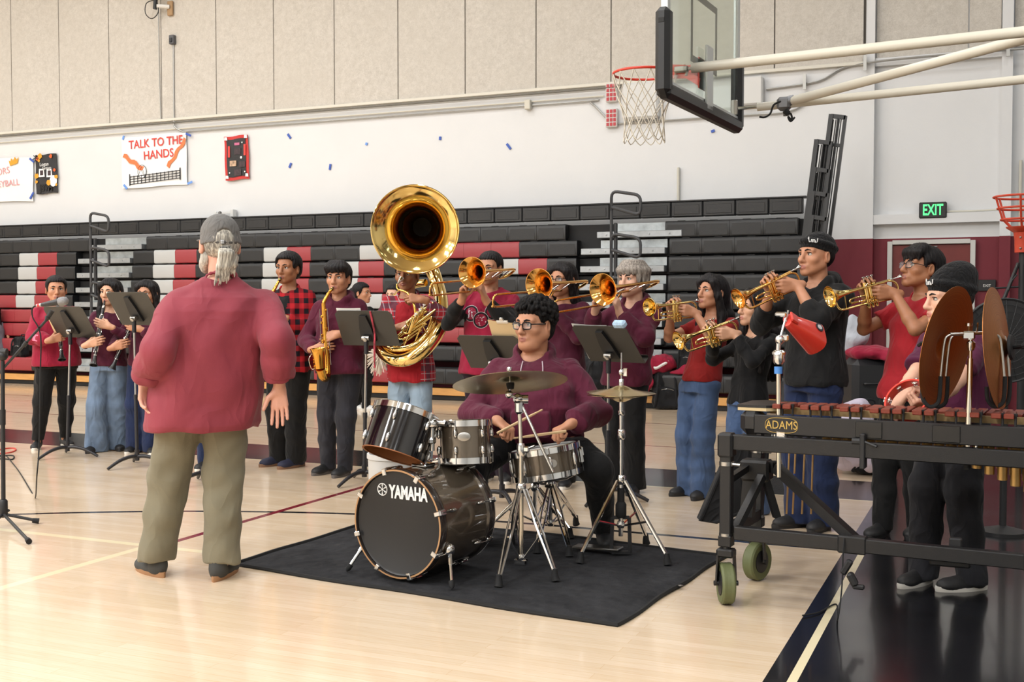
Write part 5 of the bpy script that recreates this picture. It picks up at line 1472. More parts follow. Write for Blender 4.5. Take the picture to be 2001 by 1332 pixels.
# cymbals
def cym_prof(r, dome=.06, h=.022):
    o = [(.006, h + .02)]
    for i in range(1, 7): t_ = i / 6; o.append((dome * t_, h + .02 * math.cos(t_ * PI / 2)))
    for i in range(1, 12): t_ = i / 11; o.append((dome + (r - dome) * t_, h * (1 - t_) ** 1.3))
    return o + [(r, -.0015)] + [(a, b - .0016) for a, b in o[::-1][1:]]
def cymmat(name, c, rough=.26):
    if name in MATS: return MATS[name]
    m = bpy.data.materials.new(name); m.use_nodes = True; t = NT(m); co = t.coord(); X, Y, Z = t.sep(co)
    r = t.math('SQRT', t.math('ADD', t.math('MULTIPLY', X, X), t.math('MULTIPLY', Y, Y)))
    n = t.n.new('ShaderNodeTexNoise'); n.noise_dimensions = '1D'; n.inputs['Scale'].default_value = 190; t.link(r, n.inputs['W'])
    cc = lin(c); t.link(t.mix(t.ramp(n.outputs['Fac'], .3, .7), tuple(v * .8 for v in cc[:3]) + (1,), cc), t.b.inputs['Base Color'])
    t.b.inputs['Metallic'].default_value = 1; t.b.inputs['Roughness'].default_value = rough; t.bump(n.outputs['Fac'], .15, .003); MATS[name] = m; return m
def cymbal(label, c, axis, r, m, group=None):
    o = thing('cymbal', label, 'cymbal', c, 0, group); o.rotation_mode = 'QUATERNION'; o.rotation_quaternion = basis_z(axis).to_quaternion()
    k = MB(); k.lathe(cym_prof(r), None, 72); k.build('plate', m, o); return o
ride = cymbal('large tilted ride cymbal in front of the seated drummer', D(997, 748, 5.5), vdir(-.07, -.27, 1), .283, cymmat('cymbal_bronze', '8C8060', .3))
k = MB(); k.lathe([(.016, -.03), (.02, -.01), (.02, .0)], None, 14); k.lathe([(.015, .045), (.012, .055)], None, 12); k.build('felt', M('felt_black', '121214', .95), ride)
def tripod(o, base, zc, feet, r=.009, mat=CHROME, zlow=.07, dbl=True, foot=RUB, rubber=None):
    """double-braced legs: collar at zc, low hub at zlow, feet given as floor offsets"""
    for f_ in feet:
        u = Vector((f_[0], f_[1], 0)); d_ = u.normalized(); sd = Vector((-d_.y, d_.x, 0)) * .014
        k = MB(); top = base + Vector((0, 0, zc)) + d_ * .03; ft = base + u + Vector((0, 0, .045 + f_[2] if len(f_) > 2 else .045))
        for s_ in ((-1, 1) if dbl else (0,)):
            k.tube([top + sd * s_ * .6, top.lerp(ft, .45) + sd * s_ * 1.1, ft + sd * s_ * .4], r * .7 if dbl else r, 8)
        b_ = base + Vector((0, 0, zlow)) + d_ * .02; k.tube([b_, top.lerp(ft, .55)], r * .6, 6)
        lg = k.build('leg', mat, o)
        k = MB(); k.tube([ft + Vector((0, 0, .015)), ft - Vector((0, 0, .02)), ft + d_ * .008 - Vector((0, 0, .043))], [.013, .018, .022], 10); k.build('rubber_foot', foot, lg)
    k = MB(); k.lathe([(.02, zc - .02), (.026, zc - .01), (.026, zc + .02), (.018, zc + .03)], Matrix.Translation(base), 16); k.build('collar', mat, o); k = MB(); k.lathe([(.018, zlow - .015), (.024, zlow), (.018, zlow + .02)], Matrix.Translation(base), 14); k.build('lower_collar', mat, o)
def off(base, px): g_ = G(*px); return (g_.x - base[0], g_.y - base[1])
# ride boom stand
b0 = G(1018, 1122); b0.z = .014
cs = thing('cymbal_stand', 'chrome boom stand holding the large tilted ride cymbal', 'stand', b0); O = Vector((0, 0, 0))
tripod(cs, O, .42, [off(b0, (975, 1152)), off(b0, (1084, 1140)), off(b0, (1000, 1068))])
dps = depth(b0)
top = D(1015, 795, dps) - b0
k = MB(); k.tube([Vector((0, 0, .05)), Vector((0, 0, .62))], .0135, 14); k.tube([Vector((0, 0, .6)), top], .0105, 14); k.build('pole', M('chrome_warm', 'D8D0C2', .14, 1), cs)
k = MB(); k.lathe([(.018, .585), (.022, .6), (.022, .635), (.016, .65)], None, 14); k.box((.02, 0, .62), (.05, .02, .03), .006); k.tube([(.03, 0, .62), (.075, 0, .64)], .006, 6); k.build('clamp', CHROME, cs); k = MB(); k.box((.0, 0, .05), (.07, .035, .035), .008); k.build('clamp', CHROME, cs)
k = MB(); k.box(top, (.042, .05, .075), .014); k.ball(top + Vector((.0, -.02, .045)), .026, 8); k.lathe([(.022, -.035), (.022, .035)], along(top + Vector((.01, 0, .04)), RT), 14); k.build('tilter', CHROME, cs)
bo, be = D(995, 770, 5.5) - b0, D(1081, 922, dps - .08) - b0
jn = top + Vector((0, 0, .035)); rd = D(997, 748, 5.5) - b0
k = MB(); k.tube([bo, jn, be], .0075, 10); k.build('boom_arm', CHROME, cs)
k = MB(); k.tube([bo, rd + Vector((0, 0, -.02)), rd + vdir(-.07, -.27, 1) * .075], .0042, 8); k.lathe([(.012, .06), (.014, .068), (.012, .078)], along(rd, vdir(-.07, -.27, 1)), 10); k.ball(bo, .02, 8); k.build('cymbal_post', CHROME, cs)
# hi-hat
b1 = G(1213, 1088); b1.z = .014; d1 = depth(b1)
hh = thing('hi_hat_stand', 'chrome hi-hat stand with foot pedal right of the drummer', 'stand', b1)
tripod(hh, O, .40, [off(b1, (1135, 1105)), off(b1, (1303, 1108)), (.05, .30)], dbl=False, r=.011, zlow=.16)
zt = (D(1215, 768, d1) - b1).z
k = MB(); k.tube([(0, 0, .1), (0, 0, zt - .03)], .0125, 14); k.build('pole', CHROME, hh)
k = MB(); k.tube([(0, 0, zt - .05), (0, 0, zt + .22)], .0038, 8); k.build('pull_rod', CHROME, hh)
k = MB(); k.lathe([(.018, zt - .245), (.022, zt - .235), (.022, zt - .2), (.016, zt - .19)], None, 14); k.build('clamp', CHROME, hh); k = MB(); k.lathe([(.016, zt - .115), (.019, zt - .11), (.019, zt - .09)], None, 14); k.build('clamp', CHROME, hh)
k = MB(); k.lathe([(.022, .2), (.03, .21), (.03, .27), (.022, .285)], None, 14); k.tube([(0, 0, .28), (0, 0, .36)], .02, 12); k.build('rubber_sleeve', RUB, hh); k = MB(); k.lathe([(.026, zt - .035), (.03, zt - .02), (.022, zt - .008)], None, 16); k.build('cup_felt', RUB, hh)
k = MB(); k.lathe([(.014, zt + .035), (.014, zt + .075), (.01, zt + .08)], None, 12); k.lathe([(.012, zt + .1), (.015, zt + .105), (.015, zt + .12), (.009, zt + .13)], None, 12); k.box((.022, 0, zt + .115), (.024, .008, .045), .003); k.build('clutch', CHROME, hh)
k = MB(); fx = vdir(-.55, -.8)
for s_ in (-1, 1): k.bar(RT * s_ * .05 + Vector((0, 0, .01)), RT * s_ * .045 + Vector((0, 0, .2)), .012, .018)
k.bar(-RT * .045 + Vector((0, 0, .2)), RT * .045 + Vector((0, 0, .2)), .014, .018); k.bar(-RT * .05 + Vector((0, 0, .012)), RT * .05 + Vector((0, 0, .012)), .03, .015)
k.build('pedal_frame', MBK, hh)
k = MB(); pd = -RT * .2 + FH * .10; k.bar(Vector((0, 0, .03)) + pd * .0, pd * 1.2 + Vector((0, 0, .02)), .09, .012, bev=.004); k.build('foot_board', STEEL, hh)
hc = b1 + Vector((0, 0, zt))
HC = cymmat('cymbal_gold', 'C9B98A', .2)
cymbal('upper hi-hat cymbal, thin gold plate on the chrome stand', hc + Vector((0, 0, .004)), vdir(.02, .02, 1), .186, HC)
lo_ = cymbal('lower hi-hat cymbal under the thin gold plate', hc + Vector((0, 0, -.004)), vdir(.02, .02, -1), .186, HC)
# snare stand, throne
b2 = G(1076, 1050); b2.z = .014
ss = thing('snare_stand', 'chrome tripod stand carrying the snare drum', 'stand', b2)
tripod(ss, O, .30, [off(b2, (1112, 1092)), off(b2, (1050, 1086)), off(b2, (1125, 1030))], r=.010)
sc = D(1063, 930, 6.02) - b2
k = MB(); k.tube([(0, 0, .06), (0, 0, .34)], .0125, 12); k.tube([(0, 0, .3), Vector((0, 0, .42))], .017, 12); k.tube([(0, 0, .42), sc + Vector((0, 0, -.02))], .012, 10); k.build('pole', CHROME, ss)
for a in (.3, 2.4, 4.5):
    k = MB(); u = Vector((math.cos(a), math.sin(a), 0)); k.tube([sc + Vector((0, 0, -.03)), sc + u * .12 + Vector((0, 0, -.01)), sc + u * .19 + Vector((0, 0, .03)), sc + u * .19 + Vector((0, 0, .06))], .007, 8); k.build('basket_arm', CHROME, ss)
k = MB(); k.tube([sc + Vector((.02, -.02, -.05)), sc + Vector((.07, -.07, -.045))], .008, 8); k.tube([sc + Vector((-.02, -.02, -.04)), sc + Vector((-.10, -.06, -.0))], .008, 8); k.build('wing_knob', MBK, ss)
b3 = D(1045, 900, 6.62); b3.z = .014
th = thing('drum_throne', 'round black drum stool under the seated drummer', 'stool', b3)
k = MB(); k.lathe([(.02, .43), (.15, .43), (.17, .45), (.17, .50), (.15, .52), (0, .525)], None, 32); k.build('seat', MBK, th)
k = MB(); k.tube([(0, 0, .08), (0, 0, .43)], .014, 12); k.build('post', CHROME, th)
tripod(th, O, .26, [(.26, -.1), (-.22, -.16), (-.02, .27)], r=.010)
# ------------------------------------------------------------------ marimba (high end at the left) and what is clamped to it
MF = M('marimba_black', '131315', .42, bump=.08, bscale=200); MP = M('marimba_panel', '17171A', .36); ROSE = M('rosewood', '7A3527', .38, var=.14, vscale=10, stretch=(8, 1, 8), spec=.4); RES = M('resonator_gold', 'A88650', .32, .7, var=.1, vscale=3)
mo = Vector((-1.12, 5.02, 0))
mb = thing('marimba', 'black framed marimba with rosewood bars on olive wheels', 'marimba', mo, -.085)
LEN = 2.35
def back_y(x): return .50 + .42 * x / LEN
k = MB()
k.bar((.02, 0, .74), (LEN, 0, .74), .04, .068, bev=.004); k.build('front_rail', MF, mb, False)
k = MB(); k.bar((.02, back_y(0), .74), (LEN, back_y(LEN), .74), .04, .068, bev=.004); k.build('back_rail', MF, mb, False)
k = MB(); k.bar((.04, 0, .33), (LEN, 0, .33), .05, .06, bev=.004); k.build('lower_rail', MF, mb, False)
for y in (0, .5):
    k = MB(); k.box((.0, y, .50), (.052, .052, .46), .004); k.box((.0, y, .725), (.07, .075, .11), .01); k.box((0, y, .29), (.06, .06, .05), .004); lg = k.build('leg', MF, mb, False)
    k = MB(); k.lathe([(.03, .63), (.034, .632), (.034, .65), (.03, .652)], Matrix.Translation((0, y, 0)), 16); k.tube([(.03, y - .01, .64), (.07, y - .02, .64)], .008, 8); k.build('clamp_band', STEEL, lg); k = MB(); k.lathe([(.03, .31), (.033, .312), (.033, .325)], Matrix.Translation((0, y, 0)), 16); k.build('clamp_band', STEEL, lg)
k = MB(); k.bar((0, 0, .33), (0, .5, .33), .045, .05); k.bar((0, 0, .56), (.03, .28, .60), .03, .03); k.bar((.02, .26, .36), (.04, .26, .62), .05, .06); k.bar((.03, .03, .33), (.1, .22, .56), .035, .03); k.bar((.15, .3, .36), (.1, .26, .56), .035, .03); k.box((.06, .27, .58), (.14, .1, .1), .012); k.build('end_brace', MF, mb, False)
k = MB(); k.bar((.12, .28, .60), (.16, .26, .6), .06, .05); k.bar((.16, .25, .60), (.56, .03, .345), .04, .045); k.box((.56, .0, .33), (.12, .06, .075), .006); k.build('diagonal_brace', MF, mb, False)
k = MB(); k.bar((1.68, .45, .62), (1.32, .02, .345), .03, .045); k.box((1.3, .0, .33), (.14, .06, .075), .006); k.build('diagonal_brace', MF, mb, False)
OLV = M('wheel_olive', '5E6440', .6, bump=.1)
for (y, ang) in ((0, 1.95), (.5, .95)):
    w = MB(); c = Vector((0, y, .095)); ax = Vector((math.cos(ang - PI / 2), math.sin(ang - PI / 2), 0))
    ax = (RT if y == 0 else (RT * .72 + FH * -.7)); ax = (Matrix.Rotation(.085, 3, 'Z') @ ax).normalized()
    w.lathe([(.05, -.026), (.086, -.03), (.0935, -.022), (.0935, -.012), (.0915, -.006), (.0935, 0), (.0915, .006), (.0935, .012), (.0935, .022), (.086, .03), (.05, .026)], along(c, ax), 32); wh = w.build('wheel', OLV, mb)
    w = MB(); w.lathe([(.012, -.034), (.055, -.03), (.055, .03), (.012, .034)], along(c, ax), 24); w.lathe([(.012, -.055), (.012, .055)], along(c, ax), 12); w.build('wheel_hub', MBK, wh)
    w = MB()
    for s_ in (-1, 1): w.bar(c + ax * .042 * s_, c + ax * .036 * s_ + Vector((0, 0, .13)), .008, .03, (0, 1, 0))
    w.box(c + Vector((0, 0, .14)), (.08, .06, .04), .008); w.tube([c + Vector((0, 0, .14)), c + Vector((0, 0, .19))], .02, 12); w.build('fork', MF, mb)
# front panel with the maker's oval
k = MB(); k.box((LEN / 2 + .07, .02, .825), (LEN - .1, .022, .085), .004); pn = k.build('front_panel', MP, mb, False)
k = MB(); k.box((.1, .07, .83), (.10, .12, .115), .03); k.build('end_block', MP, mb)
k = MB(); k.prism([(-.03, -.03), (.1, -.03), (.16, .02), (.16, .24), (.02, .26), (-.03, .2)], .022, Matrix.Translation((.07, .06, .893))); k.build('end_cap', M('cap_edge', 'C9B48A', .5), mb, False)
k = MB(); k.prism([(-.031, -.031), (.1, -.031), (.161, .02), (.161, .241), (.02, .261), (-.031, .2)], .012, Matrix.Translation((.07, .06, .902))); k.build('end_plate', MP, mb, False)
GLD = M('gold_print', 'C9A95C', .4, .5)
text_obj('lettering', 'ADAMS', .052, GLD, pn, wallX(.245, .0075, .825), .0006, .0, sx=.82)
k = MB(); ov = [(.245 + .072 * math.copysign(abs(math.cos(a * PI / 20)) ** .6, math.cos(a * PI / 20)), .0075, .825 + .033 * math.copysign(abs(math.sin(a * PI / 20)) ** .7, math.sin(a * PI / 20))) for a in range(40)]
k.tube(ov, .0013, 5, True); k.build('oval_border', GLD, pn)
for x in (.62, .93):
    k = MB(); k.box((x, .006, .825), (.11, .006, .07), .003); k.build('hinge_plate', M('hinge_black', '151516', .3), mb, False)
# bars: accidentals towards the camera, naturals behind
W_ = .043; x = .215; groups = [2, 3] * 9; nb = 0
for gi, n in enumerate(groups):
    for j in range(n):
        if x > LEN - .06: break
        L = .125 + .085 * x / LEN; w = .036 + .006 * x / LEN
        k = MB(); k.box((0, L / 2, 0), (w, L, .021), .003); b_ = k.build('tone_bar', ROSE, mb, True, 30); b_.location = (x, .03, .906)
        k = MB(); k.tube([(x + w * .62, .05, .86), (x + w * .62, .05, .915)], .005, 8); k.lathe([(.008, .905), (.008, .918)], Matrix.Translation((x + w * .62, .05, 0)), 8); k.build('bar_post', MBK, mb)
        x += w + .009; nb += 1
    x += .032 + .006 * x / LEN
k_x = .2; nb2 = 0
while k_x < LEN - .06:
    L = .16 + .16 * k_x / LEN; w = .038 + .007 * k_x / LEN
    k = MB(); k.box((0, L / 2, 0), (w, L, .02), .003); b_ = k.build('tone_bar', ROSE, mb, True, 30); b_.location = (k_x, .20 + .06 * k_x / LEN, .889); k_x += w + .009
k = MB(); k.bar((.15, .18, .875), (LEN, .22, .875), .02, .03); k.bar((.15, .4, .865), (LEN, .55, .865), .02, .03); k.build('bar_support', M('support_tan', 'A88A5C', .5), mb, False)
i = 0; rx = .42
while rx < LEN - .05:
    L = .085 + .42 * max(0, rx - .95); r = .017 + .006 * rx / LEN
    k = MB(); k.lathe([(r, 0), (r, -L), (r - .002, -L), (r - .002, -.0)], Matrix.Translation((rx, .11, .80)), 18, True); k.lathe([(0, -L + .004), (r, -L + .004)], Matrix.Translation((rx, .11, .80)), 18); k.build('resonator', RES, mb); rx += 2 * r + .010
rx = .42
while rx < LEN - .05:
    L = .08 + .45 * max(0, rx - 1.0); r = .018 + .006 * rx / LEN
    k = MB(); k.lathe([(r, 0), (r, -L), (0, -L)], Matrix.Translation((rx, .3, .79)), 14); k.build('resonator', RES, mb); rx += 2 * r + .010
k = MB(); k.box((.6, -.0, .735), (.022, .06, .15), .004); k.lathe([(.016, -.02), (.016, .02)], along((.575, -.01, .775), (1, 0, 0)), 10); k.tube([(.6, -.02, .78), (.66, -.03, .76)], .006, 6); k.build('rail_clamp', MBK, mb, False)
Wm_ = Matrix.Translation(mo) @ Matrix.Rotation(-.085, 4, 'Z')
def MW(x, y, z): return Wm_ @ Vector((x, y, z))
# hanging mallets
for i, px in enumerate((1541, 1553, 1571, 1587)):
    a = D(px + 2, 868, 5.33); b_ = D(px - (4 if i < 3 else 2), 1004, 5.33)
    k = MB(); k.tube([(0, 0, 0), b_ - a], .0045, 8); o = k.build('mallet', M('rattan', 'B8905A', .5)); o.location = a
    tag(o, ['first', 'second', 'third', 'fourth'][i] + ' thin mallet stick from the left, hanging under the marimba', 'mallet')
    if i == 1: q = MB(); q.tube([(b_ - a) * .42, (b_ - a) * .48], .006, 8); q.build('tape_band', M('blue_tape', '3F5FB8'), o)
    q = MB(); q.ball((0, 0, .02), .017, 8); q.build('mallet_head', M('yarn_dark', '2A2A3A', .9), o)
def rail_clamp(o, c):
    k = MB(); k.box(c, (.07, .06, .07), .014); k.box(c + Vector((.01, -.03, .01)), (.05, .02, .04), .008); k.tube([c + Vector((-.03, -.03, -.01)), c + Vector((-.06, -.035, -.03))], .007, 8); k.tube([c + Vector((.03, -.01, .03)), c + Vector((.035, -.01, .075))], .006, 8); k.box(c + Vector((.05, -.01, .08)), (.05, .012, .016), .005)
    k.lathe([(.012, 0), (.012, .006)], along(c + Vector((.015, -.04, 0)), (0, -1, 0)), 10); k.build('rail_clamp', CHROME, o)
# cowbell on its clamped rod
dr = 5.0; p0 = D(1522, 932, dr); ct = thing('cowbell_stand', 'chrome rod with blue tape clamped to marimba, holding the red cowbell', 'stand', p0)
rel = lambda x, y, d_=dr: D(x, y, d_) - p0
k = MB(); k.tube([Vector((0, 0, 0)), rel(1521, 728)], .0105, 14); k.build('rod', M('chrome_warm', 'D8D0C2', .14, 1), ct)
rail_clamp(ct, rel(1524, 852))
k = MB(); k.lathe([(.02, -.03), (.026, -.02), (.026, .015), (.018, .03)], along(rel(1522, 698), (0, 0, 1)), 14); k.box(rel(1522, 690), (.055, .04, .03), .01); k.tube([rel(1520, 690), rel(1522, 662)], .011, 10); k.ball(rel(1524, 664), .022, 8); k.box(rel(1532, 660), (.04, .02, .03), .006); k.tube([rel(1524, 664), rel(1536, 620)], .0055, 8); k.box(rel(1526, 614), (.05, .025, .022), .006); k.tube([rel(1536, 628), rel(1540, 606)], .004, 6); k.build('ratchet', CHROME, ct)
k = MB(); k.tube([rel(1521, 730), rel(1521, 716)], .018, 14); k.build('tape_band', M('tape_blue_light', '4C86CC', .6), ct)
a, b_ = D(1538, 625, 5.0), D(1600, 668, 5.14); ax = (b_ - a).normalized()
cbk = thing('cowbell', 'large red cowbell mounted on the chrome rod', 'cowbell', a); R_ = frame(cbk, ax, up=(vdir(.2, .75, .6)))
CB = M('cowbell_red', 'D23A2E', .28, coat=.4); L_ = .215
def sec(x, w, h): return [(x, w * math.copysign(abs(math.cos(t_)) ** .55, math.cos(t_)), h * math.copysign(abs(math.sin(t_)) ** .8, math.sin(t_))) for t_ in [2 * PI * i_ / 28 for i_ in range(28)]]
k = MB(); S_ = [sec(0, .02, .014), sec(.0, .03, .02), sec(.008, .033, .024), sec(L_, .075, .058), sec(L_, .072, .055), sec(.012, .03, .021)]
S_ = [s_ + [s_[0]] for s_ in S_]; k.grid(S_, True); k._add(S_[0][:-1], [tuple(range(28))]); k.build('bell_shell', CB, cbk, True, 50)
k = MB(); k.box((.012, 0, .03), (.05, .05, .012), .005); k.build('mount_tab', CB, cbk)
k = MB(); k.lathe([(.022, 0), (.022, .002), (0, .002)], along((L_ - .035, .02, .0545), (-.2, 0, 1)), 20); k.m = 1; k.lathe([(.013, .002), (.013, .003), (0, .003)], along((L_ - .035, .02, .0545), (-.2, 0, 1)), 14); k.build('round_sticker', [M('sticker_black', '22202A', .5), M('sticker_grey', 'C8C4C4', .5)], cbk)
# crash cymbal cradle
dc = 4.62; q0 = D(1891, 917, dc); cr = thing('cymbal_cradle', 'chrome rod and hooked cradle holding the pair of crash cymbals', 'stand', q0)
rel = lambda x, y, d_=dc: D(x, y, d_) - q0
k = MB(); k.tube([rel(1890, 917), rel(1890, 905)], .013, 12); k.build('rubber_tip', RUB, cr)
k = MB(); k.tube([rel(1890, 905), rel(1896, 700)], [.0115, .0115], 14); k.tube([rel(1896, 705), rel(1897, 655)], .008, 10); k.build('rod', M('chrome_warm', 'D8D0C2', .14, 1), cr)
rail_clamp(cr, rel(1892, 888))
k = MB(); k.lathe([(.012, -.02), (.018, -.005), (.018, .012), (.01, .02)], along(rel(1897, 675), (0, 0, 1)), 14); k.box(rel(1893, 655), (.05, .03, .035), .006); k.tube([rel(1893, 650), rel(1893, 632)], .005, 8); k.lathe([(.014, -.006), (.014, .006)], along(rel(1893, 634), (0, 0, 1)), 12); k.tube([rel(1908, 652), rel(1911, 630)], .004, 6); k.build('bracket', CHROME, cr)
k = MB()
ba, bb_ = rel(1856, 653), rel(1930, 650)
k.tube([ba, bb_], .0075, 10)
k.build('cross_bar', STEEL, cr)
for (x0, dd) in ((1852, .0), (1862, .12)):
    k = MB(); k.tube(catmull([rel(1868, 653, dc + dd), rel(x0, 656, dc + dd), rel(x0 - 7, 672, dc + dd), rel(x0 - 14, 735, dc + dd)], 5), .0062, 8); k.build('cradle_arm', STEEL, cr)
for (x0, dd) in ((1948, .0), (1958, .12)):
    k = MB(); k.tube(catmull([rel(1925, 652, dc + dd), rel(x0, 655, dc + dd), rel(x0 + 8, 672, dc + dd), rel(x0 + 14, 735, dc + dd)], 5), .0062, 8); k.build('cradle_arm', STEEL, cr)
for (x0, dd, sg) in ((1838, .0, -1), (1852, .12, -1), (1964, 0, 1), (1974, .12, 1)):
    k = MB(); k.tube(catmull([rel(x0 - sg * -0, 735, dc + dd), rel(x0 - 2, 775, dc + dd), rel(x0 - 8 * 1, 790, dc + dd), rel(x0 - 22, 794, dc + dd), rel(x0 - 34, 780, dc + dd), rel(x0 - 36, 755, dc + dd)], 5), .0085, 8); k.build('hook', RUB, cr)
CY = cymmat('crash_bronze', 'C4854E', .42)
def crash(label, px, py, dd, ax, r, tilt):
    o = cymbal(label, D(px, py, dd), ax, r, CY, None)
    k = MB(); k.lathe([(.05, .047), (.055, .05), (.05, .06), (0, .062)], None, 20); k.tube([(0, 0, .06), (.03, 0, .10), (0, .02, .12), (-.03, 0, .10), (0, 0, .06)], .008, 6); k.build('handle_strap', M('leather_black', '121214', .7), o)
    return o
crash('left crash cymbal of the pair, showing its brown hollow inside', 1850, 677, dc + .06, vdir(-.73, -.68, .18), .256, 0)
crash('right crash cymbal of the pair, seen nearly edge on', 1949, 680, dc + .06, vdir(.82, .57, .09), .256, 0)
# ------------------------------------------------------------------ cloth of the band
MAROON = fabric('hoodie_maroon', '541A2F'); MAR2 = fabric('hoodie_wine', '4C172C'); REDSW = fabric('sweater_red', '901A34'); SHIRT = fabric('shirt_brick', '8A3844', .7, .06, .4, 7); REDP = fabric('polo_red', '9A1B24'); REDT = fabric('tee_crimson', '901A38'); REDK = fabric('knit_red', '801715'); BLKC = fabric('cloth_black', '131314'); BLKS = fabric('sweater_black', '111113')
KHAKI = fabric('trousers_olive', '78725F', .85, .08, .5, 6); JEANW = fabric('jeans_washed', '687B94', .9, .25); JEANB = fabric('jeans_blue', '44587A', .9, .3); JEAND = fabric('jeans_navy', '1E2A4A', .9, .2); JEANL = fabric('jeans_pale', '8CA0B2', .9, .18); CHAR = fabric('trousers_charcoal', '2A2A30', .9, .15); PLUM = fabric('trousers_plum', '241622')
SHB = M('shoe_black', '1A1A1C', .6); SHN = M('shoe_navy', '22243A', .75); SOLEW = M('sole_white', 'DCD8D0', .6); GUM = M('sole_gum', '7A5A44', .6); CORK = M('sole_cork', '9A7250', .8); SOLEG = M('sole_grey', '55504E', .6); LACE = M('lace_white', 'D8D8D8', .8)
def plaid(name, base, dark, per, kind):
    m = bpy.data.materials.new(name); m.use_nodes = True; t = NT(m); co = t.coord(); X, Y, Z = t.sep(co); L = t.math
    def stripe(v, p, w, o=0): return L('LESS_THAN', L('FRACT', L('ADD', L('MULTIPLY', v, 1 / p), o)), w)
    u = L('ADD', X, L('MULTIPLY', Y, .55))
    if kind == 'check':
        a = stripe(u, per, .5); b = stripe(Z, per, .5); f = L('MULTIPLY', L('ADD', a, b), .5)
        c = t.mix(f, lin(base), lin(dark))
    else:
        f = L('MAXIMUM', stripe(u, per, .34), stripe(Z, per, .34)); c = t.mix(L('MULTIPLY', f, .75), lin(base), lin(dark))
        w = L('MAXIMUM', stripe(u, per, .05, .55), stripe(Z, per, .05, .55)); w2 = L('MAXIMUM', stripe(u, per, .04, .18), stripe(Z, per, .04, .18))
        c = t.mix(L('MULTIPLY', L('MAXIMUM', w, w2), .6), c, lin('B8B4B8'))
    t.link(c, t.b.inputs['Base Color']); t.b.inputs['Roughness'].default_value = .9; t.b.inputs['Specular IOR Level'].default_value = .2
    t.bump(t.noise(co, 9, 2, .5, (1, 1, .45)), .5, .03); MATS[name] = m; return m
FLAN = plaid('flannel_check', 'A81E26', '17131A', .085, 'check'); PLD = plaid('plaid_red', 'A02A34', '3A3440', .12, 'plaid')
def tee_print():
    m = fabric('tee_crimson_print', '901A38'); t = NT(m); co = t.coord(); X, Y, Z = t.sep(co); L = t.math
    src = t.b.inputs['Base Color'].links[0].from_socket; c = src
    for (cx, cz) in ((.082, 1.285), (-.09, 1.30), (.0, 1.235)):
        d = L('SQRT', L('ADD', L('POWER', L('SUBTRACT', X, cx), 2), L('POWER', L('SUBTRACT', Z, cz), 2))); fr = L('GREATER_THAN', Y, .0)
        def ring(a, b): return L('MULTIPLY', L('MULTIPLY', L('GREATER_THAN', d, a), L('LESS_THAN', d, b)), fr)
        c = t.mix(ring(-1, .062), c, lin('C8C4C8')); c = t.mix(ring(-1, .059), c, lin('1E1A20')); c = t.mix(ring(-1, .046), c, lin('8A1B38'))
        n = t.noise(co, 55, 2); c = t.mix(L('MULTIPLY', ring(-1, .041), L('GREATER_THAN', n, .58)), c, lin('C8C0C8'))
    t.link(c, t.b.inputs['Base Color']); return m
TEEP = tee_print()
HGREY = hairmat('hair_silver', '7A7670', 'D8D2C4', .5); HBLOND = hairmat('hair_ash_blond', '6E655F', 'B0A79C', .5); HWHITE = hairmat('hair_white_grey', '9A958C', 'DAD4C8', .5)
def Mx(o): return Matrix.Translation(o.location) @ (o.rotation_quaternion.to_matrix().to_4x4() if o.rotation_mode == 'QUATERNION' else o.rotation_euler.to_matrix().to_4x4())
def mouth_of(Dp, hp, look, hs, roll=0, off_=0.0, y=.1):
    look = loc2(look, hp[0]); H_ = D(hp[0], hp[1], Dp + off_); R = basis(vdir(*look), roll=roll); return H_ + R @ Vector((0, y, -.0705)) * hs
def reach(A, pb, L):
    """point on pixel pb, L away from A, on the near side"""
    r = ray(*pb); o = CAM - A; a = r.dot(r); b = 2 * r.dot(o); c = o.dot(o) - L * L; disc = max(b * b - 4 * a * c, 0)
    return CAM + r * ((-b - math.sqrt(disc)) / (2 * a))
def tr_hands(o):
    X = Mx(o); R = X.to_3x3()
    return {'L': (X @ Vector((.105, .052, -.075)), R @ Vector((.93, -.2, .28)), R @ Vector((-.15, -1, .0)), 'wrap'), 'R': (X @ Vector((.205, -.078, -.07)), R @ Vector((.2, .22, .95)), R @ Vector((.2, .95, -.2)), 'valve')}
def tb_hands(o):
    X = Mx(o); R = X.to_3x3()
    return {'L': (X @ Vector((.03, .075, -.14)), R @ Vector((.3, -.25, .9)), R @ Vector((.15, -.95, -.1)), 'wrap'), 'R': (X @ Vector((.15, -.05, -.14)), R @ Vector((.25, .2, .9)), R @ Vector((.2, .95, -.1)), 'wrap')}
def wood_hands(o, f, fr=(.36, .64), L=.66):
    X = Mx(o); f = Vector(f); rt = f.cross(Vector((0, 0, 1))).normalized(); out = {}
    for side, q, sg in (('L', fr[0], -1), ('R', fr[1], 1)):
        p = X @ Vector((L * q, 0, 0)); out[side] = (p + rt * sg * .085 + f * .028 - Vector((0, 0, .03)), rt * -sg * .9 + Vector((0, 0, .28)) + f * .08, -f, 'keys')
    return out
def P_(c, r=(.086, .068, .06), **k): return dict(m=c, r=r, **k)
def S_(m, sole=None, **k): return dict(m=m, sole=sole, **k)
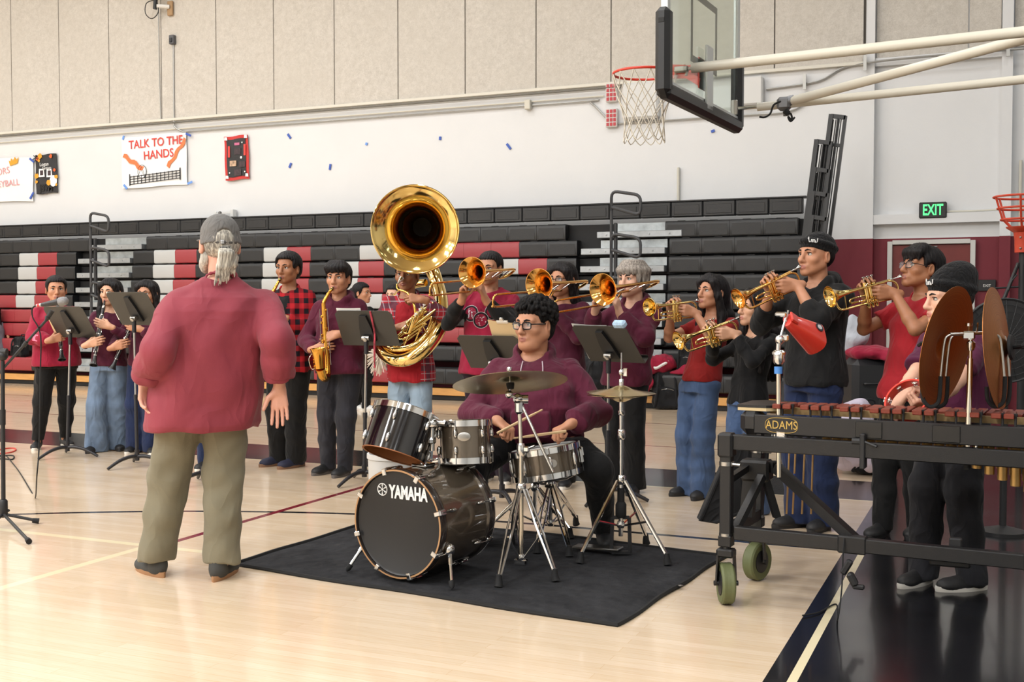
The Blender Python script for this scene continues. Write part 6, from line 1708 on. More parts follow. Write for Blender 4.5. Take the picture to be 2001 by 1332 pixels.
# ------------------------------------------------------------------ trumpets
def trumpeter(label, tlabel, Dp, H, hip, hp, look, face, bell, gold, hs, **kw):
    m_ = mouth_of(Dp, hp, look, hs, off_=kw.get('headoff', 0), y=.102); b_ = reach(m_, bell, .49)
    t_ = trumpet(tlabel, m_, b_, gold)
    # leadpipe sits beside the bell tube: shift so the mouthpiece meets the lips
    return person(label, Dp, H, face, hip, hp, look, hs=hs, hands=tr_hands(t_), hint={'R': (.75, -.1, -1), 'L': (-.75, .05, -1)}, **kw)
I = trumpeter('girl in red knit top and blue wide jeans blowing a trumpet', 'brass trumpet played by the girl in the red knit top', 7.8, 1.56, 1368, (1391, 571), (-.72, .68, .14), (-.6, .8), (1266, 600), False, 1.02,
    top=dict(m=REDK, sleeve=.3, hem=.04, name='knit_top', ease=.012, chest=(.14, .105), waist=(.13, .1), hips=(.153, .122), arm=(.05, .045, .04)), bottom=P_(JEANB, (.09, .085, .098), name='jeans', hem=-.07), shoes=S_(SHB), hair=dict(style='long', fy=.9, len=1.1), sk='tan', feet=[(1345, 966), (1372, 972)], build=(.92, .95))
I = trumpeter('girl in black long sleeve sweater blowing a trumpet, behind the marimba end', 'pale brass trumpet played by the girl in the black sweater', 7.3, 1.47, 1462, (1474, 601), (-.82, .55, .06), (-.7, .72), (1323, 665), False, 1.0,
    top=dict(m=BLKS, sleeve=.93, hem=-.12, name='sweater', ease=.013, chest=(.138, .105), waist=(.125, .098), hips=(.145, .115), arm=(.05, .045, .038)), bottom=P_(JEANB, (.088, .08, .09), name='jeans', hem=-.07), shoes=S_(SHB), hair=dict(style='long', fy=.75, len=1.25), sk='light', feet=[(1440, 1000), (1478, 1004)], build=(.95, .98))
T_, N_ = I['T'], I['N']
k = MB(); k.tube([N_ + Vector((.06 * math.sin(a), -.0 + .07 * math.cos(a), .015 - .05 * (math.cos(a) > 0) * math.cos(a))) for a in [2 * PI * i / 24 for i in range(24)]], .002, 5, True); k.build('necklace', SILV, I['root'])
I = trumpeter('tall boy in black beanie and black sweatshirt blowing a gold trumpet', 'gold trumpet raised by the tall boy in the black beanie', 6.75, 1.76, 1592, (1593, 499), (-.68, .72, .06), (-.62, .78), (1440, 583), True, 1.08,
    top=dict(m=BLKC, sleeve=.78, hem=-.06, hood=.8, ease=.03, arm=(.066, .06, .05)), bottom=P_(JEAND, (.1, .088, .085), name='jeans', hem=-.06), shoes=S_(SHB, laces=LACE), hair=dict(style='beanie', mark=-.55), sk='tan', feet=[(1560, 1028), (1608, 1034)], build=(1.05, 1.05))
I = trumpeter('boy in red polo shirt and glasses blowing a trumpet before the red door', 'brass trumpet played by the boy in the red polo', 6.5, 1.67, 1775, (1800, 523), (-.82, .55, .20), (-.68, .73), (1619, 580), False, 1.06,
    top=dict(m=REDP, sleeve=.33, hem=-.10, collar=1, name='polo_shirt', ease=.026, arm=(.06, .05, .04)), bottom=P_(BLKC, (.09, .075, .062)), shoes=S_(SHB, laces=SHB), hair=dict(style='fringe', vol=.016, fz=.03), sk='brown', feet=[(1722, 1046), (1790, 1046)], toes=(-.3, -.5))
glasses(I)
# ------------------------------------------------------------------ trombones
def tromboner(label, tlabel, Dp, H, hip, hp, look, face, d, roll, hs, slide=.55, headoff=0.0, **kw):
    m_ = mouth_of(Dp, hp, look, hs, off_=headoff, y=.102); dv = vdir(*loc2(d, hip))
    t_ = trombone(tlabel, m_ + dv * .08, dv, roll, slide)
    return person(label, Dp, H, face, hip, hp, look, hs=hs, hands=tb_hands(t_), hint={'R': (.8, -.05, -1), 'L': (-.85, .05, -1)}, headoff=headoff, **kw)
def sleeves_black(Q, i):
    o = np.zeros(len(Q), int)
    for s_ in 'RL':
        a, b, c = V3(i['sh'][s_]), V3(i['el'][s_]), V3(i['wr'][s_])
        def seg(p, q):
            v = q - p; t_ = np.clip(((Q - p) @ v) / (v @ v), 0, 1); return np.linalg.norm(Q - p - t_[:, None] * v, axis=1), t_
        d1, t1 = seg(a, b); d2, t2 = seg(b, c)
        o[((d1 < .085) & (t1 > .52)) | ((d2 < .085) & (t2 > .02))] = 1
    return o
tromboner('boy in crimson tee over black sleeves, face behind his trombone', 'leftmost trombone, its bell hiding the crimson tee boy', 8.5, 1.745, 945, (957, 524), (-.40, .9, -.05), (-.2, 1), (-.46, .88, -.06), -.1, 1.06,
    top=dict(m=[TEEP, BLKC], fn=sleeves_black, sleeve=.93, hem=-.13, ease=.028, arm=(.062, .052, .042), name='tee_shirt'), bottom=P_(PLUM, (.088, .072, .066)), shoes=S_(SHB, SOLEW), hair=dict(style='short', vol=.012), sk='tan', feet=[(952, 938), (985, 940)])
I = tromboner('person in wine sweatshirt and glasses playing trombone behind the drummer', 'middle trombone, with bell just above the drummer', 8.25, 1.64, 1098, (1099, 546), (-.55, .83, -.02), (-.45, .9), (-.50, .86, -.05), -.15, 1.05,
    top=dict(m=MAR2, sleeve=.95, hem=-.1, ease=.03, arm=(.064, .056, .044), cuff=1), bottom=P_(BLKC), shoes=S_(SHB, SOLEW), hair=dict(style='long', front=0, len=.5), sk='tan', feet=[(1078, 946), (1108, 950)])
glasses(I)
I = tromboner('ash blond student in maroon hoodie playing trombone', 'rightmost trombone, bell before the ash blond student', 8.05, 1.63, 1225, (1236, 546), (-.62, .78, .02), (-.5, .87), (-.56, .82, -.1), -.25, 1.08,
    top=dict(m=MAROON, sleeve=.95, hem=-.13, hood=1, ease=.036, arm=(.07, .066, .05), cuff=1, puff=1.15), bottom=P_(BLKC, (.095, .08, .078)), shoes=S_(SHB), hair=dict(style='bowl', m=HBLOND, fz=.035), sk='fair', feet=[(1205, 956), (1240, 962)])
# ------------------------------------------------------------------ sousaphone player
sousaphone('huge gold sousaphone with upright bell facing the camera', D(811, 600, 8.75), 8.75)
q = lambda x, y, dd: D(x, y, 8.75 + dd)
I = person('sousaphone player in red polo under an open red plaid shirt', 8.75, 1.68, (-.2, 1), 803, (795, 536), (-.3, .95, -.02), None or dict(m=[PLD, REDP], fn=lambda Q, i: ((Q[:, 1] > .05) & (np.abs(Q[:, 0] - .03) < .075 + .06 * (Q[:, 2] < i['pel'].z + .05))).astype(int), sleeve=.92, hem=-.2, collar=1, ease=.032, arm=(.062, .056, .046), name='plaid_shirt'), P_(JEANL, (.095, .085, .085), name='jeans'), S_(SHB, SOLEW), dict(style='short'), 'brown', feet=[(775, 930), (825, 934)], hs=1.06,
    hands={'R': (q(776, 640, -.2), vdir(.95, .3, .3), vdir(.1, -.6, -.6), 'valve'), 'L': (q(826, 585, -.26), vdir(-.95, .1, .12), vdir(0, -.8, -.5), 'wrap')}, hint={'R': (1, -.1, -.8), 'L': (-1, .1, -.7)})
# ------------------------------------------------------------------ saxophones
def saxer(label, slabel, Dp, H, hip, hp, look, face, px, hs, m, **kw):
    m_ = mouth_of(Dp, hp, look, hs, y=.1); d0 = depth(m_)
    pts = [m_] + [D(x, y, d0 + dd) for (x, y, dd) in px]
    s_ = saxophone(slabel, pts, m); f = vdir(*loc2(face, hip)); rt = f.cross(Vector((0, 0, 1))).normalized()
    bt, bb = pts[2], pts[3]; up = Vector((0, 0, 1)); hd = {}
    for side, q_, sg in (('L', .30, -1), ('R', .62, 1)):
        p = bt.lerp(bb, q_); hd[side] = (p + rt * sg * .1 - f * .01 - up * .01, rt * -sg * .92 + f * .2 + up * .1, -f * .9 + rt * -sg * .2, 'keys')
    if kw.pop('one', 0):
        p = bt.lerp(bb, .42); hd['L'] = (p - rt * .11 - f * .0 + up * .0, rt * .95 - up * .25 + f * .15, -f * .8 + up * -.3, 'keys')
    return person(label, Dp, H, face, hip, hp, look, hs=hs, hands=hd, hint={'R': (.8, -.3, -1), 'L': (-.8, -.3, -1)}, **kw)
SAXG = brass('sax_gold', 'DDA348', .16)
saxer('boy in maroon hoodie and charcoal trousers playing a saxophone', 'gold alto saxophone held by the boy in the maroon hoodie', 8.9, 1.70, 664, (661, 543), (-.35, .93, .0), (-.25, .97), [(641, 574, -.04), (632, 592, -.05), (640, 735, -.10), (622, 681, -.30)], 1.08, SAXG, one=1,
    top=dict(m=MAROON, sleeve=.95, hem=-.13, hood=1.1, ease=.038, arm=(.068, .062, .05), cuff=1), bottom=P_(CHAR, (.098, .078, .062)), shoes=S_(SHB, SOLEG, laces=SHB), hair=dict(style='fringe', fz=.042, vol=.018), sk='tan', feet=[(640, 924), (673, 928)], toes=(.45, .25))
I = saxer('boy in red and black checked flannel playing a saxophone beside the conductor', 'alto saxophone of the flannel boy, mostly behind the conductor', 9.15, 1.79, 566, (562, 524), (-.5, .86, .0), (-.45, .9), [(538, 562, -.04), (530, 575, -.05), (533, 720, -.12), (515, 668, -.28)], 1.07, SAXG,
    top=dict(m=[FLAN, BLKC], fn=lambda Q, i: ((Q[:, 1] > .05) & (np.abs(Q[:, 0] - .02) < .05) & (Q[:, 2] > i['pel'].z + .1)).astype(int), sleeve=.95, hem=-.2, ease=.03, collar=1, arm=(.064, .058, .046), name='flannel_shirt'), bottom=P_(BLKC, (.1, .085, .08)), shoes=S_(SHN, GUM, laces=SHN), hair=dict(style='short', vol=.022, line=.066), sk='brown', feet=[(545, 908), (578, 912)], toes=(.5, .4))
# ------------------------------------------------------------------ clarinets
def clar(label, clabel, Dp, H, hip, hp, look, face, bell, L, hs, **kw):
    m_ = mouth_of(Dp, hp, look, hs, y=.1); b_ = reach(m_, bell, L); c_ = clarinet(clabel, m_, b_)
    return person(label, Dp, H, face, hip, hp, look, hs=hs, hands=wood_hands(c_, vdir(*loc2(face, hip)), L=L), hint={'R': (.9, -.2, -1), 'L': (-.9, -.2, -1)}, **kw)
I1 = clar('girl in bright red sweatshirt and black leggings behind the microphone', 'clarinet of the girl in the bright red sweatshirt', 10.4, 1.61, 110, (110, 565), (.05, 1, 0), (.1, 1), (121, 702), .64, 1.04,
    top=dict(m=REDSW, sleeve=.96, hem=-.1, ease=.034, arm=(.07, .07, .05), puff=1.1, cuff=1), bottom=P_(BLKC, (.105, .08, .055), name='leggings', hem=-.0), shoes=S_(SHB, SOLEW), hair=dict(style='bun'), sk='tan', feet=[(73, 876), (127, 870)], build=(1.22, 1.15))
I2 = clar('girl in wine sweater and wide pale jeans playing a clarinet', 'clarinet of the girl in wide pale jeans', 10.2, 1.58, 213, (216, 571), (-.5, .86, 0), (-.25, .97), (183, 713), .64, 1.02,
    top=dict(m=MAR2, sleeve=.95, hem=-.04, ease=.022, collar=1, arm=(.056, .05, .042), cuff=1), bottom=P_(JEANW, (.095, .095, .12), name='jeans', hem=-.075), shoes=S_(SHB), hair=dict(style='long', len=1.3), sk='light', feet=[(188, 882), (234, 878)], build=(.95, .95))
clar('dark haired girl in maroon sweater half hidden behind the conductor', 'clarinet of the girl half hidden by the conductor', 10.1, 1.58, 284, (288, 574), (-.45, .9, 0), (-.3, .95), (219, 720), .64, 1.02,
    top=dict(m=MAR2, sleeve=.95, hem=-.04, ease=.022, arm=(.056, .05, .042), cuff=1), bottom=P_(JEAND, (.09, .088, .1), name='jeans', hem=-.07), shoes=S_(SHB, SOLEW, laces=LACE), hair=dict(style='long', len=1.1), sk='tan', feet=[(266, 883), (298, 885)], build=(.95, .95))
e_, w_ = I1['el']['R'], I1['wr']['R']; c_ = e_.lerp(w_, .45); fy = Vector((0, 1, 0)); n_ = (fy - (w_ - e_).normalized() * fy.dot((w_ - e_).normalized())).normalized()
k = MB(); k.box(c_ + n_ * .062, (.075, .06, .006), .002, basis_z(n_) if False else Matrix(((w_ - e_).normalized(), n_.cross((w_ - e_).normalized()), n_)).transposed()); k.build('sticky_label', M('label_pink', 'E0708C', .7), I1['root'])
N_ = I2['N']; k = MB()
for sg in (-1, 1): k.tube(catmull([N_ + Vector((-.02 + .02 * sg, .115, -.15)), N_ + Vector((-.02 + .035 * sg, .117, -.17)), N_ + Vector((-.02 + .05 * sg, .115, -.15))], 4), .004, 5)
k.build('chest_print', M('thread_white', 'DADADA', .8), I2['root'], True)
person('person in blue jeans and white soled sneakers hidden behind the conductor', 9.1, 1.58, (-.2, 1), 415, (425, 572), (0, 1), dict(m=MAROON, hood=.8, ease=.024), P_(JEAND, (.085, .075, .07), name='jeans', hem=-.05), S_(SHB, SOLEW, laces=LACE), dict(style='short'), 'tan', feet=[(402, 916), (436, 914)])
# ------------------------------------------------------------------ conductor, seen from behind
q = lambda x, y, dd: D(x, y, 5.6 + dd)
I = person('conductor in loose brick red shirt and grey cap seen from behind', 5.6, 1.8, (-.12, -.99), 402, (429, 477), (-.2, -.97, .0), dict(m=SHIRT, sleeve=.86, hem=-.34, collar=1, ease=.042, belly=.03, arm=(.076, .076, .072), chest=(.18, .125), waist=(.178, .125), hips=(.182, .13), name='shirt', amp=.008, h=.007, wl=.16), P_(KHAKI, (.118, .094, .083), hem=-.012, amp=.007), S_(M('sandal_grey', '3A3A38', .8), CORK), dict(style='cap', m=HGREY), 'pink', feet=[(432, 1128), (303, 1122)], toes=(.5, -.35), build=(1.22, 1.2), hs=1.13, sw=.195,
    hands={'R': (q(546, 757, -.02), vdir(.03, .1, -1), vdir(.12, .95, -.1), 'open'), 'L': (q(283, 746, -.10), vdir(.12, .2, -1), vdir(.75, .6, 0), 'relaxed')}, hint={'R': (.12, -1, .0), 'L': (-.12, -1, .0)}, h=.0045, armlen=.93, drop=.045)
T_, hs_ = I['T'], I['hs']; CONDUCTOR = I
S0 = Solid(); rn = random.Random(2)
for i in range(16):
    a = rn.uniform(-.022, .022); b = rn.uniform(-.02, .05)
    S0.chain([T_(.0 + a * .3, -.106, -.018), T_(.002 + a, -.132, -.045), T_(.004 + a * 1.7, -.13, -.10 + b * .3), T_(-.004 + a * 2.1, -.118, -.165 + b)], [.012, .014, .011, .003], .01)
S0.ell(T_(0, -.075, -.02), (.07, .035, .04), .03)
st_ = lambda X, Y, Z: .0014 * np.sin(X * 420 + 3 * np.sin(Z * 30)) + .001 * np.sin(X * 900 + Z * 60)
np_obj('ponytail', S0.mesh(.004, st_), HGREY, I['root'])
k = MB(); k.tube([T_(.019 * math.cos(a), -.118 + .012 * math.sin(a), -.02) for a in [2 * PI * i / 14 for i in range(14)]], .005, 6, True); k.build('hair_tie', MBK, I['root'])
S0 = Solid()
for sg in (-1, 1): S0.ell(T_(.06 * sg, .01, -.06), (.026, .05, .05), .02); S0.ell(T_(.05 * sg, .06, -.085), (.032, .045, .05), .02)
np_obj('beard', S0.mesh(.005, st_), HWHITE, I['root'])
k = MB()
for i in range(12):
    r_ = [T_(.094 * math.sin(a), -.02 + .1 * math.cos(a), 0) for a in (0,)]
w_ = I['wr']['L']; e_ = I['el']['L']; dv = (e_ - w_).normalized(); c_ = w_ + dv * .05
k = MB(); k.tube([c_ - dv * .011, c_ + dv * .011], .034, 20); k.build('watch_strap', M('leather_brown', '4A3428', .7), I['root'])
for side in 'RL':                                        # turned back cuffs
    w_ = I['wr'][side]; e_ = I['el'][side]; dv = (e_ - w_).normalized(); a_ = w_ + dv * .055; C_ = Solid()
    C_.cone(a_, a_ + dv * .07, .078, .08, .01); C_.cut(a_, -dv, .004); C_.cut(a_ + dv * .07, dv, .004); C_.cone(a_ - dv * .03, a_ + dv * .02, .066, .06, .004, '-')
    np_obj('rolled_cuff', C_.mesh(.006, folds(4, .006, .08)), SHIRT, I['root'])
k = MB(); N_ = I['N']
for sg in (-1, 1): pass
# ------------------------------------------------------------------ drummer
q = lambda x, y, d_: D(x, y, d_)
hR, hL = q(972, 822, 6.12), q(1116, 828, 6.08)
I = person('seated drummer with black curly hair, glasses and maroon hoodie', 6.4, 1.78, (-.08, 1), 1044, (1043, 633), (-.62, .78, -.03), dict(m=MAROON, sleeve=.95, hem=-.16, hood=1.15, pouch=1, ease=.036, belly=.05, arm=(.08, .074, .058), cuff=1, puff=1.1, chest=(.17, .12), waist=(.18, .13), hips=(.182, .13)), P_(BLKC, (.112, .085, .056), hem=-.02), S_(SHB), dict(style='curls'), 'tan', feet=[(935, 1062), (1180, 1062)], build=(1.22, 1.15), fat=.75, hs=1.13, sit=(.65, -.02), sw=.195, toes=(.2, -.1),
    hands={'R': (hR, vdir(.62, .45, -.42), vdir(.1, .1, -1), 'grip'), 'L': (hL, vdir(-.75, .4, -.30), vdir(-.1, .1, -1), 'grip')}, hint={'R': (1, -.5, -.5), 'L': (-1, -.5, -.5)}, h=.0042, drop=.03)
glasses(I, None, 1.5); DRUMMER = I
k = MB(); T_ = I['T']; k.tube([T_(-.024, .097, -.0585), T_(0, .104, -.054), T_(.024, .097, -.0585)], [.0022, .0028, .0022], 5)
N_ = I['N']
for sg in (-1, 1):
    k = MB(); k.tube(catmull([N_ + Vector((.055 * sg, .115, -.03)), N_ + Vector((.062 * sg, .168, -.08)), N_ + Vector((.056 * sg, .20, -.15)), N_ + Vector((.06 * sg, .222, -.22))], 5), .0032, 6); k.build('drawstring', M('cord_grey', 'B8A8B0', .8), I['root'])
drumstick('wooden drumstick in the drummer\'s hand near the small bronze tom', q(972, 846, 5.98), q(1060, 800, 5.86))
drumstick('wooden drumstick in the drummer\'s hand above the snare', q(1106, 842, 5.94), q(1004, 856, 5.86))
# ------------------------------------------------------------------ tambourine player
q = lambda x, y, d_: D(x, y, d_)
tmb = q(1776, 783, 5.05)
I = person('player in black beanie and plum tee shaking a red tambourine', 5.55, 1.62, (-.7, .7), 1868, (1852, 583), (-.88, .47, -.04), dict(m=fabric('tee_plum', '4E1836'), sleeve=.36, hem=-.1, ease=.03, arm=(.066, .055, .04), name='tee_shirt'), P_(fabric('trousers_black_wash', '222226', .9, .3), (.108, .088, .075), hem=-.05), S_(SHB, SOLEW, laces=SHB), dict(style='beanie', tall=.02, mark=-.1, m=HBR), 'fair', feet=[(1800, 1140), (1895, 1152)], toes=(-.2, .25), hs=1.06, build=(1.08, 1.08),
    hands={'L': (q(1822, 790, 5.12), vdir(-.95, .15, .05), vdir(0, -.5, .8), 'grip'), 'R': (q(1752, 792, 5.25), vdir(.45, .15, .85), vdir(.75, -.2, -.2), 'wrap')}, hint={'L': (-.5, -.9, -.9), 'R': (1, -.1, -.8)})
tb = thing('tambourine', 'red tambourine with silver jingles held over the marimba', 'tambourine', tmb); ax = vdir(-.62, .5, .62); tb.rotation_mode = 'QUATERNION'; tb.rotation_quaternion = basis_z(ax).to_quaternion()
k = MB()
arc = [(.105 * math.cos(a), .105 * math.sin(a) * 1.0) for a in np.linspace(0, 2 * PI, 49)[:-1]]
k.lathe([(.098, -.022), (.107, -.022), (.109, 0), (.107, .022), (.098, .022), (.096, 0)], None, 56, True); k.build('hoop', M('cowbell_red', 'D23A2E'), tb)
for i in range(8):
    a = 2 * PI * i / 8 + .2
    k = MB()
    for z in (-.009, .009): k.lathe([(.0, .003), (.010, .002), (.017, 0), (.010, -.001)], Matrix.Translation((.104 * math.cos(a), .104 * math.sin(a), z)), 14)
    k.build('jingle', CHROME, tb)
# ------------------------------------------------------------------ people further back
person('girl in black top with smooth dark hair looking right, behind the hoodie saxophonist', 13.9, 1.62, (.6, .8), 705, (708, 572), (.85, .5, 0), dict(m=BLKC, ease=.02), P_(BLKC), S_(M('shoe_white', 'D8D8D6', .6), SOLEW), dict(style='bun'), 'tan', feet=[(700, 800), (716, 802)], h=.008, hs=1.06)
pp_ = D(742, 698, 12.3)
I = person('girl with bare legs mostly hidden behind the sousaphone player', 12.5, 1.56, (-.1, 1), 800, (770, 577), (-.5, .85, 0), dict(m=fabric('tee_white', 'D8D4D4'), sleeve=.35, hem=-.1, ease=.02), dict(m=fabric('shorts_black', '1A1A1E'), r=(.09, .08, .075), name='shorts', hem=.42), S_(M('shoe_white', 'D8D8D6', .6), SOLEW), dict(style='bun'), 'fair', feet=[(759, 834), (845, 836)], h=.008, hs=1.04, hands={'R': (pp_ + Vector((.02, .03, .09)), (0, 0, -1), vdir(.5, 0), 'grip')})
p = WY(-8, 640, 14.15)
bs = Vector((p.x, 14.15, 0))
person('seated person in grey top cut by the left edge of the photo', depth(bs + Vector((0, 0, .9))), 1.6, (.4, 1), -8, (-12, 610), (.3, 1, -.1), dict(m=fabric('top_grey', '6E6E78'), sleeve=.4, ease=.02), P_(BLKC), S_(SHB), dict(style='long', len=1.2), 'tan', feet=[Vector((p.x - .1, 13.7, 0)), Vector((p.x + .1, 13.7, 0))], base=bs, sit=(.56, 0), h=.008)
# ------------------------------------------------------------------ music stands
def stand(label, foot, desk, Dd, w, h, lean, back, **kw):
    f = G(*foot); return music_stand(label, f, D(desk[0], desk[1], Dd), w, h, lean, vdir(*back), **kw)
o, X, f = stand('grey music stand in front of the girl in the bright red sweatshirt', (132, 892), (137, 629), 9.95, .5, .33, 33, (-.45, .85)); sheet_on(o, X, f, .2, .26, -.19, -.02, MAN, 'cream folder sticking out on the music stand beside the microphone', 'folder', -.1)
o, X, f = stand('grey music stand before the clarinet girl half hidden by the conductor', (268, 911), (262, 603), 9.4, .5, .33, 33, (-.5, .85)); sheet_on(o, X, f, .21, .28, -.17, .01, PAPER, 'white sheet music on the stand left of the conductor', rot=-.06)
o, X, f = stand('music stand mostly hidden behind the conductor, one curved leg showing', (398, 946), (440, 650), 8.45, .5, .33, 30, (-.2, .95))
o, X, f = stand('dark music stand with a striped lanyard in front of the saxophone boy in maroon', (712, 944), (717, 641), 8.45, .49, .30, 28, (-.38, .9)); sheet_on(o, X, f, .21, .26, -.13, .03, PAPER, 'white sheet music on the stand with the striped lanyard')
k = MB(); a = X @ Vector((.07, .145, .006)); c = X @ Vector((.07, -.02, .02)); 
k.tube(catmull([a + Vector((0, 0, .004)), c, c + Vector((0, 0, -.1)), c + Vector((0, 0, -.27))], 8), [.008, .007, .008, .006], 6); LN = k.build('lanyard', M('lanyard_stripe', 'A83A48', .7, var=.9, vscale=26, stretch=(1, 1, 1)), None); LN.location = f; tag(LN, 'thin red, white and blue lanyard hanging over a music stand', 'lanyard')
o, X, f = stand('low dark music stand left of the drummer with a manila clipboard', (981, 986), (964, 688), 7.55, .48, .30, 40, (-.5, .85), legs=(1.2, 3.3, 5.4)); 
cl = sheet_on(o, X, f, .26, .33, .16, .09, MAN, 'manila clipboard with metal clip on the low dark music stand', 'clipboard', -.12)
k = MB(); k.X = Matrix.Translation(f) @ X @ Matrix.Translation((.16, .255, -.02)) ; k.box((0, 0, 0), (.09, .025, .012), .004); k.lathe([(.014, -.005), (.018, 0), (.014, .005)], Matrix.Translation((0, .02, 0)), 12); k.build('clip', CHROME, cl)
o, X, f = stand('grey music stand right of the drummer, before the ash blond trombonist', (1187, 980), (1187, 672), 7.65, .47, .34, 42, (-.68, .73)); sheet_on(o, X, f, .3, .33, -.10, -.005, PAPER, 'white sheets curling off the music stand behind the hi-hat', rot=-.04)
k = MB(); k.X = Matrix.Translation(f) @ X; k.box((.18, .17, -.02), (.1, .05, .05), .012); tag(k.build('tissue_pack', M('pack_blue', 'A9C4DC', .5, var=.3, vscale=40)), 'small blue and white packet on top of the music stand right of drummer', 'packet')
# ------------------------------------------------------------------ microphone on its boom stand
mb0 = G(7, 1026); ms = thing('microphone_stand', 'black tripod boom stand with microphone at the left edge', 'stand', mb0); dm = depth(mb0)
rel = lambda x, y, dd=0: D(x, y, dm + dd) - mb0
k = MB(); k.tube([Vector((0, 0, .06)), rel(5, 705)], [.0135, .0125], 12); k.build('pole', MBK, ms)
k = MB(); k.ball(rel(5, 695), .032, 8); k.lathe([(.024, -.03), (.024, .03)], along(rel(4, 688), RT), 12); k.tube([rel(5, 800), rel(5, 830)], .018, 10); k.lathe([(.02, -.05), (.026, -.03), (.026, .05), (.018, .06)], Matrix.Translation((0, 0, .1)), 14); k.tube([rel(12, 1000), rel(18, 996)], .008, 8); k.build('clutch', MBK, ms)
for px in ((72, 1023), (56, 1063), (-40, 1050)):
    g_ = G(*px) - mb0; k = MB(); k.tube([Vector((0, 0, .07)), g_ + Vector((0, 0, .02))], .0095, 8); lg = k.build('leg', MBK, ms); u = g_.normalized(); k = MB(); k.tube([g_ - u * .025 + Vector((0, 0, .022)), g_ + u * .012 + Vector((0, 0, .017))], [.015, .017], 10); k.build('rubber_foot', RUB, lg)
k = MB(); k.tube([rel(-12, 740, .02), rel(98, 617, -.05)], .008, 10); k.tube([rel(46, 676, -.02), rel(52, 668, -.025)], .013, 10); k.build('boom_arm', MBK, ms)
k = MB(); k.tube([rel(90, 626, -.05), rel(102, 606, -.05)], [.011, .016], 10); k.tube([rel(92, 622, -.05), rel(94, 619, -.05)], .017, 12); k.build('mic_clip', MBK, ms)
a, b_ = D(72, 597, dm - .06), D(131, 587, dm - .1); mi = thing('microphone', 'black handheld style microphone with grey mesh head on boom stand', 'microphone', a); frame(mi, b_ - a)
Lm = (b_ - a).length
k = MB(); k.lathe([(.010, .03), (.013, .045), (.021, Lm - .06), (.023, Lm - .05)], AX, 18); k.build('mic_body', M('mic_black', '1E1E20', .4), mi)
k = MB(); k.lathe([(.024, Lm - .052), (.027, Lm - .048), (.027, Lm - .04), (.0275, Lm - .025), (.024, Lm - .006), (.012, Lm + .004), (0, Lm + .005)], AX, 22); k.build('mesh_head', M('mic_mesh', '8A8A8C', .45, .7, bump=.6, bscale=220), mi)
k = MB(); k.lathe([(.0095, -.0), (.0105, .0), (.0105, .034), (.0095, .034)], AX, 14); k.m = 1; k.lathe([(.0108, .005), (.0108, .022)], AX, 14); k.build('plug', [STEEL, M('plug_red', 'C8303A', .4)], mi)
pa = [(70, 597), (63, 603), (64, 620), (75, 640), (80, 665), (79, 720), (78, 800), (76, 880), (72, 935), (69, 955), (73, 968), (68, 972), (66, 950), (73, 925), (71, 905)]
k = MB(); P0 = D(70, 597, dm - .06)
cp = [D(x, y, dm - .05) - P0 for x, y in pa[:8]] + [D(72, 930, dm - .04) - P0]
fl_ = [G(x, y, .006) - P0 for x, y in ((69, 972), (60, 958), (40, 925), (25, 905), (8, 888), (-10, 900))]
k.tube(catmull(cp + fl_, 6), .0042, 6); o = k.build('cable', RUB); o.location = P0; tag(o, 'thin black microphone cable hanging down to the floor', 'cable')
k = MB(); P0 = G(0, 878, .006); k.tube(catmull([G(x, y, .006) - P0 for x, y in ((-20, 884), (5, 877), (25, 875), (31, 879), (18, 884), (-5, 886), (-25, 890))], 6), .006, 6); o = k.build('cable', M('cable_red', 'C23C30', .5)); o.location = P0; tag(o, 'looped red cable on the floor at the left edge', 'cable')
k = MB(); P0 = G(0, 890, .006); k.tube(catmull([G(x, y, .006) - P0 for x, y in ((-20, 890), (8, 889), (26, 890), (24, 897), (5, 896), (-20, 897))], 6), .006, 6); o = k.build('cable', RUB); o.location = P0; tag(o, 'black cable loop on the floor below the red cable', 'cable')
# cable and clip hanging from the marimba
ch = MW(.53, -.02, .33); k = MB(); k.tube(catmull([MW(.53, -.03, .36) - ch, MW(.53, -.05, .30) - ch, MW(.53, -.07, .15) - ch, MW(.52, -.1, .02) - ch, G(1634, 1180, .006) - ch, G(1600, 1196, .006) - ch, G(1568, 1202, .008) - ch], 6), .0035, 6); o = k.build('cable', RUB); o.location = ch; tag(o, 'thin black cable hanging from the marimba lower rail to the floor', 'cable')
c0 = MW(.545, -.05, .24); k = MB(); k.box((0, 0, 0), (.03, .03, .07), .008, Matrix.Rotation(.5, 3, 'Y')); k.box((.025, 0, -.05), (.03, .04, .06), .008, Matrix.Rotation(-.5, 3, 'Y')); k.box((.05, 0, -.08), (.05, .03, .02), .006); o = k.build('clip_holder', MBK); o.location = c0; tag(o, 'small black spring clip dangling from the marimba lower rail', 'clip')
k = MB(); a = MW(.95, .02, .3); k.box((0, 0, 0), (.16, .07, .05), .008); k.box((.02, 0, .06), (.05, .04, .07), .006); o = k.build('pedal_bracket', MBK); o.location = a + Vector((0, .03, -.005)); tag(o, 'black bracket box fixed under the marimba lower rail', 'bracket')
# black soft case leaning at the marimba end
pp = [(1368, 1018), (1436, 862), (1462, 850), (1500, 880), (1490, 985), (1400, 1020)]
k = MB(); c0 = D(1430, 950, 5.75); ins = [D(x, y, 5.62 + .05 * (y < 900)) - c0 for x, y in pp]; n_ = len(ins); off_ = FH * .10
k._add([v for v in ins] + [v + off_ for v in ins], [tuple(range(n_))[::-1], tuple(range(n_, 2 * n_))] + [(i, (i + 1) % n_, n_ + (i + 1) % n_, n_ + i) for i in range(n_)]); k.tube(ins, .009, 6, True)
o = k.build('soft_case', fabric('nylon_black', '141416', .8)); o.location = c0; tag(o, 'black cloth case slung at the left end of the marimba', 'case')
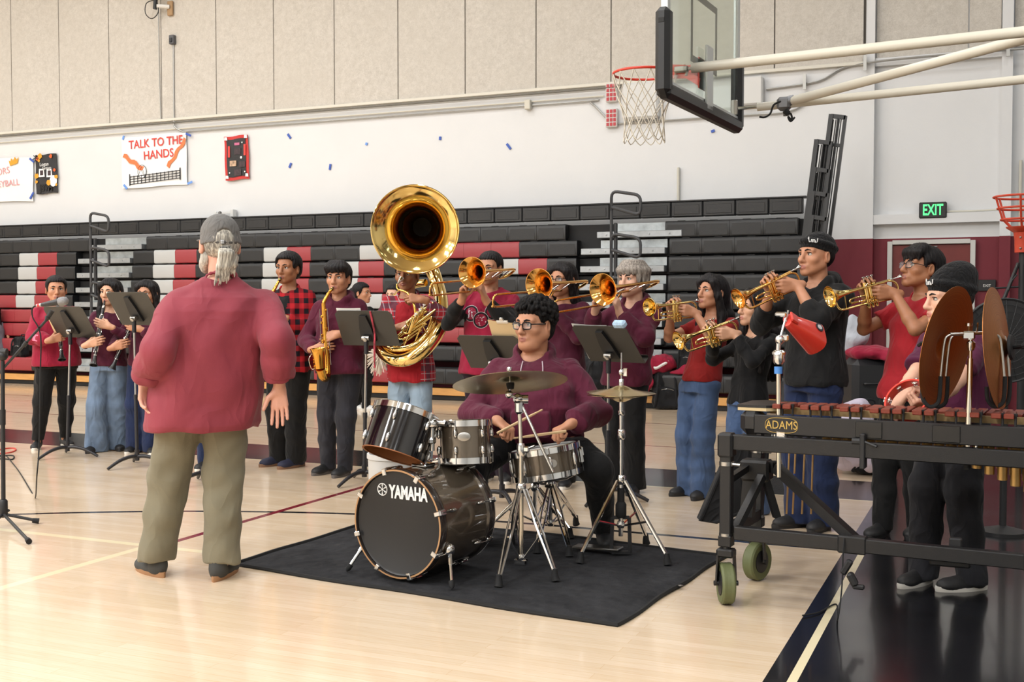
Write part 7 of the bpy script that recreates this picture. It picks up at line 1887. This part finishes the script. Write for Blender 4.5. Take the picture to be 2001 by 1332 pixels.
# ------------------------------------------------------------------ basketball hoop on its wall arms
NB_, FB_ = D(1296, 178, 7.26), D(1440, 250, 8.79)
u = (FB_ - NB_); u.z = 0; BW = u.length; u.normalize(); nrm = Vector((0, 0, 1)).cross(u).normalized()    # towards the court
if nrm.dot(RT) > 0: nrm = -nrm
zb = (NB_.z + FB_.z) / 2 - .02; ctr = (NB_ + FB_) / 2; ctr.z = 0
hp = thing('basketball_hoop', 'glass backboard and orange rim on long white wall pipes', 'hoop', (ctr.x, ctr.y, zb))
def BP(a, out, z): return u * a + nrm * out + Vector((0, 0, z))
BR3 = Matrix((u, nrm, Vector((0, 0, 1)))).transposed()
PAD = M('pad_black', '17181B', .42); GLS = M('board_glass', 'E2EEE8', .03, trans=1.0); ALF = M('frame_alu', 'C9CCCB', .35, .6); RIM = M('rim_red', 'D8402E', .35); NETM = M('net_cord', 'D8D2C4', .9); PIPE = M('pipe_cream', 'E4DFD0', .35)
hw = BW / 2; bh = 1.15
k = MB(); k.box(BP(0, 0, .08 + bh / 2), (BW - .1, .012, bh), 0, BR3); g_ = k.build('glass', GLS, hp, False)
k = MB()
for s_ in (-1, 1): k.box(BP(s_ * (hw - .04), 0, .05 + bh / 2), (.05, .05, bh), .004, BR3)
for z in (.07, bh + .05): k.box(BP(0, 0, z), (BW - .06, .05, .06), .004, BR3)
k.box(BP(0, -.04, .07 + .18), (.14, .02, .45), .004, BR3); k.build('frame', ALF, hp)
k = MB(); w_ = .05
for (a0_, a1_, z0, z1) in ((-.31, .31, .32, .37), (-.31, .31, .77, .82), (-.31, -.26, .32, .82), (.26, .31, .32, .82)): k.box(BP((a0_ + a1_) / 2, .0075, (z0 + z1) / 2), (a1_ - a0_, .002, z1 - z0), 0, BR3)
k.build('target_square', M('paint_white', 'E8EAE6', .5), g_, False)
def pad_piece(pts, name):
    k = MB(); 
    for i in range(len(pts) - 1): k.bar(pts[i], pts[i + 1], .075, .09, bev=.02)
    return k.build(name, PAD, hp)
k = MB(); k.box(BP(0, 0, .03), (BW + .03, .10, .11), .03, BR3)
for s_ in (-1, 1): k.box(BP(s_ * (hw - .012), 0, .28), (.11, .10, .56), .03, BR3)
k.build('edge_pad', PAD, hp)
k = MB(); k.box(BP(-hw - .026, -.0, .47), (.012, .028, .022), .004, BR3) ; k.box(BP(-hw - .045, 0, .47), (.003, .04, .03), .001, BR3); k.build('pad_slot', M('slot_black', '060607', .6), hp)
zr = .33; rc = BP(0, .45, zr)
k = MB(); k.tube([rc + Vector((.2286 * math.cos(a), .2286 * math.sin(a), 0)) for a in [2 * PI * i / 40 for i in range(40)]], .0095, 10, True); rm = k.build('rim', RIM, hp)
k = MB(); k.box(BP(0, .015, zr - .05), (.2, .012, .22), .004, BR3); k.prism([(-.1, 0), (.1, 0), (.075, .17), (-.075, .17)], .012, Matrix.Translation(BP(0, .0, zr + .004)) @ BR3.to_4x4())
for s_ in (-1, 1): k.bar(BP(s_ * .09, .01, zr - .12), BP(s_ * .08, .17, zr - .01), .012, .05)
k.bar(BP(-.09, .01, zr - .03), BP(-.16, .30, zr), .02, .05); k.bar(BP(.09, .01, zr - .03), BP(.16, .30, zr), .02, .05); k.build('rim_mount', RIM, hp)
def netp(a, v, jitter=0):
    r = .2286 - .075 * min(1, v * 1.6) + .012 * max(0, v - .6); return rc + Vector((r * math.cos(a) + .01 * math.sin(5 * v + a), r * math.sin(a), -.008 - .47 * v))
k = MB(); NN = 12
for i in range(NN):
    for sg in (-1, 1):
        pts = [netp(2 * PI * (i + sg * .5 * min(j, 5)) / NN, [0, .26, .44, .62, .80, .97][j]) for j in range(6)]
        k.tube(catmull(pts, 3), .0042, 5)
    a = 2 * PI * i / NN; k.tube(catmull([netp(a + .26, .97), netp(a, 1.05), netp(a - .26, .97)], 3), .0042, 5)
net = k.build('net', NETM, hp)
def wp(px, d_): return D(px[0], px[1], d_) - Vector((ctr.x, ctr.y, zb))
ex = lambda a, b, t_: a + (b - a) * t_
k = MB(); a, b_ = wp((1352, 133), 7.68), wp((2001, 62), 6.82); k.tube([a, ex(a, b_, 1.6)], .034, 14); k.build('upper_pipe', PIPE, hp)
k = MB(); k.tube([wp((1316, 140), 7.72), a], .012, 8); k.box(wp((1330, 136), 7.7), (.1, .05, .04), .008); k.tube([wp((1340, 140), 7.7), wp((1338, 148), 7.7)], .01, 8); k.build('pipe_joint', STEEL, hp)
k = MB(); a2, b2_ = wp((1480, 209), 8.62), wp((2001, 155), 7.88); k.tube([a2, ex(a2, b2_, 1.6)], .032, 14); k.build('lower_pipe', PIPE, hp)
k = MB(); k.tube([wp((1436, 212), 8.72), a2], .014, 8); k.box(wp((1436, 212), 8.74), (.06, .1, .12), .006); k.build('pipe_joint', STEEL, hp)
k = MB(); a3, b3_ = wp((1548, 197), 8.5), wp((2001, 76), 6.95); k.tube([a3, ex(a3, b3_, 1.35)], .034, 14); k.build('diagonal_pipe', PIPE, hp)
k = MB(); k.tube([wp((1526, 203), 8.54), wp((1552, 195), 8.5)], .042, 12); k.box(wp((1532, 203), 8.53), (.1, .09, .1), .02); k.tube([wp((1535, 208), 8.53), wp((1537, 226), 8.53)], .025, 10); k.build('pipe_clamp', M('casting_grey', '77777A', .45, .6), hp)
k = MB(); k.tube(catmull([wp((1526, 198), 8.5), wp((1512, 205), 8.5), wp((1505, 222), 8.5), wp((1494, 229), 8.5), wp((1484, 228), 8.5)], 5), .008, 6); k.tube(catmull([wp((1537, 222), 8.5), wp((1545, 222), 8.5), wp((1548, 235), 8.5), wp((1540, 228), 8.5), wp((1545, 237), 8.5), wp((1553, 229), 8.5)], 5), .008, 6); k.tube([wp((1533, 216), 8.5), wp((1541, 222), 8.5)], .022, 8); k.build('wiring', RUB, hp)
# ------------------------------------------------------------------ ball return funnel at the right edge
fb = D(1999, 500, 8.6); fb.z = 0; fn = thing('ball_return_machine', 'orange ring funnel on a black stand at the right edge', 'machine', fb); dF = depth(fb)
rz_ = lambda y: CAMH + (590 - y) / FOC * dF - .0
FO = M('funnel_orange', 'D24A30', .4)
for i, (y, r) in enumerate(((386, .215), (408, .185), (430, .16))):
    k = MB(); k.tube([(r * math.cos(a), r * math.sin(a), rz_(y)) for a in [2 * PI * j / 32 for j in range(32)]], .0085, 8, True); k.build('ring', FO, fn)
k = MB()
for j in range(6):
    a = 2 * PI * j / 6 + .4; k.tube([(.215 * math.cos(a), .215 * math.sin(a), rz_(386)), (.16 * math.cos(a), .16 * math.sin(a), rz_(430)), (.06 * math.cos(a), .06 * math.sin(a), rz_(455))], .008, 8)
k.build('rib', FO, fn)
k = MB(); k.lathe([(.06, rz_(494)), (.062, rz_(470)), (.07, rz_(455)), (.12, rz_(447)), (.125, rz_(444)), (.05, rz_(446))], None, 24); k.build('neck', FO, fn)
for (x, z) in ((-.02, 465), (-.02, 486)):
    k = MB(); k.ball((x, -.062, rz_(z)), .009, 6); k.build('bolt', STEEL, fn)
k = MB(); k.tube([(0, 0, .05), (0, 0, rz_(492))], .03, 14); k.build('post', MBK, fn)
for (x, y) in ((-.62, -.1), (.5, .3), (.3, -.5)):
    k = MB(); k.tube([(x * .05, y * .05, rz_(514)), (x, y, .02)], .014, 8); k.build('leg', MBK, fn)
k = MB(); k.tube([(-.2, -.03, rz_(563)), (0, 0, rz_(560))], .008, 6); k.tube([(-.1, -.06, rz_(567)), (-.08, -.06, rz_(550)), (-.04, -.05, rz_(537))], .006, 6); k.build('strut', MBK, fn)
# ------------------------------------------------------------------ round fan behind the cymbals
fc = D(1965, 665, 6.6); fa = thing('floor_fan', 'round black caged fan standing behind the right crash cymbal', 'fan', (fc.x, fc.y, 0))
zc = fc.z; ax = vdir(-.25, .95); k = MB(); RB = basis_z(ax).to_4x4(); RB.translation = (0, 0, zc)
k.X = RB
for r in (.05, .09, .13, .17, .21, .245): k.tube([(r * math.cos(a), r * math.sin(a), .05 * (1 - (r / .25) ** 2)) for a in [2 * PI * j / 40 for j in range(40)]], .002 if r < .24 else .007, 5, True)
for j in range(24): a = 2 * PI * j / 24; k.tube([(.04 * math.cos(a), .04 * math.sin(a), .05), (.17 * math.cos(a), .17 * math.sin(a), .03), (.245 * math.cos(a), .245 * math.sin(a), 0)], .0018, 5)
k.lathe([(.245, -.09), (.25, -.08), (.25, 0), (.245, .0)], None, 40); k.build('cage', MBK, fa)
k = MB(); k.X = RB; k.lathe([(.07, -.12), (.07, -.03), (.04, -.01), (0, -.01)], None, 20)
k.build('motor', MBK, fa)
for j in range(4):
    k = MB(); k.X = RB @ Matrix.Rotation(j * PI / 2 + .6, 4, 'Z'); k._add([(.05, -.02, -.03), (.2, -.07, -.05), (.215, .05, -.015), (.05, .03, -.01), (.05, -.02, -.033), (.2, -.07, -.053), (.215, .05, -.018), (.05, .03, -.013)], [(0, 1, 2, 3), (7, 6, 5, 4), (0, 4, 5, 1), (1, 5, 6, 2), (2, 6, 7, 3), (3, 7, 4, 0)]); k.build('blade', M('blade_grey', '55555A', .5), fa, False)
k = MB(); k.tube([(0, 0, .03), (0, 0, zc - .22)], .02, 12); k.tube([Vector((0, 0, zc - .24)), Vector((0, 0, zc)) - ax * .08], .018, 10); k.lathe([(.13, 0), (.13, .02), (.05, .04), (.02, .05)], None, 32); k.build('stand', MBK, fa)
# ------------------------------------------------------------------ bags and clothes by the bleachers
NY = fabric('bag_nylon', '17181B', .75, .2); 
def lump(name, label, cat, c, parts, m, seed=1, amp=.015, h=.012, wl=.15):
    S0 = Solid()
    for (p, r) in parts: S0.ell(p, r, .05)
    S0.cut((0, 0, .004), (0, 0, -1), .01)
    o = thing(name, label, cat, c); np_obj('cloth', S0.mesh(h, folds(seed, amp, wl)), m, o); return o
def backpack(label, c, rz=0.0, s=1.0, m=NY):
    o = thing('backpack', label, 'backpack', c, rz); S0 = Solid()
    S0.box((0, 0, .21 * s), (.16 * s, .1 * s, .21 * s), .08 * s, .03); S0.box((0, -.10 * s, .13 * s), (.13 * s, .05 * s, .12 * s), .04 * s, .03); S0.cut((0, 0, .004), (0, 0, -1), .01)
    np_obj('bag_body', S0.mesh(.011, folds(3, .008, .13)), m, o)
    k = MB(); k.tube(catmull([(-.04, .06, .40 * s), (-.03, .06, .46 * s), (.03, .06, .46 * s), (.04, .06, .40 * s)], 5), .009, 6); k.build('handle', m, o)
    for x in (-.09, .08): k = MB(); k.tube(catmull([(x * s, -.06 * s, .40 * s), (x * s * 1.1, -.15 * s, .33 * s), (x * s * 1.25, -.165 * s, .15 * s), (x * 1.5 * s, -.12 * s, .03)], 5), .014, 8); k.build('strap', m, o)
    k = MB(); k.tube(catmull([(-.12 * s, -.135 * s, .2 * s), (0, -.155 * s, .235 * s), (.12 * s, -.135 * s, .2 * s)], 5), .003, 5); k.build('zip', STEEL, o)
    return o
p = G(1302, 798); backpack('black backpack on the floor between the hoodie trombonist and jeans girl', (p.x, p.y - .02, 0), .35, 1.15)
p = D(1157, 760, depth(G(1157, 800))); p.z = 0; backpack('tall black backpack on the floor behind the drummer', (p.x, p.y - .05, 0), -.3, 1.6)
p = WY(15, 690, 13.72); backpack('dark backpack on the bleacher seat at the far left', (p.x, 14.0, .45), .2, .8)
p = WY(1282, 725, 13.85); o = lump('jacket', 'crimson jacket with white stripes heaped on the bleacher bench', 'jacket', (p.x, 13.98, .45), [((0, 0, .12), (.22, .16, .12)), ((-.12, -.12, .03), (.11, .12, .18)), ((-.16, -.2, -.08), (.10, .06, .14)), ((.08, 0, .17), (.14, .12, .08))], REDSW)
S0 = Solid(); S0.ell((-.14, -.19, -.1), (.12, .05, .16), .03); np_obj('sleeve', S0.mesh(.012, folds(8, .012, .12)), REDSW, o)
k = MB(); k.tube(catmull([(-.1, -.16, .14), (.0, -.17, .08), (.08, -.14, .12), (.16, -.11, .17)], 5), .02, 6); k.build('stripe', M('cloth_white', 'DCD8D6', .8), o)
p = WY(1336, 690, 13.85); o = lump('cap', 'crimson cap lying on the bench beside the jeans girl', 'cap', (p.x + .05, 13.98, .45), [((0, 0, .06), (.16, .13, .11)), ((-.13, -.05, .02), (.12, .08, .03))], REDSW, 5, .004)
p = WY(1330, 680, 13.95); backpack('black bag standing upright on the bleacher bench beside the red cap', (p.x + .12, 14.02, .45), -.2, .95)
# heap right of the beanie boy
CASE = M('case_black', '1C1D20', .5)
p = D(1690, 800, 9.4); p.z = 0; o = thing('instrument_case', 'tall black hard case standing behind the red polo boy', 'case', p, .4)
k = MB(); k.box((0, 0, .45), (.3, .35, .9), .05); k.build('case_body', CASE, o); k = MB(); k.box((0.19, 0, .42), (.05, .3, .8), .02); k.build('side_panel', M('case_grey', '55565A', .5), o); k = MB(); k.tube(catmull([(-.06, -.18, .7), (-.05, -.21, .7), (.05, -.21, .7), (.06, -.18, .7)], 4), .01, 6); k.build('handle', CASE, o)
tz = .9
lump('jacket', 'crimson and white jacket draped over the tall black case', 'jacket', p + Vector((.05, 0, tz)), [((0, 0, .05), (.22, .2, .06)), ((.16, -.16, .0), (.06, .06, .06)), ((.22, -.14, .03), (.08, .08, .05))], REDSW, 4)
o = lump('sweatshirt', 'light grey garment hanging behind the tall boy in the black beanie', 'garment', D(1664, 690, 9.5) * 1.0, [((0, 0, .12), (.07, .07, .2)), ((.06, .03, .18), (.09, .08, .12)), ((-.05, 0, .02), (.05, .05, .2))], fabric('cloth_pale_grey', 'B8BCC4'), 6)
p = D(1664, 812, 8.9); z_ = p.z; p.z = 0
o = lump('hoodie', 'pale lilac hoodie heaped on a black bag behind the marimba', 'hoodie', Vector((p.x, p.y, .0)), [((0, 0, .3), (.17, .16, .26)), ((.05, 0, .45), (.12, .12, .16)), ((.16, -.05, .2), (.1, .1, .18)), ((-.08, 0, .25), (.1, .12, .2))], fabric('cloth_lilac', 'C9BFD0'), 7, .018)
p = D(1703, 800, 9.0); p.z = 0; backpack('black backpack beside the pale lilac hoodie', p, .3, 1.25)
# pompom on the bleachers
o = thing('pompom', 'cream pompom seen between the lanyard stand and the sousaphone', 'pompom', pp_); k = MB(); rr = random.Random(9)
for i in range(150):
    v = Vector((rr.gauss(0, 1), rr.gauss(0, 1), rr.gauss(0, 1))).normalized(); L_ = rr.uniform(.12, .19); k.tube([v * .02, v * L_ * .6, v * L_ + Vector((0, 0, -.03))], [.005, .006, .003], 4)
k.build('streamers', M('pom_cream', 'DCCFC0', .5), o); k = MB(); k.tube([(0, 0, -.05), (0, 0, .05)], .018, 8); k.build('grip', M('pom_cream', 'DCCFC0', .5), o)
